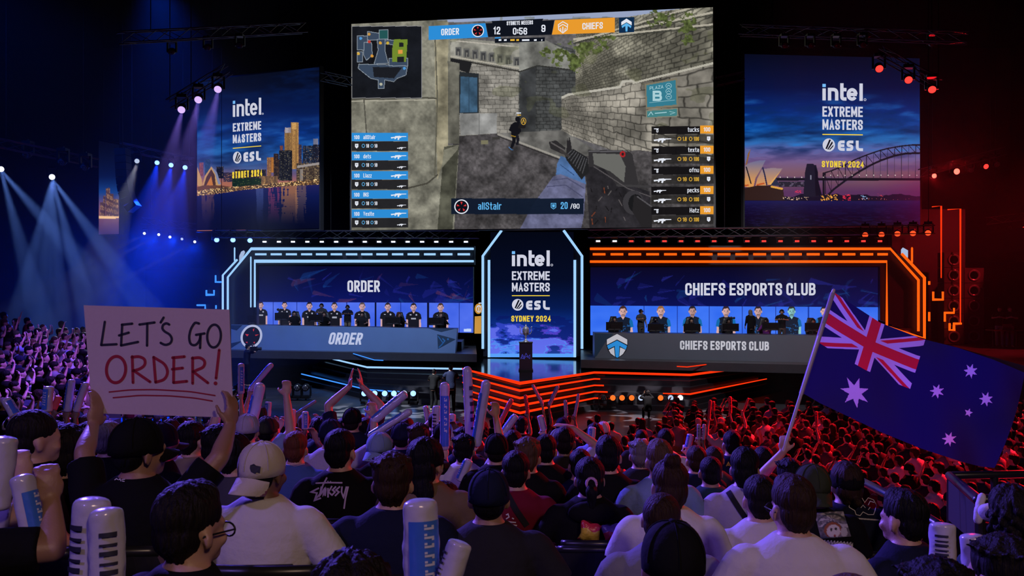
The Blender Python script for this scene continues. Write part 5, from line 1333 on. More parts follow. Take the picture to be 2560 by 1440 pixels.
def player(px, py, ds, floor, label, **k):
    d = lerp_d(px, *ds)+1.75; p = P(px, py, d); sc_ = (p.z-floor)/1.322
    o = person((p.x, d, floor), 180+k.pop('turn', 0), min(1.1, max(.9, sc_)), 'desk', 'desk', False, k.pop('sleeve', 'short'), voxel=.018, label=label, group='players at the desks', folds=False, headset=k.pop('headset', True), eyes=True, **k)
    place(gch, (p.x, d+.05, floor), math.pi, 'black gaming chair behind the '+label.split(' seated')[0].replace('person', 'player'), 'chair', 'gaming chairs', first)
fl = PLZ+.40
player(735.5, 777, DL, fl, 'person in a black jersey seated beside the monitor nearest the cut corner', hc='black', sk='tan', turn=20)
player(810, 779, DL, fl, 'bearded person in black jersey seated below the standing man in grey', hc='brown', sk='tan', turn=15)
player(905.5, 779, DL, fl, 'bearded person in an olive-black jersey seated before the fifth portrait', hc='dark', sk='tan', shirt='charcoal', turn=0)
player(997, 780, DL, fl, 'person with curly reddish hair and headset seated at the blue side desk', hr='curly', hc='red', sk='tan', turn=40)
player(1101.6, 780, DL, fl, 'person with light hair in black hoodie seated nearest the gate on the blue side', hr='tousled', hc='light', sleeve='long', turn=30)
def stander(px, py, d, floor, label, **k):
    p = P(px, py, d); s_ = (p.z-floor)/1.762
    return person((p.x, d, floor), k.pop('yaw', 180), min(1.12, max(.88, s_)), k.pop('left', 'side'), k.pop('right', 'side'), True, k.pop('sleeve', 'short'), voxel=.018, label=label, folds=False, eyes=True, **k)
stander(804, 758, 42.6, fl, 'person in a dark grey polo and headset standing between portraits on the blue side', shirt='dgrey', left='waist', right='waist', sk='tan', headset=True, legs='khaki')
stander(869, 762, 42.4, fl, 'person in a navy polo holding a tablet, standing on the blue side', shirt='navy', left='waist', right='waist', sk='brown', hc='black', headset=True, legs='khaki')
fr = PRZ+.40
player(1535.6, 791, DR, fr, 'person with glasses and headset seated behind the monitor nearest the gate on the orange side', sk='tan', glasses=True, hc='brown')
player(1638, 792, DR, fr, 'person in a black and blue cap seated before the second portrait on the orange side', cap='front', capc='navy', shirt='navy', sk='tan')
player(1728, 794, DR, fr, 'person with long dark hair seated before the long-haired portrait', hr='long', hc='black', sk='tan')
player(1821, 796, DR, fr, 'person with glasses seated behind the fourth monitor on the orange side', hr='curly', hc='black', sk='brown', glasses=True, shirt='charcoal')
player(1916, 795, DR, fr, 'person in a purple hoodie and black cap seated on the orange side', cap='front', capc='black', shirt='purple', sleeve='long', turn=-40)
player(2033, 796, DR, fr, 'person in a black top and headset seated behind the monitor next to the flag pole', hc='black', sk='brown', turn=-25)
stander(1603, 772, 38.9, fr, 'person in dark grey shirt and black cap standing on the orange side', shirt='dgrey', legs='dgrey', cap='front', capc='black', sk='tan', right='waist', hp=-25, yaw=205)
stander(1954.5, 773, 38.0, fr, 'person in a black T-shirt with folded hands and headset standing on the orange side', shirt='black', legs='dgrey', left='waist', right='waist', sk='tan', headset=True, hc='black', yaw=160)
stander(1876, 774, 38.2, fr, 'person in black with long grey hair standing on the orange side', shirt='black', legs='black', hr='long', hc='grey', sleeve='long', yaw=20)
# desk microphones on stands
M_MIC = M_BLACK
for px, y0, y1, ds, pts, lab in ((698, 771, 800, DL, ((578,811.5),(1143,822)), 'round twin-headed camera on a thin pole behind the second monitor'), (1501, 0, 0, DL, None, None), (1831, 792, 826, DR, ((1487,832),(2190,840)), 'round camera on a thin pole behind the fourth orange side monitor')):
    if pts is None: continue
    d = lerp_d(px, *ds)+.7; top = P(px, y0+3, d); base = P(px, lerp_d(px, *pts)-1.2, d)
    root = empty('pole_camera', base, lab, 'camera'); b = MB(); b.tube(base, top, .012); b.lathe(base, [(.09,0),(.09,.012),(.01,.02)], 12); b.build('pole', M_MIC, root); b = MB(); b.ell(top+Vector((-.05,0,0)), .07, .05, .06); b.ell(top+Vector((.07,0,0)), .05, .05, .05); b.build('camera_head', M_MIC, root)
# trophy on its plinth
M_SILV = mat('polished_silver', (.80, .80, .84), .28, .75, var=.05)
tb = P(1314.5, 855, 36.8)
pd = empty('trophy_plinth', (tb.x, tb.y, 1.2), 'black square plinth carrying the silver trophy on the stage floor', 'plinth')
b = MB(); b.box((tb.x-.27, tb.y-.27, 1.26), (tb.x+.27, tb.y+.27, tb.z-.03)); b.build('column', mat('plinth_black', (.008, .008, .016), .25), pd)
b = MB(); b.box((tb.x-.30, tb.y-.30, 1.2), (tb.x+.30, tb.y+.30, 1.26)); b.build('foot', M_METAL, pd)
b = MB(); b.box((tb.x-.29, tb.y-.29, tb.z-.03), (tb.x+.29, tb.y+.29, tb.z)); b.build('top', M_METAL, pd)
pp = Plane((tb.x-.27, tb.y-.27, 1.3), (tb.x+.27, tb.y-.27, 1.3), (tb.x-.27, tb.y-.27, 2.2))
k = Ink(pp, .006)
for q in ([(1302,898),(1306,886),(1311,893),(1315,883),(1320,892),(1325,887),(1324,897)], [(1302,893),(1308,897),(1316,891),(1324,896)], [(1304,888),(1312,898)]): k.stroke(q, 1.0)
k.build('emblem_lines', emit('plinth_emblem', (70, 72, 190), .8), pd)
tr = empty('trophy', tb, 'silver two-handled trophy cup on the black plinth', 'trophy')
b = MB(); b.lathe(tb, [(.13,0),(.13,.03),(.09,.05),(.05,.09),(.028,.14),(.026,.19),(.05,.215),(.03,.24),(.07,.28),(.11,.34),(.135,.42),(.14,.52),(.125,.57),(.13,.59),(.10,.62),(.04,.66),(.022,.69),(.03,.72),(.012,.75)], 24); b.build('cup', M_SILV, tr, True)
for s in (-1, 1):
    b = MB(); pts = [tb+Vector((s*x, 0, z)) for x, z in ((.10,.33),(.19,.34),(.235,.42),(.24,.52),(.215,.60),(.25,.64),(.27,.62))]
    b.pipe(pts, .014, 8)
    b.build('handle', M_SILV, tr, True)
b = MB()
for z in (.36,.40,.44,.48,.52): b.tube(tb+Vector((0,0,z)), tb+Vector((0,0,z+.012)), .147 if z > .38 else .13, None, 24)
b.build('engraved_bands', mat('dull_silver', (.4, .4, .44), .4, 1.0), tr)
# ------------------------------------------------------------------ trusses and lamps
L_WHITE = emit('lamp_white', (236, 240, 255), 3.0); L_BLUE = emit('lamp_blue', (120, 160, 255), 3.0); L_VIO = emit('lamp_violet', (190, 160, 255), 1.5)
L_RED = emit('lamp_red', (255, 46, 40), 2.6); L_ORG = emit('lamp_orange', (255, 112, 40), 1.25); L_HOT = emit('lamp_red_hot', (255, 84, 70), 4.0); L_RDO = emit('lamp_red_orange', (255, 74, 34), 1.5); L_OFF = mat('lamp_glass_off', (.10, .10, .12), .1)
L_DIM = emit('lamp_dim_white', (190, 205, 235), 1.0)
def truss(p0, p1, label, size=.32, n=None, hang=True, ts=(.15, .85)):
    p0 = Vector(p0); p1 = Vector(p1); d = p1-p0; L = d.length; d.normalize()
    u = d.cross(Vector((0, 0, 1))).normalized(); v = u.cross(d).normalized(); n = n or max(3, int(L/.55)); r = .022
    b = MB(); cs = [u*a*size/2+v*c*size/2 for a, c in ((-1,-1),(1,-1),(1,1),(-1,1))]
    for c in cs: b.tube(p0+c, p1+c, r, None, 6)
    for i in range(n):
        a, e = p0+d*L*i/n, p0+d*L*(i+1)/n
        for j in range(4): b.tube(a+cs[j], e+cs[(j+1) % 4] if i % 2 else e+cs[j-1], r*.55, None, 4, False)
    root = empty('lighting_truss', (p0+p1)/2, label, 'truss', 'lighting trusses')
    b.build('lattice', M_ALU, root)
    if hang:
        for t in ts:
            a = p0.lerp(p1, t)+v*size*.5; b = MB(); b.tube(a, (a.x, a.y, 21.02), .015, None, 5); b.build('hanging_cable', M_METAL, root)
    return root
truss(S(535, 586, -.6), S(1196, 586, -.6), 'long truss of white lamps over the blue side booth', ts=(.03, .455))
truss(S(1470, 584, -.6), S(2335, 574, -.6), 'long truss of red lamps over the red side booth', ts=(.41, .985))
truss(P(425, 262, 30), P(572, 172, 30), 'sloping truss with violet lamps beside the skyline screen', ts=(.04, .40))
truss(P(2196, 128, 30), P(2345, 212, 30), 'sloping truss with red lamps beside the bridge screen', ts=(.80, .97))
truss(P(-30, 352, 33), P(246, 408, 35), 'truss at the far left that carries the white beam lamps')
truss(P(300, 366, 39), P(482, 405, 41), 'truss of blue lamps left of the skyline screen')
truss(P(356, 552, 44), P(492, 568, 44), 'low truss of small beam lamps left of the blue booth')
truss(P(2302, 432, 37), P(2510, 378, 37), 'truss of red lamps right of the bridge screen')
truss(P(2470, 552, 40), P(2600, 536, 40), 'short truss with dark lamps at the far right edge')
truss(P(300, 95, 26), P(760, 70, 31), 'dark truss high under the ceiling at the left')
truss(P(1850, 75, 30), P(2420, 95, 27), 'dark truss high under the ceiling at the right')
truss(P(806, 190, 36), P(874, 205, 37), 'stub of dark truss between the skyline screen and the main screen')
truss(P(1790, 205, 36), P(1858, 190, 36), 'stub of dark truss between the main screen and the bridge screen')

def strobe():
    root = empty('strobe_lamp', (0, 0, 0)); b = MB(); b.box((-.13,-.05,-.06), (.13,.12,.06)); b.build('body', M_METAL, root, False, True)
    b = MB(); b.box((-.095,-.058,-.036), (.095,-.05,.036)); o = b.build('lens', L_WHITE, root, False, True); setm(o, L_WHITE)
    b = MB()
    for s in (-1, 1): b.box((s*.15-.012,-.015,-.03), (s*.15+.012,.015,.18))
    b.box((-.16,-.19,.15), (.16,.19,.19)); b.build('yoke', M_METAL, root, False, True)
    return root
def mover(R=.13):
    """a moving head that hangs by its base and looks along -Y"""
    root = empty('moving_head_lamp', (0, 0, 0)); b = MB(); b.box((-.17,-.18,.36), (.17,.18,.48)); b.box((-.03,-.03,.48), (.03,.03,.56)); b.build('base', M_METAL, root, False, True)
    b = MB()
    for s in (-1, 1): b.box((s*.20-.03,-.06,-.06), (s*.20+.03,.06,.38))
    b.build('yoke', M_METAL, root, False, True)
    b = MB(); b.lathe((0, .20, 0), [(.06, 0), (.12, .03), (.15, .12), (.155, .30), (.15, .36), (.13, .37)], 20, (0, -1, 0)); o = b.build('head', M_METAL, root, True, True)
    b = MB(); b.lathe((0, -.172, 0), [(R, 0), (R, .006)], 24, (0, -1, 0))
    for i in range(7): b.lathe((0 if i == 6 else .08*math.cos(i*1.047), -.178, 0 if i == 6 else .08*math.sin(i*1.047)), [(.034, 0), (.03, .012), (.01, .016)], 10, (0, -1, 0))
    k = b.build('lens', L_BLUE, o, True, True); setm(k, L_BLUE)
    return root
st0 = strobe(); mv0 = mover(); fs, fm = [True], [True]
def lensmat(root, m):
    for c in root.children_recursive:
        if c.name.startswith('lens'): c.material_slots[0].link = 'OBJECT'; c.material_slots[0].material = m
ORDN = ('first','second','third','fourth','fifth','sixth','seventh','eighth','ninth','tenth','eleventh','twelfth','thirteenth','fourteenth','fifteenth','sixteenth','seventeenth','eighteenth','nineteenth','twentieth')
for i, x in enumerate((662,698,733,769,805,841,877,912.5,948,983.5,1019.5,1055.5,1091,1128,1165)):
    o = place(st0, S(x, 604.5, -.6), 0, '%s white strobe from the left on the truss over the blue booth' % ORDN[i], 'lamp', 'white strobes over the blue booth', fs)
    o.scale = (.9,)*3; lensmat(o, L_WHITE)
for i in range(18):
    x = 1495+41.4*i; wt = i < 2
    o = place(st0, S(x, 603.0, -.6), 0, ('%s white strobe from the gate over the orange booth' % ORDN[i]) if wt else ('%s red strobe from the left over the orange booth' % ORDN[i-2]), 'lamp', 'red strobes over the orange booth', fs)
    o.scale = (.9,)*3; lensmat(o, L_WHITE if wt else L_RED)
def move(px, py, d, tgt, m, label, grp=None, sc_=1.0, flip=False, py_is_S=False):
    p = S(px, py, d) if py_is_S else P(px, py, d)
    o = place(mv0, p, 0, label, 'lamp', grp, fm)
    v = (Vector(tgt)-p) if not isinstance(tgt, float) else Vector((0, -1, tgt))
    o.rotation_euler = (0, math.pi if flip else 0, math.atan2(v.x, -v.y)); o.scale = (sc_,)*3
    pit = math.atan2(v.z, math.hypot(v.x, v.y))*(-1 if flip else 1)
    for c in o.children:
        if c.name.startswith('head'): c.rotation_euler = (-pit, 0, 0)
    lensmat(o, m); return o
for i, (x, y) in enumerate(((541,597),(582,597),(625,598))): move(x, y, -.6, (-9, 30, 2), L_BLUE, '%s blue moving head left of the strobe row' % ORDN[i], 'blue moving heads by the cut corner', .85, False, True)
for i, (x, y) in enumerate(((2163,585),(2204,584),(2244,582),(2283,581),(2321,580))): move(x, y, -.6, (9, 22, 2), L_RDO, '%s red moving head above the cut corner of the orange frame' % ORDN[i], 'red moving heads by the cut corner', .85, False, True)
for i, (x, y, d) in enumerate(((455,270,30),(497,245,30),(546,219,30))): move(x, y, d, P(x-30, y+90, d-2.5), L_VIO, 'violet moving head beside the skyline screen, %s' % ('lowest of three','middle of three','highest of three')[i], 'violet moving heads', .95)
for i, (x, y, d) in enumerate(((2197,168,30),(2270,196,30),(2329,220,30))): move(x, y, d, P(x+30, y+80, d-2.5), L_RED, 'red moving head beside the bridge screen, %s' % ('highest of three','middle of three','lowest of three')[i], 'red moving heads on the slope', .95)
move(130, 441, 33, P(130, 500, 29), L_WHITE, 'bright white beam lamp at the left that throws a fan of beams', None, .8)
move(2, 421, 33, P(20, 500, 29), L_WHITE, 'white beam lamp at the very left edge', None, .8)
for x, y in ((70, 384), (158, 402), (214, 415)): move(x, y, 34, -.6, L_OFF, 'unlit moving head on the far left truss, at %s' % {70: 'its left end', 158: 'its middle', 214: 'its right end'}[x], 'unlit moving heads')
move(343, 401, 39.3, P(325, 450, 36), L_DIM, 'white moving head nearest the speaker column', None, .8)
for i, (x, y) in enumerate(((393,405),(428,411),(463,417))): move(x, y, 40.2, P(x-10, y+50, 37), L_BLUE, 'blue moving head left of the skyline screen, %s from the left' % ORDN[i], 'blue moving heads on the left truss', .8)
for i, (x, y) in enumerate(((362,583),(398,586),(426,592),(456,597),(488,604))): move(x, y, 44, P(x-60, y+30, 40), L_WHITE if i != 3 else L_DIM, '%s small beam lamp on the low truss left of the blue booth' % ORDN[i], 'small beam lamps', .5)
move(2332, 440, 37, -.1, L_HOT, 'glaring red lamp right of the bridge screen, left one of two', None, .75); move(2387, 429, 37, -.1, L_HOT, 'glaring red lamp right of the bridge screen, right one of two', None, .95)
for i, (x, y) in enumerate(((2424,424),(2461,415),(2488,410))): move(x, y, 37, -.3, L_OFF if i != 1 else L_RED, 'dim moving head right of the glaring red lamps, %s' % ORDN[i], 'dim moving heads', .8)
for i, (x, y) in enumerate(((2524,574),(2557,569))): move(x, y, 40, -.3, L_RED, 'moving head with a small red glow at the right edge, %s' % ('left one', 'right one')[i], None, .35)
for i, (x, y) in enumerate(((1960, 112), (2025, 112), (2090, 112), (2155, 110), (2330, 108))): move(x, y, 28.2, -.4, L_OFF, 'unlit moving head under the high right truss, %s from the left' % ORDN[i], 'unlit moving heads high at the right', .7)
for i, (x, y) in enumerate(((430, 128), (520, 118), (600, 112))): move(x, y, 28.5, -.4, L_OFF, 'unlit moving head under the high left truss, %s from the left' % ORDN[i], 'unlit moving heads high at the left', .7)
# lamps standing on the floor in front of the steps
for i, x in enumerate((722, 744, 765)): move(x, 968, 36.4, -.15, L_OFF, 'dark moving head on the floor left of the steps, %s of three' % ORDN[i], 'dark floor lamps', .95, True)
for i, x in enumerate((912, 938, 963, 986, 1012, 1034)):
    o = move(x, 983, 35.2, 0.05, (L_BLUE, L_BLUE, L_BLUE, L_BLUE, L_DIM, L_BLUE)[i], '%s floor lamp from the left at the foot of the blue steps' % ORDN[i], 'floor lamps by the blue steps', .85, True)
for i, x in enumerate((1508, 1531, 1554, 1578, 1601, 1650, 1675, 1699)):
    move(x, 994, 33.6, 0.05, (L_OFF, L_ORG, L_ORG, L_ORG, L_DIM, L_ORG, L_DIM, L_WHITE)[i], '%s floor lamp from the left at the foot of the red steps' % ORDN[i], 'floor lamps by the red steps', .8, True)
# speaker column
la = empty('line_array_speaker', P(318, 470, 38), 'curved black column of loudspeakers hanging left of the skyline screen', 'loudspeaker')
pts = [(306,372),(307,390),(308,408),(309,426),(310,444),(312,462),(315,479),(320,495),(327,510)]
for (x0, y0), (x1, y1) in zip(pts, pts[1:]+[(337, 523)]):
    b = MB(); a, c = P(x0, y0, 38), P(x1, y1, 38); ax = (c-a)/2; b.obox((a+c)/2, ax*.94, (0, .28, 0), Vector((0, -1, 0)).cross(ax.normalized())*.24); b.build('cabinet', M_BLACK, la)
b = MB(); b.tube(P(306, 372, 38), Vector((P(306, 372, 38).x, 38, 21.02)), .02); b.build('hanging_cable', M_METAL, la)
# side walls of speakers on the right and the dark set walls that carry the bracket lights
def cabinet():
    root = empty('speaker_cabinet', (0, 0, 0)); b = MB(); b.box((-.40,-.30,0), (.40,.45,.64)); b.build('box', mat('cabinet_black', (.03, .03, .032), .4), root, False, True)
    b = MB(); b.lathe((0,-.30,.32), [(.24,0),(.25,.03),(.21,.035),(.13,-.04),(.07,-.05),(.06,-.03),(.0,-.02)], 22, (0,-1,0)); b.build('cone', mat('speaker_cone', (.10, .10, .11), .22, var=.3), root, True, True)
    return root
c0 = cabinet(); fc = [True]
for ci, (px, d) in enumerate(((2378, 38.0), (2428, 38.4))):
    for r in range(6 if ci == 0 else 5):
        z0 = 2.24+.66*r
        place(c0, Z(px, d, z0), -.1, 'black loudspeaker cabinet, %s from below in the %s stack right of the orange frame' % (ORDN[r], ('nearer', 'farther')[ci]), 'loudspeaker', 'loudspeaker stacks on the right', fc)
for ci, px in enumerate((2257,)):
    for r in range(2): place(c0, Z(px, 37.2, PRZ+.66*r), -.1, 'black loudspeaker cabinet inside the cut corner of the orange frame, %s one' % ('lower', 'upper')[r], 'loudspeaker', 'loudspeakers in the orange frame', fc)
b = MB(); b.box((-18.5, 44.4, 0), (-14.75, 44.7, 5.6)); tag(b.build('set_wall', M_FASB), 'dark set wall left of the blue frame behind the bracket lights', 'wall panel')
b = MB(); b.box((17.1, 39.6, 0), (20.4, 40.0, 8.2)); tag(b.build('set_wall', M_FASB), 'dark set wall right of the orange frame behind the loudspeakers', 'wall panel')
for pts, lab in (([(2330,517),(2353,515),(2353,695)], 'tall thin red light line beside the orange frame, shorter left one'), ([(2369,524),(2401,522),(2401,808)], 'tall thin red light line beside the orange frame, longer right one')):
    tag(strip('light_line', [P(x, y, 37.4) for x, y in pts], LED_R, None, .022), lab, 'light')
b = MB(); b.box((21.5, 33, 6.2), (34, 52, 7.2)); tag(b.build('balcony', M_WALL), kind='structure')
# side riser with a table and two people at the far right
b = MB(); b.prism([G(2322, 849, 2.2), G(2600, 925, 2.2), Vector((33.9, 26, 2.2)), Vector((33.9, 56, 2.2)), Vector((G(2322, 849, 2.2).x, 56, 2.2))], (0, 0, -2.2)); tag(b.build('side_riser', M_FLOOR), kind='structure')
tc = Z(2513, 35.6, 2.2); t_ = empty('folding_table', tc, 'dark table with papers on the riser at the far right', 'table'); b = MB(); b.box((tc.x-.62, tc.y-.3, 2.92), (tc.x+.55, tc.y+.35, 2.96)); b.build('top', M_BLACK, t_)
for sx in (-.5, .45):
    b = MB(); b.tube((tc.x+sx, tc.y, 2.2), (tc.x+sx, tc.y, 2.92), .03); b.build('leg', M_METAL, t_)
lp = empty('laptop', (tc.x+.02, tc.y, 2.96), 'open laptop on the dark table at the far right', 'laptop'); b = MB(); b.box((tc.x-.18, tc.y-.1, 2.96), (tc.x+.18, tc.y+.14, 2.98)); b.build('keyboard_deck', M_ALU, lp); b = MB(); b.obox((tc.x, tc.y-.14, 3.09), (.18,0,0), (0,.008,.0), (0,-.03,.11)); b.build('lid', mat('grey_plastic', (.05, .05, .055)), lp)
person(Z(2499, 36.4, 2.2), 150, .97, 'fold', 'fold', True, voxel=.018, shirt='black', legs='grey', sk='tan', hc='black', label='person with folded arms standing behind the far right table, left of two', folds=False, eyes=True)
person(Z(2524, 36.3, 2.2), 165, .97, 'fold', 'fold', True, voxel=.018, shirt='charcoal', legs='grey', sk='fair', hc='dark', label='person with folded arms standing behind the far right table, right of two', folds=False, eyes=True)

# ------------------------------------------------------------------ haze and beams on the left, a little on the right
def haze(name, lo, hi, dens, aniso=.2):
    b = MB(); b.box(lo, hi); m = bpy.data.materials.new(name); m.use_nodes = True; nt = m.node_tree
    nt.nodes.remove(nt.nodes['Principled BSDF']); v = nt.nodes.new('ShaderNodeVolumeScatter'); v.inputs['Density'].default_value = dens; v.inputs['Anisotropy'].default_value = aniso; v.inputs['Color'].default_value = (.9, .92, 1, 1)
    nt.links.new(v.outputs[0], nt.nodes['Material Output'].inputs['Volume'])
    try: m.cycles.homogeneous_volume = True
    except Exception: pass
    o = b.build(name, m); return tag(o, 'thin smoke haze drifting through the lamp beams', 'haze', None, 'stuff')
haze('haze', (-33.9, 27, .02), (-9.2, 58, 17), .006)
haze('haze', (9.6, 29.5, .02), (33, 58, 17), .004)
BW = (.16, .33, 1.0)
def beam(a, b_, c, w, deg): spot('beam', a, b_, c, w*4.0, deg, .35, .06)
s0 = P(130, 447, 32.6)
for px, py in ((62, 720), (104, 740), (146, 735), (196, 690), (250, 610)): beam(s0, P(px, py, 31.5), BW, 10000, 9)
s1 = P(2, 426, 32.6)
for px, py in ((60, 640), (120, 560)): beam(s1, P(px, py, 31.5), BW, 8000, 9)
beam(P(165, 541, 33.5), P(300, 570, 34), (.8, .85, 1), 900, 1.6)
beam(P(343, 408, 38.7), P(318, 480, 36), (.8, .85, 1), 2200, 10)
for x, y in ((393,411),(428,417),(463,423)): beam(P(x, y, 39.6), P(x-26, y+110, 38), (.005, .04, 1.0), 4200, 26)
for x, y in ((488,606),(398,588),(362,585)): beam(P(x, y, 43.4), P(x-120, y+62, 42), (.6, .68, 1), 1900, 5)
for x, y in ((380,590),(440,598),(490,610)): spot('low_truss_fill_blue', P(x, y, 43.2), P(x-130, y+170, 36), (.0, .04, 1.0), 3200, 80, .9, .2)  # wide blue fill added along the low truss for the lower haze
for x, y in ((455,276),(497,251),(546,225)): beam(P(x, y, 29.4), P(x-26, y+110, 28.6), (.34, .22, 1), 2600, 17)
for x, y in ((2197,174),(2270,202),(2329,226)): beam(P(x, y, 29.4), P(x+34, y+110, 28.6), (1, .03, .05), 2600, 17)
spot('haze_fill_blue', (-15, 37, 18), (-15, 44, 3), (.0, .07, 1.0), 6000, 70, 1.0, .5)  # fill added above the left haze for its blue tone, no fixture

spot('right_red_fill', (24, 30, 12), (20, 37, 2.5), (1, .02, .03), 8000, 70, .8, .3)  # red fill added over the far right riser and stacks

for x, y, e in ((2332, 440, 260), (2387, 429, 480)): spot('glare_red', P(x, y, 36.6), P(x-100, y+60, 20), (1, .01, .015), e, 150, .6, .15)
spot('truss_fill_blue', (-21, 27, 17), (-16, 36, 9.5), (.0, .08, 1.0), 2600, 60, .8, .3)  # added to turn the left trusses blue, no lamp built for it
# ------------------------------------------------------------------ raked seating, chairs
def zhead(d): return float(np.interp(d, [1.6, 2.4, 3.6, 4.8, 6.2, 8.0, 10.0, 11.6], [4.16, 4.06, 3.98, 3.80, 3.60, 3.40, 3.16, 2.95]))
b = MB(); rows = [(1.2, 2.0), (2.0, 2.9), (2.9, 4.05), (4.05, 4.95), (4.95, 5.75), (5.75, 6.55), (6.55, 7.4), (7.4, 8.2), (8.2, 9.0), (9.0, 9.8), (9.8, 10.7), (10.7, 12.0)]
for a, e in rows:
    z = zhead((a+e)/2+.1)-1.39; b.box((-9.5, a, -.05), (5.2 if a < 7.3 else 2.4, e, z))
tag(b.build('stand_tier', M_CONC), kind='structure')
def arena_chair():
    root = empty('arena_chair', (0, 0, 0)); m = mat('chair_plastic', (.016, .016, .02), .32, var=.2, rvar=.06); R = []
    b = MB()
    for t in np.linspace(0, 1, 7):
        z = .46+.42*t; w_ = .205+.02*math.sin(t*math.pi)-(.02 if t == 1 else 0); R.append((z, w_))
    rows_ = []
    for z, w_ in R:
        rows_.append([Vector((w_*u, -.20-.05*(1-u*u)-.10*(z-.46), z-.012*u*u)) for u in np.linspace(-1, 1, 11)]+[Vector((w_*u, -.165-.05*(1-u*u)-.10*(z-.46), z-.012*u*u)) for u in np.linspace(1, -1, 11)])
    b.loft(rows_); b.build('backrest', m, root, False, True)
    b = MB(); top = [Vector((.188*u, -.183-.05*(1-u*u)-.042, .885-.012*u*u)) for u in np.linspace(-1, 1, 13)]
    b.pipe(top, .021, 8); b.build('rim', m, root, True, True)
    b = MB(); b.box((-.21, -.20, .40), (.21, .20, .455)); b.build('seat', m, root, False, True)
    b = MB(); b.box((-.04, -.06, 0), (.04, .06, .40)); b.box((-.12, -.10, 0), (.12, .10, .02)); b.build('pedestal', M_METAL, root, False, True)
    return root
ac0 = arena_chair(); fa = [True]

# ------------------------------------------------------------------ inflatable cheering sticks
M_STICK = mat('inflated_white_film', (.50, .48, .62), .20, var=.06, scale=20, bump=.12, bscale=30, spec=.6)
M_STB = mat('inflated_blue_film', (.05, .16, .62), .22, var=.1, bump=.1, bscale=30); M_STR = mat('red_and_red_lit_film', (.7, .10, .10), .25)  # red colour stands in for red light on the red-lit sticks
M_INKD = mat('dark_print', (.02, .02, .05), .5); M_INKW = mat('pale_print', (.6, .62, .75), .5)
def cheer_stick(base, tip, r, label, style=0, group='inflatable cheering sticks'):
    base = Vector(base); tip = Vector(tip); ax = tip-base; L = ax.length; q = ax.normalized().to_track_quat('Z', 'Y').to_matrix()
    if q.col[1].y > 0: q = q @ Matrix.Rotation(math.pi, 3, 'Z')   # turn the print towards the seats behind
    b = MB(); n = 24; R = []; sd = (base.x*7.3+base.z*3.1) % 50
    hs = [0, .012, .03, .05]+list(np.linspace(.07, .91, 26))+[.93, .95, .968, .982, .993, 1.0]; ks = [.55, .8, .93, .99]+[1.0]*26+[.985, .95, .87, .72, .50, .22]
    for h, k in zip(hs, ks):
        R.append([Vector((r*k*math.cos(a)*1.04, r*k*math.sin(a)*.94, h*L))*1.0+Vector((math.cos(a), math.sin(a), 0))*r*.10*k*(noise.noise(Vector((math.cos(a)*1.6+sd, math.sin(a)*1.6, h*L*16)))+.6*noise.noise(Vector((a*2.5, h*L*38, sd)))) for a in [2*math.pi*i/n for i in range(n)]])
    b.loft(R); b.v = [q @ v for v in b.v]
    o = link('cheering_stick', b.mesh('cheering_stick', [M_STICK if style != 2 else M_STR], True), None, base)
    tag(o, label, 'cheering stick', group)
    def wrap(a0, a1, h0, h1, rr): 
        k = max(2, int((a1-a0)/.2)); m = MB(); m.add([q @ Vector((r*rr*math.cos(a0+(a1-a0)*i/k), r*rr*math.sin(a0+(a1-a0)*i/k), L*h)) for h in (h0, h1) for i in range(k+1)], [(i, i+1, i+k+2, i+k+1) for i in range(k)]); return m
    if style in (0, 1):
        m = wrap(1.2, 2.3, .10, .88, 1.10) if style == 0 else wrap(.6, 2.5, .06, .80, 1.10); m.build('blue_panel', M_STB, o, True, True)
        m = MB()
        for i, h in enumerate(np.linspace(.28, .72, 6)):
            for a0, a1, hh in ((1.45, 2.0, 0), (1.45, 1.60, .03), (1.85, 2.0, .018 if i % 2 else -.018)):
                w_ = wrap(a0, a1, h+hh, h+hh+.022, 1.14); m.add(w_.v, w_.f)
        m.build('print', M_INKW, o, True, True)
    else:
        m = MB()
        for i, h in enumerate(np.linspace(.2, .7, 6)):
            w_ = wrap(.9, 1.9, h, h+.03+.02*(i % 2), 1.09); m.add(w_.v, w_.f)
        m.build('print', M_INKD, o, True, True)
    return o

# ------------------------------------------------------------------ prints laid on shirts
from mathutils.bvhtree import BVHTree
class Surf:
    """the back of a shirt as seen along picture rays"""
    def __init__(s, shirt, person_):
        s.M = Matrix.LocRotScale(person_.location, person_.rotation_euler, person_.scale); me = shirt.data
        s.t = BVHTree.FromPolygons([s.M @ v.co for v in me.vertices], [tuple(p.vertices) for p in me.polygons]); s.o = shirt; s.last = person_.location.y
    def at(s, px, py, lift=0.004):
        d = Vector(((px-1280)/F, 1, -(py-720)/F)).normalized(); h = s.t.ray_cast(CAM, d)
        if h[0] is None: return CAM+d*(s.last/d.y)
        s.last = h[0].y-lift
        return h[0]-d*lift
class SInk(Ink):
    def stroke(s, pts, w, closed=False):
        pts = fillet(pts, closed); out = []
        for a, c in zip(pts, pts[1:]+([pts[0]] if closed else [])):
            n = max(1, int(math.dist(a, c)/3)); out += [(a[0]+(c[0]-a[0])*i/n, a[1]+(c[1]-a[1])*i/n) for i in range(n)]
        if not closed: out.append(pts[-1])
        return Ink.stroke(s, out, w, closed)
    def build(s, name, m, parent=None):
        I = s.p.M.inverted(); s.b.v = [I @ v for v in s.b.v]
        return s.b.build(name, m, s.p.o, False, True)

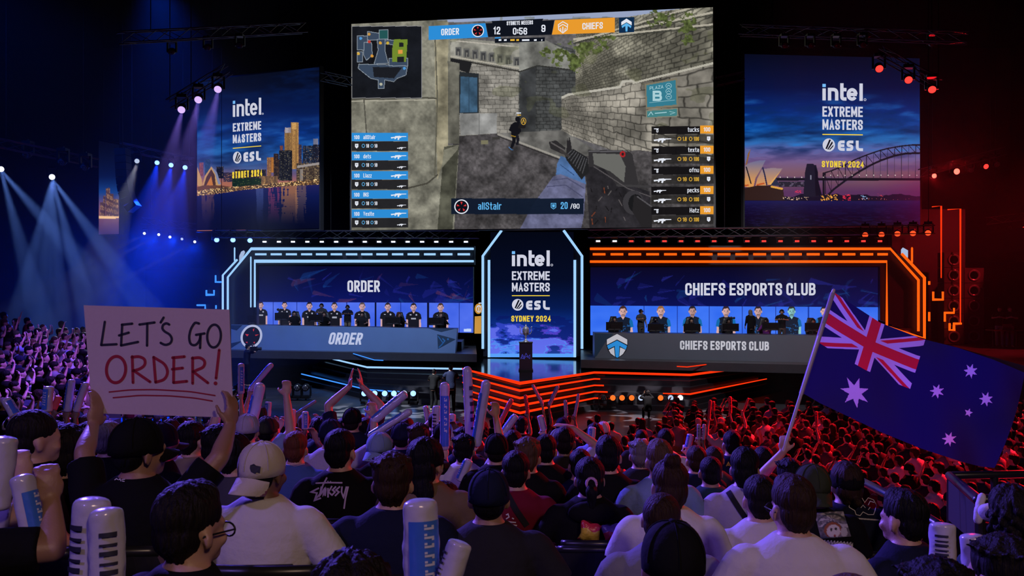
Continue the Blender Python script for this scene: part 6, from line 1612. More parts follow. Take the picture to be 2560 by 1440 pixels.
# ------------------------------------------------------------------ custom arm poses
ARM.update({
 'signL': ((.25, .10, 1.165), (.30, .28, 1.245), (-.05, .35, 1), (.9, .45, 0), .30), 'signR': ((.30, .08, 1.15), (.283, .27, 1.245), (.0, .40, 1), (-.9, .45, 0), .30),
 'edge': ((.34, .06, .98), (.29, .15, 1.10), (-.15, .05, 1), (-.6, .8, 0), 1.0), 'flag': ((.13, .30, 1.12), (-.02, .22, 1.33), (-.1, .1, 1), (-.5, .85, 0), .95),
 'wideup': ((.33, .12, 1.07), (.30, .22, 1.30), (-.05, .1, 1), (-.6, .8, 0), .85), 'clapup': ((.25, .14, 1.32), (.055, .20, 1.50), (-.1, .05, 1), (-1, 0, 0), .12)})

NG = 'audience in the near rows'
near = {}
def N_(key, px, top, d, label, chair=True, vox=.012, **k):
    o = seated_at(px, top, d, k.pop('yaw', 0), k.pop('scale', 1.0), label=label, group=NG, voxel=vox, **k); near[key] = o
    if chair:
        c = place(ac0, (o.location.x, o.location.y-.02, o.location.z), o.rotation_euler[2], 'black arena chair under the '+label.replace('person', 'one', 1).split(',')[0], 'chair', 'chairs in the near rows', fa)
        w_ = c['label'].split(); c['label'] = ' '.join(w_[:16])
    return o
N_('A', 466, 1207, 2.45, 'person with dark quiff and glasses at the bottom left, beside the white cheering sticks', yaw=-30, hr='quiff', hc='dark', glasses=True, vox=.010)
N_('B', 342, 1043, 3.45, 'person in black cap and black T-shirt holding up the cardboard sign', left='signL', right='signR', hy=-40, cap='front', capc='black', hc='black', sk='tan', vox=.008)
N_('C', 80, 1021, 3.75, 'person with short dark hair turned right, left of the sign holder near the left edge', yaw=-45, hr='short', hc='dark', vox=.012)
N_('D', 168, 1062, 3.9, 'person with wavy dark hair in black T-shirt just left of the sign holder', yaw=-20, hr='curly' if False else 'tousled', hc='dark')
N_('G', 655, 1101, 3.62, 'person in backward cream cap and white T-shirt', cap='back', capc='cream', shirt='white', hr='buzz', hc='black', sk='brown', build=1.08, right='wide', hy=-22, vox=.010)
N_('H', 849, 1069, 4.8, 'person in black T-shirt with white script lettering across the back', hr='short', hc='black', hy=-12, build=1.02, vox=.010)
N_('I', 738, 1076, 6.1, 'person with reddish short hair and white collar on a blue jersey', hr='short', hc='red', shirt='blue', vox=.012)
N_('J', 981, 1131, 3.72, 'person with tall brown wavy hair in navy T-shirt beside the tall white cheering stick', hr='tousled', hc='brown', shirt='navy', build=1.08, left='wide', right='wide', vox=.010)
N_('K', 1064, 1092, 4.45, 'person in black cap with dark hair below it and a tan raglan top', cap='front', capc='black', hr='long', hc='black', shirt='tan', sleeve='long', build=1.05, hy=-30)
N_('L', 880, 1384, 2.05, 'person of whom only curly dark hair shows at the bottom edge', chair=False, hr='curly', hc='dark')
N_('M', 1222, 1170, 3.75, 'person with close-cropped navy cap and charcoal T-shirt in the front row', cap='front', capc='navy', hr='buzz', hc='black', shirt='charcoal', build=1.12, left='wide', right='wide', sk='tan', vox=.010)
N_('N', 1289, 1124, 5.2, 'person in maroon polo shirt with a black strap across the back', hr='short', hc='black', shirt='maroon', build=1.02)
N_('O', 1319, 1093, 5.75, 'person with tousled light brown hair in black T-shirt beside the maroon polo', hr='tousled', hc='light', yaw=-12)
N_('P', 1364, 1083, 6.6, 'broad person with black hair in black T-shirt below the saluting arm', hr='short', hc='black', build=1.15)
N_('Q', 1398, 1070, 7.6, 'person in grey cap shading the eyes with a raised arm', cap='back', capc='grey', right='salute', shirt='lilac', hr='buzz', hc='dark', vox=.012)
N_('R', 1520, 1090, 5.5, 'person with tall black hair in black T-shirt right of the ponytail', hr='quiff', hc='black')
N_('S', 1474, 1140, 4.95, 'person with dark ponytail in a pink hair tie and a black hooded top', hr='pony', hc='black', shirt='black', sleeve='long', build=1.02, left='wide', right='wide')
N_('T', 1649, 1099, 5.3, 'person with thick light brown hair in a pale blue shirt', hr='quiff', hc='light', shirt='lblue')
N_('U', 1675, 1146, 4.15, 'person with a brown top knot in a white T-shirt', hr='bun', hc='brown', shirt='white', build=1.04)
N_('V', 1655, 1219, 3.62, 'person with shaved brown head in a grey T-shirt', hr='buzz', hc='brown', shirt='grey', hp=-4, hy=-12, build=1.05, yaw=-8)
N_('W', 1683, 1298, 2.45, 'person in a black hood at the bottom, right of the empty chair back', chair=False, cap='back', capc='black', hr='short', hc='black', shirt='black', build=1.05)
N_('X', 1777, 1134, 6.2, 'person with black hair in a dark teal jersey', hr='buzz', hc='black', shirt='teal', sk='tan')
N_('Y', 1862, 1119, 5.3, 'person with a low black hair bun and a dark strap over a lilac grey T-shirt', hr='lowbun', hc='black', shirt='lilac', build=1.05, hy=-15)
N_('Z', 1908, 1109, 6.8, 'person with cropped black hair in black T-shirt left of the flag bearer', hr='buzz', hc='black')
N_('AA', 1741, 1112, 7.2, 'person with short brown hair two rows behind the white T-shirt with the top knot', hr='short', hc='brown', shirt='navy')
N_('AA2', 1785, 1109, 7.3, 'person in dark grey T-shirt with yellow print on the back', hr='buzz', hc='brown', shirt='dgrey')
N_('AB', 1901, 1184, 4.35, 'person with short dark brown hair in a white T-shirt left of the large white back', hr='short', hc='dark', shirt='white', sk='fair')
N_('AC', 1985, 1189, 3.42, 'person with neat brown hair in a large white T-shirt at lower right', hr='quiff', hc='brown', shirt='white', build=1.12, left='wide', right='wide', glasses=True, hy=8, vox=.010)
N_('AD', 2032, 1158, 4.6, 'person in backward olive cap and black T-shirt with a picture print', cap='back', capc='olive', hr='short', hc='black', shirt='black', build=1.1)
N_('AE', 2117, 1155, 5.0, 'person in black cap with curly hair and a white line emblem on a navy T-shirt', cap='front', capc='black', hr='lowbun', hc='brown', shirt='navy', build=1.08)
N_('AF', 2266, 1224, 3.8, 'person with thick black hair turned left in a navy top, before the handrail', yaw=28, hr='quiff', hc='black', shirt='navy', build=1.06, vox=.010)
N_('AG', 1975, 1146, 6.0, 'person with black hair holding the flag pole', hr='tousled', hc='black', left='flag', shirt='white', vox=.009)
N_('AH', 2532, 1214, 3.9, 'person with curly dark hair at the right edge above the white cloth', hr='curly', hc='dark', shirt='teal')
N_('AI', 2515, 1338, 2.6, 'person with dark wavy hair in the bottom right corner', chair=False, yaw=22, hr='tousled', hc='dark')
N_('AJ', 2350, 1398, 2.1, 'person of whom only black hair shows below the white cheering sticks', chair=False, hr='tousled', hc='black')
N_('AK', 2128, 1416, 2.1, 'person of whom only a shaved crown shows at the bottom edge', chair=False, hr='buzz', hc='light', sk='pale')
N_('E', -185, 1090, 2.55, 'person at the bottom left edge gripping a blue cheering stick in a raised fist', chair=False, right='edge', shirt='black', sk='tan', vox=.007)
N_('E2', -215, 1060, 2.95, 'person at the left edge of whom only a bent arm shows', chair=False, right='edge', shirt='lilac', build=1.05)
# second rank between and behind them
N_('b1', 270, 1043, 5.2, 'person with cropped grey hair behind the sign holder', hr='buzz', hc='grey', yaw=-30)
N_('b2', 398, 1052, 5.0, 'person in dark cap turned right behind the sign holder', cap='front', capc='charcoal', yaw=-40, hr='buzz')
N_('b3', 477, 1050, 5.6, 'person with black hair and grey collar under the right end of the sign', hr='short', hc='black', shirt='khaki', yaw=-25)
N_('b4', 545, 1062, 5.0, 'person with dark hair in a pale blue T-shirt by the sign holder\'s right arm', hr='tousled', hc='black', shirt='lblue', yaw=-20)
N_('b5', 582, 1078, 4.6, 'bearded person in dark grey T-shirt left of the cream cap', hr='short', hc='black', shirt='dgrey', yaw=-35)
N_('b6', 825, 1045, 6.7, 'person in navy cap and lilac T-shirt with a raised right arm', cap='front', capc='navy', hr='buzz', shirt='lilac', right='wideup', left='lap', vox=.010)
N_('b7', 949, 1078, 6.4, 'person in backward teal cap and black T-shirt', cap='back', capc='lblue', hr='short', hc='black', hy=-25)
N_('b8', 1004, 1054, 7.4, 'person in navy cap left of the brown-haired head', cap='front', capc='navy', hr='buzz', shirt='navy')
N_('b9', 1047, 1058, 6.9, 'person with thick brown hair behind the black cap', hr='tousled', hc='brown')
N_('b10', 1159, 1085, 6.9, 'person in white T-shirt with a cheering stick tucked at the back', hr='tousled', hc='black', shirt='white', right='up', vox=.010)
N_('b11', 1241, 1082, 6.5, 'person in plain black cap and black T-shirt right of the raised cheering sticks', cap='front', capc='black', hr='buzz')
N_('b12', 1281, 1073, 7.2, 'person with thick black hair behind the black cap and tousled head', hr='short', hc='black')
N_('b13', 668, 1040, 7.6, 'person in dark green cap behind the cream cap', cap='front', capc='olive', hr='buzz', hc='black')
N_('b14', 880, 1018, 8.2, 'person in black cap clapping with both arms overhead', cap='front', capc='black', left='clapup', right='clapup', hr='buzz', shirt='navy', vox=.010)
N_('b15', 1110, 1200, 4.5, 'person with black hair in black T-shirt between the tan top and the navy cap', hr='short', hc='black', build=1.05)
N_('b16', 1567, 1180, 4.6, 'person in white T-shirt behind the top knot', hr='short', hc='brown', shirt='white') if False else None
N_('b17', 617, 1033, 6.6, 'person in pale cap lifting a big cheering stick with both hands', cap='front', capc='lilac', left='up', right='up', hr='buzz', shirt='lblue', vox=.010)
N_('b18', 1450, 1120, 6.4, 'person with short black hair in navy T-shirt left of the tall black hair', hr='short', hc='black', shirt='navy')
N_('b19', 1830, 1075, 8.0, 'person with black hair in navy T-shirt above the low bun', hr='short', hc='black', shirt='navy')
N_('b20', 1600, 1098, 7.0, 'person with grey streaked hair behind the light brown hair', hr='tousled', hc='grey', shirt='charcoal')
N_('b21', 36, 1085, 2.9, 'x') if False else None
# straps, hair tie, collar and prints
def strap(key, pts, w_, m, name='strap'):
    o = near[key]; sh = [c for c in o.children if c.name.startswith('shirt')][0]; k = SInk(Surf(sh, o), .006); k.stroke(pts, w_); return k.build(name, m)
strap('N', [(1268,1235),(1290,1275),(1318,1315)], 15, cl('charcoal')); strap('Y', [(1820,1228),(1850,1275),(1880,1318)], 14, cl('charcoal'))
strap('I', [(712,1158),(738,1163),(762,1158)], 5, cl('white'), 'collar_band')
sx = lambda a, b_: (a/4+560, b_/4+1080)
o = near['H']; sf = Surf([c for c in o.children if c.name.startswith('shirt')][0], o); k = SInk(sf, .005)
for pts in ([(915,512),(1050,506),(1184,508)], [(1030,455),(990,530),(960,620),(905,680)], [(950,560),(870,600),(930,610),(905,684),(970,660)], [(975,545),(955,640),(1010,560),(990,635),(1020,570),(1010,640)], [(1040,560),(1040,655)], [(1080,540),(1045,600),(1078,630)], [(1120,545),(1085,580),(1110,600),(1075,636)], [(1160,545),(1120,580),(1150,600),(1110,640)], [(1180,545),(1175,600),(1195,655),(1225,545)], [(1242,545),(1215,660),(1200,768)]): k.stroke([sx(*p) for p in pts], 4.0)
k.poly([sx(1030,490), sx(1046,488), sx(1040,502)]); k.poly([sx(1058,490), sx(1072,490), sx(1066,502)]); k.build('script_lettering', mat('violet_print', (.55, .42, .75), .6))
zz = lambda a, b_: (a/2.976+1700, b_/2.976+900)
o = near['AE']; sf = Surf([c for c in o.children if c.name.startswith('shirt')][0], o); k = SInk(sf, .005)
for pts in ([(1258,1095),(1262,1050),(1300,1022),(1350,1020),(1375,1060),(1400,1025),(1440,1040),(1462,1080),(1450,1120)], [(1258,1095),(1300,1120),(1310,1150),(1340,1158),(1362,1130),(1400,1150),(1440,1150),(1455,1110)], [(1290,1045),(1330,1055),(1345,1080)], [(1400,1080),(1415,1050),(1445,1060)], [(1345,1100),(1362,1080),(1380,1100)], [(1315,1110),(1330,1095)], [(1400,1115),(1415,1095)]): k.stroke([zz(*p) for p in pts], 1.6)
for i in range(16): k.stroke([zz(1312+i*11, 1174+i*.8), zz(1319+i*11, 1184+i*.8)], 2.2)
k.build('line_emblem', mat('white_print', (.70, .68, .72), .6))
o = near['AD']; sf = Surf([c for c in o.children if c.name.startswith('shirt')][0], o)
def panel_print(p):
    X, Y = p.X, p.Y; n = fbm(X/6, Y/6, 2, 3); a = np.arctan2(Y-1300, X-2080); r = np.hypot(X-2080, Y-1330)
    p.C[:] = np.array((120, 116, 132))*(0.5+n)[:, None]; p.put((np.sin(a*9+r/9) > .55) & (Y < 1318), (190, 188, 200)); p.put((np.sin(r/3.2) > .8) & (Y < 1320), (70, 76, 96))
    p.ell(2082, 1325, 22, 20, (150, 84, 60)); p.ell(2084, 1328, 17, 17, (214, 210, 214)); p.ell(2078, 1324, 3, 4, (30, 30, 40)); p.ell(2090, 1322, 3, 4, (30, 30, 40)); p.ell(2087, 1340, 3, 4, (150, 40, 40)); p.ell(2110, 1330, 9, 12, (190, 190, 200)); p.put(Y > 1342, (46, 58, 76), .6)
def vcol_mat():
    m = mat('printed_picture', (.5, .5, .5), .8); nt = m.node_tree; a = nt.nodes.new('ShaderNodeAttribute'); a.attribute_name = 'Col'; nt.links.new(a.outputs['Color'], nt.nodes['Principled BSDF'].inputs['Base Color']); return m
nx = 36; xs, ys = np.meshgrid(np.linspace(0, 1, nx), np.linspace(0, 1, nx)); q0 = [(2036,1281),(2108,1278),(2128,1341),(2052,1347)]
X = (q0[0][0]*(1-xs)+q0[1][0]*xs)*(1-ys)+(q0[3][0]*(1-xs)+q0[2][0]*xs)*ys; Y = (q0[0][1]*(1-xs)+q0[1][1]*xs)*(1-ys)+(q0[3][1]*(1-xs)+q0[2][1]*xs)*ys
m = MB(); I = sf.M.inverted(); m.add([I @ sf.at(x, y, .005) for x, y in zip(X.ravel(), Y.ravel())], [(j*nx+i, j*nx+i+1, (j+1)*nx+i+1, (j+1)*nx+i) for j in range(nx-1) for i in range(nx-1)])
pr = m.build('picture_print', vcol_mat(), sf.o, True, True); pt = Paint(X.ravel(), Y.ravel()); panel_print(pt); at = pr.data.attributes.new('Col', 'FLOAT_COLOR', 'POINT'); c4 = np.ones((nx*nx, 4)); c4[:, :3] = lin(np.clip(pt.C, 0, 255)); at.data.foreach_set('color', c4.ravel())
k = SInk(sf, .006)
for i in range(9): x = 1078+i*24; k.stroke([zz(x, 1338+i*2), zz(x+2, 1374+i*2), zz(x+14, 1350+i*2), zz(x+12, 1380+i*2)], 2.6)
k.build('print_lettering', MC['white_print'])
o = near['AA2']; sf = Surf([c for c in o.children if c.name.startswith('shirt')][0], o); k = SInk(sf, .006)
for pts in ([(345,790),(360,762),(375,790)], [(350,782),(372,782)], [(378,790),(395,770),(378,760),(395,790)]): k.stroke([zz(*p) for p in pts], 2.4)
k.build('yellow_print', mat('yellow_print', (.6, .38, .05), .6))
o = near['N']; sf = Surf([c for c in o.children if c.name.startswith('shirt')][0], o); k = SInk(sf, .005); w4 = lambda a, b_: (a/4+1100, b_/4+1080)
for pts in ([(660,830),(680,820),(690,850),(660,870)], [(650,890),(700,900),(760,905)], [(720,860),(740,870)], [(660,920),(770,935)]): k.stroke([w4(*p) for p in pts], 3)
k.build('white_print', MC['white_print'])
o = near['G']; c = [c for c in o.children if c.name.startswith('cap')][0]
sf = Surf(c, o); k = SInk(sf, .004); k.poly([sx(262,332), sx(300,318), sx(318,335), sx(368,345), sx(360,412), sx(330,402), sx(312,418), sx(270,398), sx(258,360)]); k.build('cap_patch', M_INKD)
o = near['B']; sf = Surf([c for c in o.children if c.name.startswith('shirt')][0], o); k = SInk(sf, .005)
for pts in ([(1145,480),(1165,465),(1180,478)], [(1185,480),(1200,468),(1210,492)], [(1215,478),(1250,472)], [(1220,490),(1245,494)]): k.stroke([(p[0]/4, p[1]/4+1080) for p in pts], 2)
k.build('neck_print', MC['white_print'])
o = near['S']; b = MB(); pts = [Vector((.026*math.cos(a), -.107+.012*math.sin(a), 1.193+.026*math.sin(a))) for a in np.linspace(0, 2*math.pi, 13)]
b.pipe(pts, .009, 7)
b.build('hair_tie', mat('pink_elastic', (.55, .28, .50), .7, bump=.4, bscale=200), o, True, True)
b = MB(); b.ell(Vector((0, -.10, 1.03)), .13, .05, .065, Matrix.Rotation(-.3, 3, 'X'), 18, 9); b.build('hood', cl('black'), o, True, True)

# empty chair back with two snack bags behind the hooded top
ch = place(ac0, (P(1487, 1350, 4.75).x, 4.95, P(1487, 1350, 4.75).z-.885), 0, 'black arena chair back with the two snack bags on its top edge', 'chair', 'chairs in the near rows', fa); ch.scale = (.95, 1, 1)
for px, d, lab, c1, c2, tilt in (((1475, 1330), 4.78, 'red and yellow crumpled snack bag on the chair back', (.62, .45, .04), (.55, .03, .05), .25), ((1533, 1334), 4.78, 'dark red and purple snack bag on the chair back', (.30, .02, .05), (.12, .08, .25), -.15)):
    p = P(px[0], px[1], d); m = MB(); R = []
    for j in range(7):
        t = j/6; w_ = .058-.008*math.sin(t*math.pi); th = .005+.026*math.sin(t*math.pi)
        R.append([Vector((w_*math.cos(a)*(1+.10*math.sin(3*a+j)), th*math.sin(a)*(1+.25*math.sin(5*a+j*2)), -.05+.10*t+.006*math.sin(4*a+j))) for a in [2*math.pi*i/22 for i in range(22)]])
    m.loft(R); m.v = [Matrix.Rotation(tilt, 3, 'Y') @ v+p for v in m.v]; nf = len(m.f); m.m = [1 if (i//22) >= 4 else 0 for i in range(nf)]
    tag(m.build('snack_bag', [mat('bag_a%.2f' % tilt, c1, .25, var=.5, scale=25, bump=.3, bscale=40), mat('bag_b%.2f' % tilt, c2, .25, var=.3, scale=25, bump=.3, bscale=40)], None, True), lab, 'snack bag')

# ------------------------------------------------------------------ cardboard sign
SD = 3.83
ps = Plane(P(209, 763, SD), P(573, 774, SD-.02), P(231, 1033, SD-.06))
m = MB(); q = [ps.at(x, y) for x, y in ((209,763),(573,774),(583,1044),(231,1033))]; m.prism(q, -ps.n*.006)
sg = tag(m.build('cardboard_sign', mat('pink_white_card', (.50, .40, .42), .8, var=.05, scale=60, bump=.05, bscale=300)), 'white cardboard sign hand lettered in black and red marker, held up at left', 'sign')
zi = lambda x, y: (x/4, y/4+740)
kb = Ink(ps, .0015, zi); kr = Ink(ps, .0015, zi)
def pen(k, pts, w_):
    pts = [(p[0], p[1], 60) for p in pts]; pts = fillet(pts, False, 7); k.stroke(pts, w_); k.disc(*pts[0], w_/2, n=10); k.disc(*pts[-1], w_/2, n=10)
for pts in ([(1048,258),(1012,490)], [(1012,490),(1165,482)], [(1222,285),(1210,494)], [(1218,287),(1322,276)], [(1190,394),(1287,366)], [(1210,494),(1380,459)], [(1394,285),(1545,264)], [(1472,276),(1470,496)], [(1636,215),(1606,264)],
            [(1692,285),(1665,270),(1630,285),(1620,325),(1645,355),(1700,385),(1722,430),(1705,475),(1650,492),(1606,468)], [(1990,275),(1950,262),(1905,330),(1888,420),(1905,485),(1955,495),(1995,450),(2005,385)], [(1960,388),(2045,374)], [(2006,388),(2000,520)]): pen(kb, pts, 24)
kb.ringm(2140, 400, 68, 114, 24, 40, .06)
for pts in ([(1322,605),(1330,866)], [(1318,612),(1390,602),(1450,630),(1452,690),(1400,730),(1328,748)], [(1335,745),(1500,858)], [(1536,612),(1556,862)], [(1536,612),(1650,680),(1682,760),(1650,835),(1556,862)], [(1738,615),(1735,865)], [(1725,617),(1844,606)], [(1722,732),(1826,720)], [(1735,866),(1868,852)], [(1926,618),(1926,874)], [(1922,622),(2000,612),(2052,650),(2040,710),(1926,758)], [(1930,755),(2078,868)], [(2192,540),(2160,822)],
            [(1092,960),(1300,938),(1550,935),(1900,955),(2150,995)], [(1132,1017),(1400,993),(1700,998),(1950,1020),(2122,1050)]): pen(kr, pts, 28 if pts[0][1] < 900 else 13)
kr.ringm(1160, 735, 96, 132, 30, 44, .08); kr.disc(2155, 873, 19)
kb.build('black_lettering', mat('black_marker', (.004, .004, .006), .5), sg); kr.build('red_lettering', mat('red_marker', (.30, .004, .010), .5), sg)

# ------------------------------------------------------------------ flag
FD = 6.22
T_ = [(2083,729),(2112,749),(2201,807),(2305,847),(2394,869),(2483,899),(2527,917),(2562,932)]; B_ = [(2004,981),(2050,1008),(2120,1041),(2204,1081),(2305,1122),(2406,1155),(2450,1166),(2486,1170)]
def along(pl_, s):
    L = [0]
    for a, c in zip(pl_[:-1], pl_[1:]): L.append(L[-1]+math.dist(a, c))
    t = s*L[-1]; return float(np.interp(t, L, [p[0] for p in pl_])), float(np.interp(t, L, [p[1] for p in pl_]))
nx, ny = 420, 210; vs = []
tx = [along(T_, i/(nx-1)) for i in range(nx)]; bx = [along(B_, i/(nx-1)) for i in range(nx)]
for j in range(ny):
    t = j/(ny-1)
    for i in range(nx):
        s = i/(nx-1); e = .5*t*(1-t)*22*math.sin(math.pi*min(1, s*1.1))*(s-.2)
        px = tx[i][0]*(1-t)+bx[i][0]*t+(10*math.sin(t*3.1)*s if s > .9 else 0)*(s-.9)*10; py = tx[i][1]*(1-t)+bx[i][1]*t+e
        d = FD+.012+s*(.07*math.sin(s*8.5+t*2.2)+.035*math.sin(s*17-t*5)+.18*s)+.012*math.sin(t*9+s*5)*min(1, s*6)
        vs.append(P(px, py, d))
fs = [(j*nx+i, (j+1)*nx+i, (j+1)*nx+i+1, j*nx+i+1) for j in range(ny-1) for i in range(nx-1)]
U, V_ = np.meshgrid((np.arange(nx-1)+.5)/(nx-1), (np.arange(ny-1)+.5)/(ny-1)); X = (U*2).ravel(); Y = V_.ravel()   # flag space: 2 wide, 1 high
mi = np.zeros(X.shape, int); can = (X < 1) & (Y < .5); cx, cy = X-.5, Y-.25
L5 = math.hypot(1, .5); d1 = (cx*.5-cy*1)/L5; d2 = (cx*.5+cy*1)/L5
mi[can & ((np.abs(d1) < .05) | (np.abs(d2) < .05))] = 1
s1 = np.where(cx < 0, 1, -1)
mi[can & (d1*s1 > 0) & (d1*s1 < .034)] = 2; mi[can & (d2*-s1 > -.034) & (d2*-s1 < 0)] = 2
mi[can & ((np.abs(cx) < .0833) | (np.abs(cy) < .0833))] = 1; mi[can & ((np.abs(cx) < .05) | (np.abs(cy) < .05))] = 2
def star(x, y, R, n, k): 
    pts = [(x+(R if i % 2 == 0 else R*k)*math.sin(math.pi*i/n), y-(R if i % 2 == 0 else R*k)*math.cos(math.pi*i/n)) for i in range(2*n)]; mi[inpoly(X, Y, pts)] = 1
star(.5, .75, .15, 7, .444)
for x, y in ((1.5, .8333), (1.25, .4417), (1.5, .1667), (1.722, .3708)): star(x, y, .0714, 7, .444)
star(1.6, .5417, .0417, 5, .444)
def flagm(name, c):
    m = mat(name, c, .75, var=.06, scale=30, bump=.10, bscale=40); nt = m.node_tree; bs = nt.nodes['Principled BSDF']; tr_ = nt.nodes.new('ShaderNodeBsdfTranslucent'); tr_.inputs['Color'].default_value = (*c, 1)
    mx = nt.nodes.new('ShaderNodeMixShader'); mx.inputs[0].default_value = .45; nt.links.new(bs.outputs[0], mx.inputs[1]); nt.links.new(tr_.outputs[0], mx.inputs[2]); nt.links.new(mx.outputs[0], nt.nodes['Material Output'].inputs['Surface']); return m
fr_ = empty('flag', P(2004, 981, FD), 'blue flag with red and white crosses and white stars waved at the right', 'flag')
m = MB(); m.v = vs; m.f = fs; m.m = mi.tolist(); fo = m.build('cloth', [flagm('flag_blue', (.012, .010, .075)), flagm('flag_white', (.62, .56, .70)), flagm('flag_red', (.72, .02, .04))], fr_, True)
m = MB(); p0, p1 = P(1958, 1128, FD-.02), P(2084, 726, FD); m.cap(p0, p1, .0125, .0125, 10, 2); pole = m.build('pole', mat('white_pole', (.60, .56, .62), .4), fr_, True)
m = MB(); a, c = P(2003, 985, FD), P(2082, 732, FD); m.tube(a, c, .017, None, 10); m.build('sleeve', MC['flag_white'], fr_, True)

# ------------------------------------------------------------------ sticks in view: base, tip, depth, radius
sticks = [
 ((603,985),(603,908),12.0,.040,0,'upright cheering stick just right of the cardboard sign, beside the slanting one'), ((624,977),(681,909),12.2,.040,0,'slanting cheering stick right of the cardboard sign'), ((616,1122),(652,957),6.85,.044,1,'big blue and white cheering stick held up behind the cream cap'),
 ((727,1090),(729,1022),9.0,.042,1,'upright blue cheering stick above the reddish hair'), ((668,1042),(671,1004),12.0,.045,0,'short upright cheering stick behind the dark green cap'), ((742,1033),(790,1002),15,.030,3,'thin slanting cheering stick near the floor lamps'), ((763,1074),(763,1028),11.0,.040,0,'short upright cheering stick left of the navy cap'),
 ((918,1047),(930,994),13.0,.040,0,'cheering stick right of the clapping hands'), ((943,1042),(943,1002),12.5,.045,0,'blurred upright cheering stick behind the slanting pair'), ((931,1055),(1016,982),6.9,.036,1,'upper one of two slanting cheering sticks in the raised right hand'), ((921,1093),(1029,1026),6.8,.030,1,'lower one of two slanting cheering sticks in the raised right hand'),
 ((1073,1068),(1063,1014),12.0,.036,0,'thin leaning cheering stick left of the upright trio'), ((1090,1095),(1092,1014),9.0,.042,3,'left one of the upright trio of cheering sticks at centre'), ((1112,1125),(1112,955),7.6,.040,1,'tallest one of the upright trio of cheering sticks at centre'), ((1126,1100),(1131,1034),9.4,.040,1,'right one of the upright trio of cheering sticks at centre'),
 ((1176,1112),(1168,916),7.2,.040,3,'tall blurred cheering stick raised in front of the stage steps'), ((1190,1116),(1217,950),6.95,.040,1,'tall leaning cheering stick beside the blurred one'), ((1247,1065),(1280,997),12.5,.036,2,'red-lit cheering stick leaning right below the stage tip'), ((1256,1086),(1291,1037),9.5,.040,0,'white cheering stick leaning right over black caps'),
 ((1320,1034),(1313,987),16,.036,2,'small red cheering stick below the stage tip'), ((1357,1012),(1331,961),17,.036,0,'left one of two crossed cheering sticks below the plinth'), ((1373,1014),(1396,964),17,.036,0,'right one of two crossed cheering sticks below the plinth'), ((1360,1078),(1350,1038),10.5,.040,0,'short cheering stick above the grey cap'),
 ((1416,1044),(1413,1000),16,.034,0,'small upright cheering stick left of the taller thin one'), ((1437,1042),(1447,984),16,.030,3,'thin tall cheering stick left of the standing man'), ((1477,1110),(1481,1067),10.0,.042,0,'short white cheering stick above the tall black hair'), ((1396,1155),(1398,1118),7.2,.028,3,'small cheering stick in the lap of the grey cap'),
 ((1150,1204),(1173,1148),6.55,.036,0,'cheering stick tucked behind the white T-shirt at centre'), ((1599,1138),(1588,1104),9.0,.030,3,'left one of two short cheering sticks behind the light brown hair'), ((1615,1142),(1609,1096),9.2,.034,3,'right one of two short cheering sticks behind the light brown hair'), ((1719,1122),(1727,1085),9.3,.036,0,'blue and white cheering stick left of the yellow print'),
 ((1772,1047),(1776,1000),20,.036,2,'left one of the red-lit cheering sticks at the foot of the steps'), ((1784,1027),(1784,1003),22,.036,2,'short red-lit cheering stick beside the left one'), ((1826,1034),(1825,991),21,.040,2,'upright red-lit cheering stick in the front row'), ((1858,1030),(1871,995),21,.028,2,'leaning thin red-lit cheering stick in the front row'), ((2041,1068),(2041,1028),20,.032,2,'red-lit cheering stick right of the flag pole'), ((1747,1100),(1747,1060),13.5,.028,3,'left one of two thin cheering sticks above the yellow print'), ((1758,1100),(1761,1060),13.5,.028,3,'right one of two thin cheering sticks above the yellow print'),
 ((217,1500),(232,1242),2.35,.047,3,'taller one of two white cheering sticks at the bottom left'), ((272,1500),(266,1268),2.3,.042,3,'shorter one of two white cheering sticks at the bottom left'), ((1056,1500),(1050,1246),2.35,.046,1,'tall white and blue cheering stick at the bottom centre'), ((1110,1480),(1152,1352),2.3,.034,3,'small tilted white cheering stick at the bottom centre'),
 ((2357,1420),(2355,1306),3.1,.042,3,'left one of two white cheering sticks at the bottom right'), ((2442,1470),(2428,1334),2.75,.036,3,'right one of two white cheering sticks at the bottom right'), ((98,1410),(52,1186),2.62,.034,1,'blue cheering stick in the fist at the bottom left'),
 ((-12,1275),(10,1090),2.85,.046,3,'pale cheering stick cut by the left edge of the view'), ((117,1030),(122,965),7.5,.042,0,'white cheering stick with blue print at the left, below the bowl crowd'), ((168,1030),(180,948),9.0,.040,0,'left one of two tall cheering sticks beside the sign'), ((190,1030),(216,956),9.0,.036,0,'right one of two tall cheering sticks beside the sign'), ((134,1024),(148,990),8.5,.032,2,'short red cheering stick at the left'), ((38,1040),(14,997),7.5,.042,1,'pale blue cheering stick tilted left near the left edge'),
]
free = []   # stick bases that still need a hand
for bs, tp, d, r, st_, lab in sticks:
    cheer_stick(P(*bs, d), P(*tp, d+.02), r, lab, st_)
    if 6.9 < d and lab.find('lap') < 0 and lab.find('tucked') < 0 and bs[0] not in (616, 931, 921, 1190): free.append((bs, d))

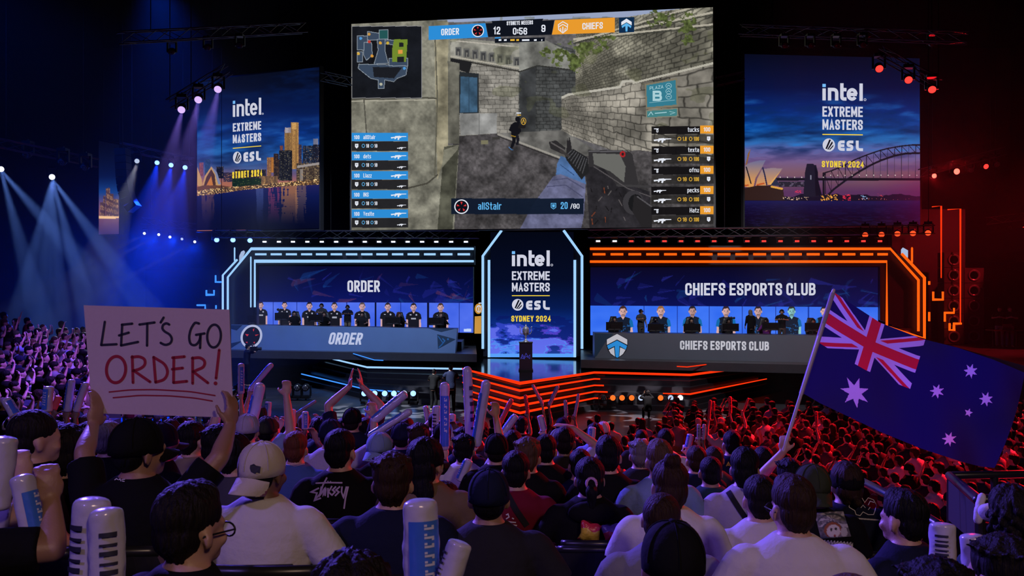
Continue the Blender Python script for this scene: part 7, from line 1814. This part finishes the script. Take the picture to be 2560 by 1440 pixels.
# ------------------------------------------------------------------ generic audience
SIGN_Q = [(209,763),(573,774),(583,1044),(231,1033)]; FLAG_Q = T_+B_[::-1]
def hidden(px, py):
    for q in (SIGN_Q, FLAG_Q):
        if inpoly(np.array([px, px]), np.array([py-8, py+38]), q).all(): return True
    return False
spec = []
used_xy = [(o.location.x, o.location.y) for o in near.values()]
def clear(x, y, r): return all((x-a)**2+(y-c)**2 > r*r for a, c in used_xy)
rg = random.Random(5)
SH = ['black']*7+['navy']*3+['charcoal']*3+['dgrey']*2+['white']*2+['lilac', 'grey', 'tan', 'lblue', 'maroon', 'teal']
HR_ = ['short']*5+['buzz']*3+['tousled']*3+['quiff']*2+['curly', 'long', 'pony']; HC_ = ['black']*5+['dark']*5+['brown']*3+['light']
def attrs(x, y, z, yaw, zone, row, n, pose=None, d=None):
    c = rg.random() < .2
    spec.append(dict(x=x, y=y, z=z, yaw=yaw, zone=zone, row=row, n=n, pose=pose, shirt=rg.choice(SH), hr=rg.choice(HR_), hc=rg.choice(HC_), cap=('front' if rg.random() < .6 else 'back') if c else None, capc=rg.choice(('black', 'navy', 'charcoal', 'cream', 'olive')), sk=rg.choice(('fair', 'fair', 'tan', 'pale', 'brown')), scale=rg.uniform(.95, 1.04)))
    used_xy.append((x, y))
# stick holders first: the hand meets the stick
for bs, d in free:
    h = P(*bs, d); side = 1 if rg.random() < .7 else -1; yaw = -6
    if d < 12.2: zt = zhead(min(d, 11.6))-1.322
    else: zt = 0.0
    e, w_, hd, pn, cu = ARM['up']
    off = Matrix.Rotation(math.radians(yaw), 3, 'Z') @ (Vector((w_[0]*side, w_[1], w_[2]))+Vector((hd[0]*side, hd[1], hd[2])).normalized()*.07)
    p = h-off; sc_ = 1.0
    attrs(p.x, p.y, p.z, yaw, 'up', 0, 0, ('up', side)); spec[-1]['scale'] = 1.0
# remaining raked rows
for ri, d in enumerate((7.0, 7.8, 8.6, 9.4, 10.3, 11.2)):
    x = -6.6+.2*(ri % 2); n = 0
    while x < 2.1-.1*ri:
        px = 1280+x/d*F; xx = x+rg.uniform(-.07, .07); yy = d+rg.uniform(-.06, .06)
        if 3 < px < 1990 and clear(xx, yy, .40) and rg.random() > .08:
            z = zhead(d)-1.322+rg.uniform(-.06, .05); py = 720-(z+1.25-CZ)/d*F
            if not hidden(px, py): n += 1; attrs(xx, yy, z, -8-px*0.0+ (0 if px > 700 else -18), 'raked', ri, n, rg.choice((None, None, None, 'clap', 'face')) if px < 1300 else None)
        x += .54
for ri, d in enumerate((4.0, 4.9, 5.8)):   # left end of the nearer rows
    x = -2.95-.3*ri-.5; 
    while x > -d*.60:
        if clear(x, d, .42): attrs(x, d, zhead(d)-1.322+.05, -30, 'left', ri, 1)
        x -= .55
# floor block, red side
for ri in range(17):
    d = 26.6-.82*ri; x = 3.6; n = 0; x0 = (1690-1280)/F*d
    x = x0
    while x < .60*d:
        px = 1280+x/d*F; xx = x+rg.uniform(-.06, .06); yy = d+rg.uniform(-.05, .05); z = rg.uniform(-.05, .05); py = 720-(1.22-CZ)/d*F
        if rg.random() > .07 and clear(xx, yy, .3) and not hidden(px, py) and not (px < 1960 and py > 1100) and not (px < 1800 and py > 1060):
            n += 1; attrs(xx, yy, 0, 16+rg.uniform(-10, 14), 'floor', ri, n, rg.choice((None, None, None, 'face', 'clap')))
        x += .56
# floor block, centre
for ri in range(5):
    d = 23.0-.85*ri; n = 0; x = (225-1280)/F*d
    while x < (1690-1280)/F*d:
        px = 1280+x/d*F; xx = x+rg.uniform(-.1, .1); yy = d+rg.uniform(-.05, .05)
        if rg.random() > (.35 if ri < 2 else .12) and clear(xx, yy, .3) and not (ri < 2 and 820 < px < 1060) and not hidden(px, 720-(1.2-CZ)/yy*F): n += 1; attrs(xx, yy, 0, -5+rg.uniform(-8, 8), 'centre', ri, n)
        x += .60
for ri, d in enumerate((28.6, 29.5, 30.4, 31.3)):
    for px in range(300+8*ri, 620, 34):
        attrs((px-1280)/F*d+rg.uniform(-.1, .1), d+rg.uniform(-.1, .1), 0, -20+rg.uniform(-10, 10), 'centre', 5+ri, 1)
# seating bowl on the left: rows climb away from the stage
BZ = lambda x: 1.0+max(0, (-x-7.4))*.165
bw = MB()
for ri in range(12):
    xl = -7.2-.82*ri; bw.box((xl-.82, 11.5, -.05), (xl, max(12.5, min(34, -2.25*xl)), BZ(xl-.4)))
tag(bw.build('bowl_tier', M_CONC), kind='structure')
for ri in range(12):
    x = -7.6-.82*ri; y = 12.4; n = 0
    while y < 31.5-.25*ri:
        px = 1280+x/y*F; z = BZ(x); py = 720-(z+1.2-CZ)/y*F
        if -12 < px < 235 and rg.random() > .06 and not hidden(px, py): n += 1; attrs(x+rg.uniform(-.08, .08), y+rg.uniform(-.08, .08), z, -62+rg.uniform(-16, 12), 'bowl', ri, n, rg.choice((None, 'clap', 'face', 'clap', 'fist')))
        y += .60
# who is shown largest becomes a single figure, the remainder is one crowd
spec.sort(key=lambda s: s['y'])
LIMIT = 302-NP[0]
WHERE = {'raked': 'on the raked seats', 'left': 'at the left end of the near rows', 'floor': 'in the red-lit floor crowd', 'centre': 'on the floor below the stage', 'bowl': 'in the violet left seating bowl', 'up': ''}
HAIRW = {'short': 'short', 'buzz': 'cropped', 'tousled': 'messy', 'quiff': 'tall', 'curly': 'curly', 'long': 'long', 'pony': 'ponytailed'}
SHW = {'dgrey': 'dark grey', 'lblue': 'pale blue', 'lilac': 'lilac grey', 'tan': 'tan'}
rest = []
for i, s in enumerate(spec):
    pose = s['pose']; L, R_ = 'lap', 'lap'
    if isinstance(pose, tuple): L, R_ = ('lap', 'up') if pose[1] > 0 else ('up', 'lap')
    elif pose == 'clap': L = R_ = 'face'
    elif pose == 'face': R_ = 'face'
    elif pose == 'fist': R_ = 'up'
    vox = .014 if s['y'] < 9 else (.018 if s['y'] < 16 else .026)
    if i >= LIMIT: rest.append((s, L, R_)); continue
    hw = ('%s cap' % s['capc']) if s['cap'] else '%s %s hair' % (HAIRW[s['hr']], {'dark': 'dark brown', 'light': 'light brown'}.get(s['hc'], s['hc']))
    sw = SHW.get(s['shirt'], s['shirt'])
    if s['zone'] == 'up': lab = 'person with %s in %s T-shirt raising a cheering stick' % (hw, sw)
    else: lab = 'person with %s in %s T-shirt, %s, %s row, %s seat' % (hw, sw, {'raked': 'raked seats', 'left': 'near left', 'floor': 'red crowd', 'centre': 'stage floor', 'bowl': 'left bowl'}[s['zone']], ORDN[s['row']], ORDN[min(19, s['n']-1)])
    person((s['x'], s['y'], s['z']), s['yaw'], s['scale'], L, R_, False, 'short', voxel=vox, shirt=s['shirt'], hr=s['hr'], hc=s['hc'], cap=s['cap'], capc=s['capc'], sk=s['sk'], label=lab, group='audience '+(WHERE[s['zone']] or 'with raised sticks'), folds=False)
cv, cf, cm, cmats, nv = [], [], [], [], 0
def midx(m):
    if m not in cmats: cmats.append(m)
    return cmats.index(m)
def polys(me):
    n = len(me.polygons); t = np.empty(n, int); me.polygons.foreach_get('loop_total', t); ls = np.empty(len(me.loops), int); me.loops.foreach_get('vertex_index', ls); return ls, t
for s, L, R_ in rest:
    bm_, sm, tm, HM, arms, Z_ = body(L, R_, False, 'short', 0, 0, 0, .03, 1.0, False); hm = hair(s['hr'], (False, 0, 0, 0), HM, .022)
    c, sn = math.cos(math.radians(s['yaw'])), math.sin(math.radians(s['yaw'])); Rm = np.array(((c, -sn, 0), (sn, c, 0), (0, 0, 1)))*s['scale']
    for me, mm in ((bm_, skin(s['sk'])), (sm, cl(s['shirt'])), (hm, hairm(s['hc']) if not s['cap'] else cl(s['capc']))):
        a = coords(me) @ Rm.T+np.array((s['x'], s['y'], s['z'])); ls, t = polys(me); cv.append(a); cf.append((ls+nv, t)); cm.append(np.full(len(t), midx(mm))); nv += len(a)
if cv:
    me = bpy.data.meshes.new('seated_crowd'); V = np.concatenate(cv); me.vertices.add(len(V)); me.vertices.foreach_set('co', V.ravel())
    ls = np.concatenate([x[0] for x in cf]); t = np.concatenate([x[1] for x in cf]); me.loops.add(len(ls)); me.loops.foreach_set('vertex_index', ls); me.polygons.add(len(t)); me.polygons.foreach_set('loop_start', np.concatenate([[0], np.cumsum(t)[:-1]])); me.polygons.foreach_set('loop_total', t)
    me.polygons.foreach_set('material_index', np.concatenate(cm)); me.polygons.foreach_set('use_smooth', np.ones(len(t), bool)); me.update(calc_edges=True)
    for m in cmats: me.materials.append(m)
    tag(link('seated_crowd', me), 'farthest seated spectators in front of the stage and in the left bowl', 'crowd', None, 'stuff')
print('PERSONS', NP[0], 'REST', len(rest))

# ------------------------------------------------------------------ crew and handrails
def crew(px, top, d, label, st=True, **k):
    p = P(px, top, d); h = 1.762 if st else 1.322; s_ = k.pop('scale', None) or p.z/h
    k.setdefault('sleeve', 'short'); person((p.x, d, 0 if k.get('floor') is None else k.pop('floor')), k.pop('yaw', 0), s_, k.pop('left', 'side'), k.pop('right', 'side'), st, voxel=.018, folds=False, label=label, **k)
crew(1085, 922, 33.4, 'dark figure standing at the foot of the steps, left of two', shirt='black', legs='black', hc='black', left='waist', right='waist', yaw=-20)
crew(1127, 911, 32.6, 'dark figure standing at the foot of the steps, right of two', shirt='navy', legs='black', hc='black', left='waist', right='waist', yaw=15)
crew(1619, 976, 30.8, 'dark camera operator crouching before the red floor lamps', False, sleeve='long', sk='brown', shirt='black', legs='black', hc='black', left='face', right='face')
crew(618, 858, 36.4, 'camera operator standing at the left end of the stage', shirt='navy', legs='black', hc='black', left='face', right='face', yaw=-50, sk='fair', scale=1.0, floor=.58)
crew(768, 975, 33.5, 'large dark figure standing by the three dark floor lamps', shirt='black', legs='black', hc='black', yaw=-10, cap='front', capc='black', scale=.40) if False else None
b = MB(); q = P(618, 858, 36.4); b.box((q.x-.6, 35.6, 0), (q.x+.6, 37.0, .58)); tag(b.build('camera_riser', M_STEP), 'small black riser under the camera operator at the left end of the stage', 'riser')
q = P(630, 872, 36.1); cm_ = empty('video_camera', q, 'video camera held by the operator at the left end of the stage', 'camera'); b = MB(); b.box((q.x-.06, q.y-.08, q.z-.09), (q.x+.22, q.y+.08, q.z+.09)); b.build('camera_body', M_METAL, cm_); b = MB(); b.tube((q.x+.22, q.y, q.z), (q.x+.38, q.y, q.z), .06, .07, 12); b.build('lens', M_BLACK, cm_)
M_RAIL = mat('dark_steel_rail', (.05, .05, .055), .3, .7)
def rail(label, segs, r, posts=()):
    a = P(*segs[0]); root = empty('handrail', (a.x, a.y, a.z-1.0), label, 'handrail')
    m = MB()
    for p, q in zip(segs[:-1], segs[1:]): m.cap(P(*p), P(*q), r, None, 10, 2)
    m.build('rail', M_RAIL, root, True)
    for p, dz in posts:
        m = MB(); a = P(*p); m.tube(a, a-Vector((0, 0, dz)), r*.9, None, 8); m.build('post', M_RAIL, root)
    return root
rail('dark steel handrail running to the right edge above the red crowd', [(2374,1189,6.2), (2600,1184,6.2)], .028, (((2376,1189,6.2), 1.15), ((2486,1187,6.2), 1.15)))
rail('dark steel handrail sloping down from the corner towards the white cloth', [(2374,1189,6.15), (2446,1250,4.7), (2530,1248,4.7)], .030, (((2450,1250,4.7), 1.0), ((2528,1249,4.7), 1.0)))
rail('grey slanting handrail behind the person with thick black hair', [(2154,1203,5.6), (2232,1243,4.9), (2345,1312,4.2)], .026, (((2232,1243,4.9), .9),))
m = MB(); q = [P(2371,1195,6.1), P(2440,1252,4.75), P(2440,1360,4.75), P(2371,1300,6.1)]; m.prism(q, (.03, 0, 0)); tag(m.build('barrier_panel', mat('matt_black_panel', (.004, .004, .005), .9)), 'black infill panel under the sloping handrail at right', 'panel')
def cloth_blob(label, pts, r):
    m = MB(); 
    for p, q in zip(pts[:-1], pts[1:]): m.cap(P(*p), P(*q), r, r*.9, 12, 3)
    me = remesh(m, .012, 3, 'cloth'); a = coords(me); d_ = .02*(fbm(a[:, 0]*16+50, a[:, 2]*14+a[:, 1]*9+50, 4, 3)-.45); n_ = np.empty(len(a)*3); me.vertices.foreach_get('normal', n_); setcoords(me, a+n_.reshape(-1, 3)*d_[:, None]); me.materials.append(mat('white_cloth', (.60, .57, .62), .8, bump=.3, bscale=30))
    c = Vector(np.mean(coords(me), 0)); setcoords(me, coords(me)-np.array(c)); tag(link('cloth', me, None, c), label, 'cloth')
cloth_blob('white cloth hanging over the corner of the handrail at right', [(2455,1243,4.65), (2448,1275,4.62), (2444,1302,4.62)], .024)
cloth_blob('white folded cloth on the black case at the right edge', [(2470,1280,4.2), (2510,1292,4.15), (2548,1312,4.1)], .045)
# second pair of eyes for depth: black chair backs that show between the near rows
for px, py, d, lab in ((818, 1318, 4.25, 'black arena chair back between the white T-shirt and the navy T-shirt'), (30, 1380, 2.75, 'black arena chair back at the bottom left edge'), (640, 1425, 2.7, 'black arena chair back at the bottom, left of the curly hair'), (2290, 1290, 4.9, 'x')):
    if lab == 'x': continue
    p = P(px, py, d); place(ac0, (p.x, p.y+.25, p.z-.885), 0, lab, 'chair', 'chairs in the near rows', fa)
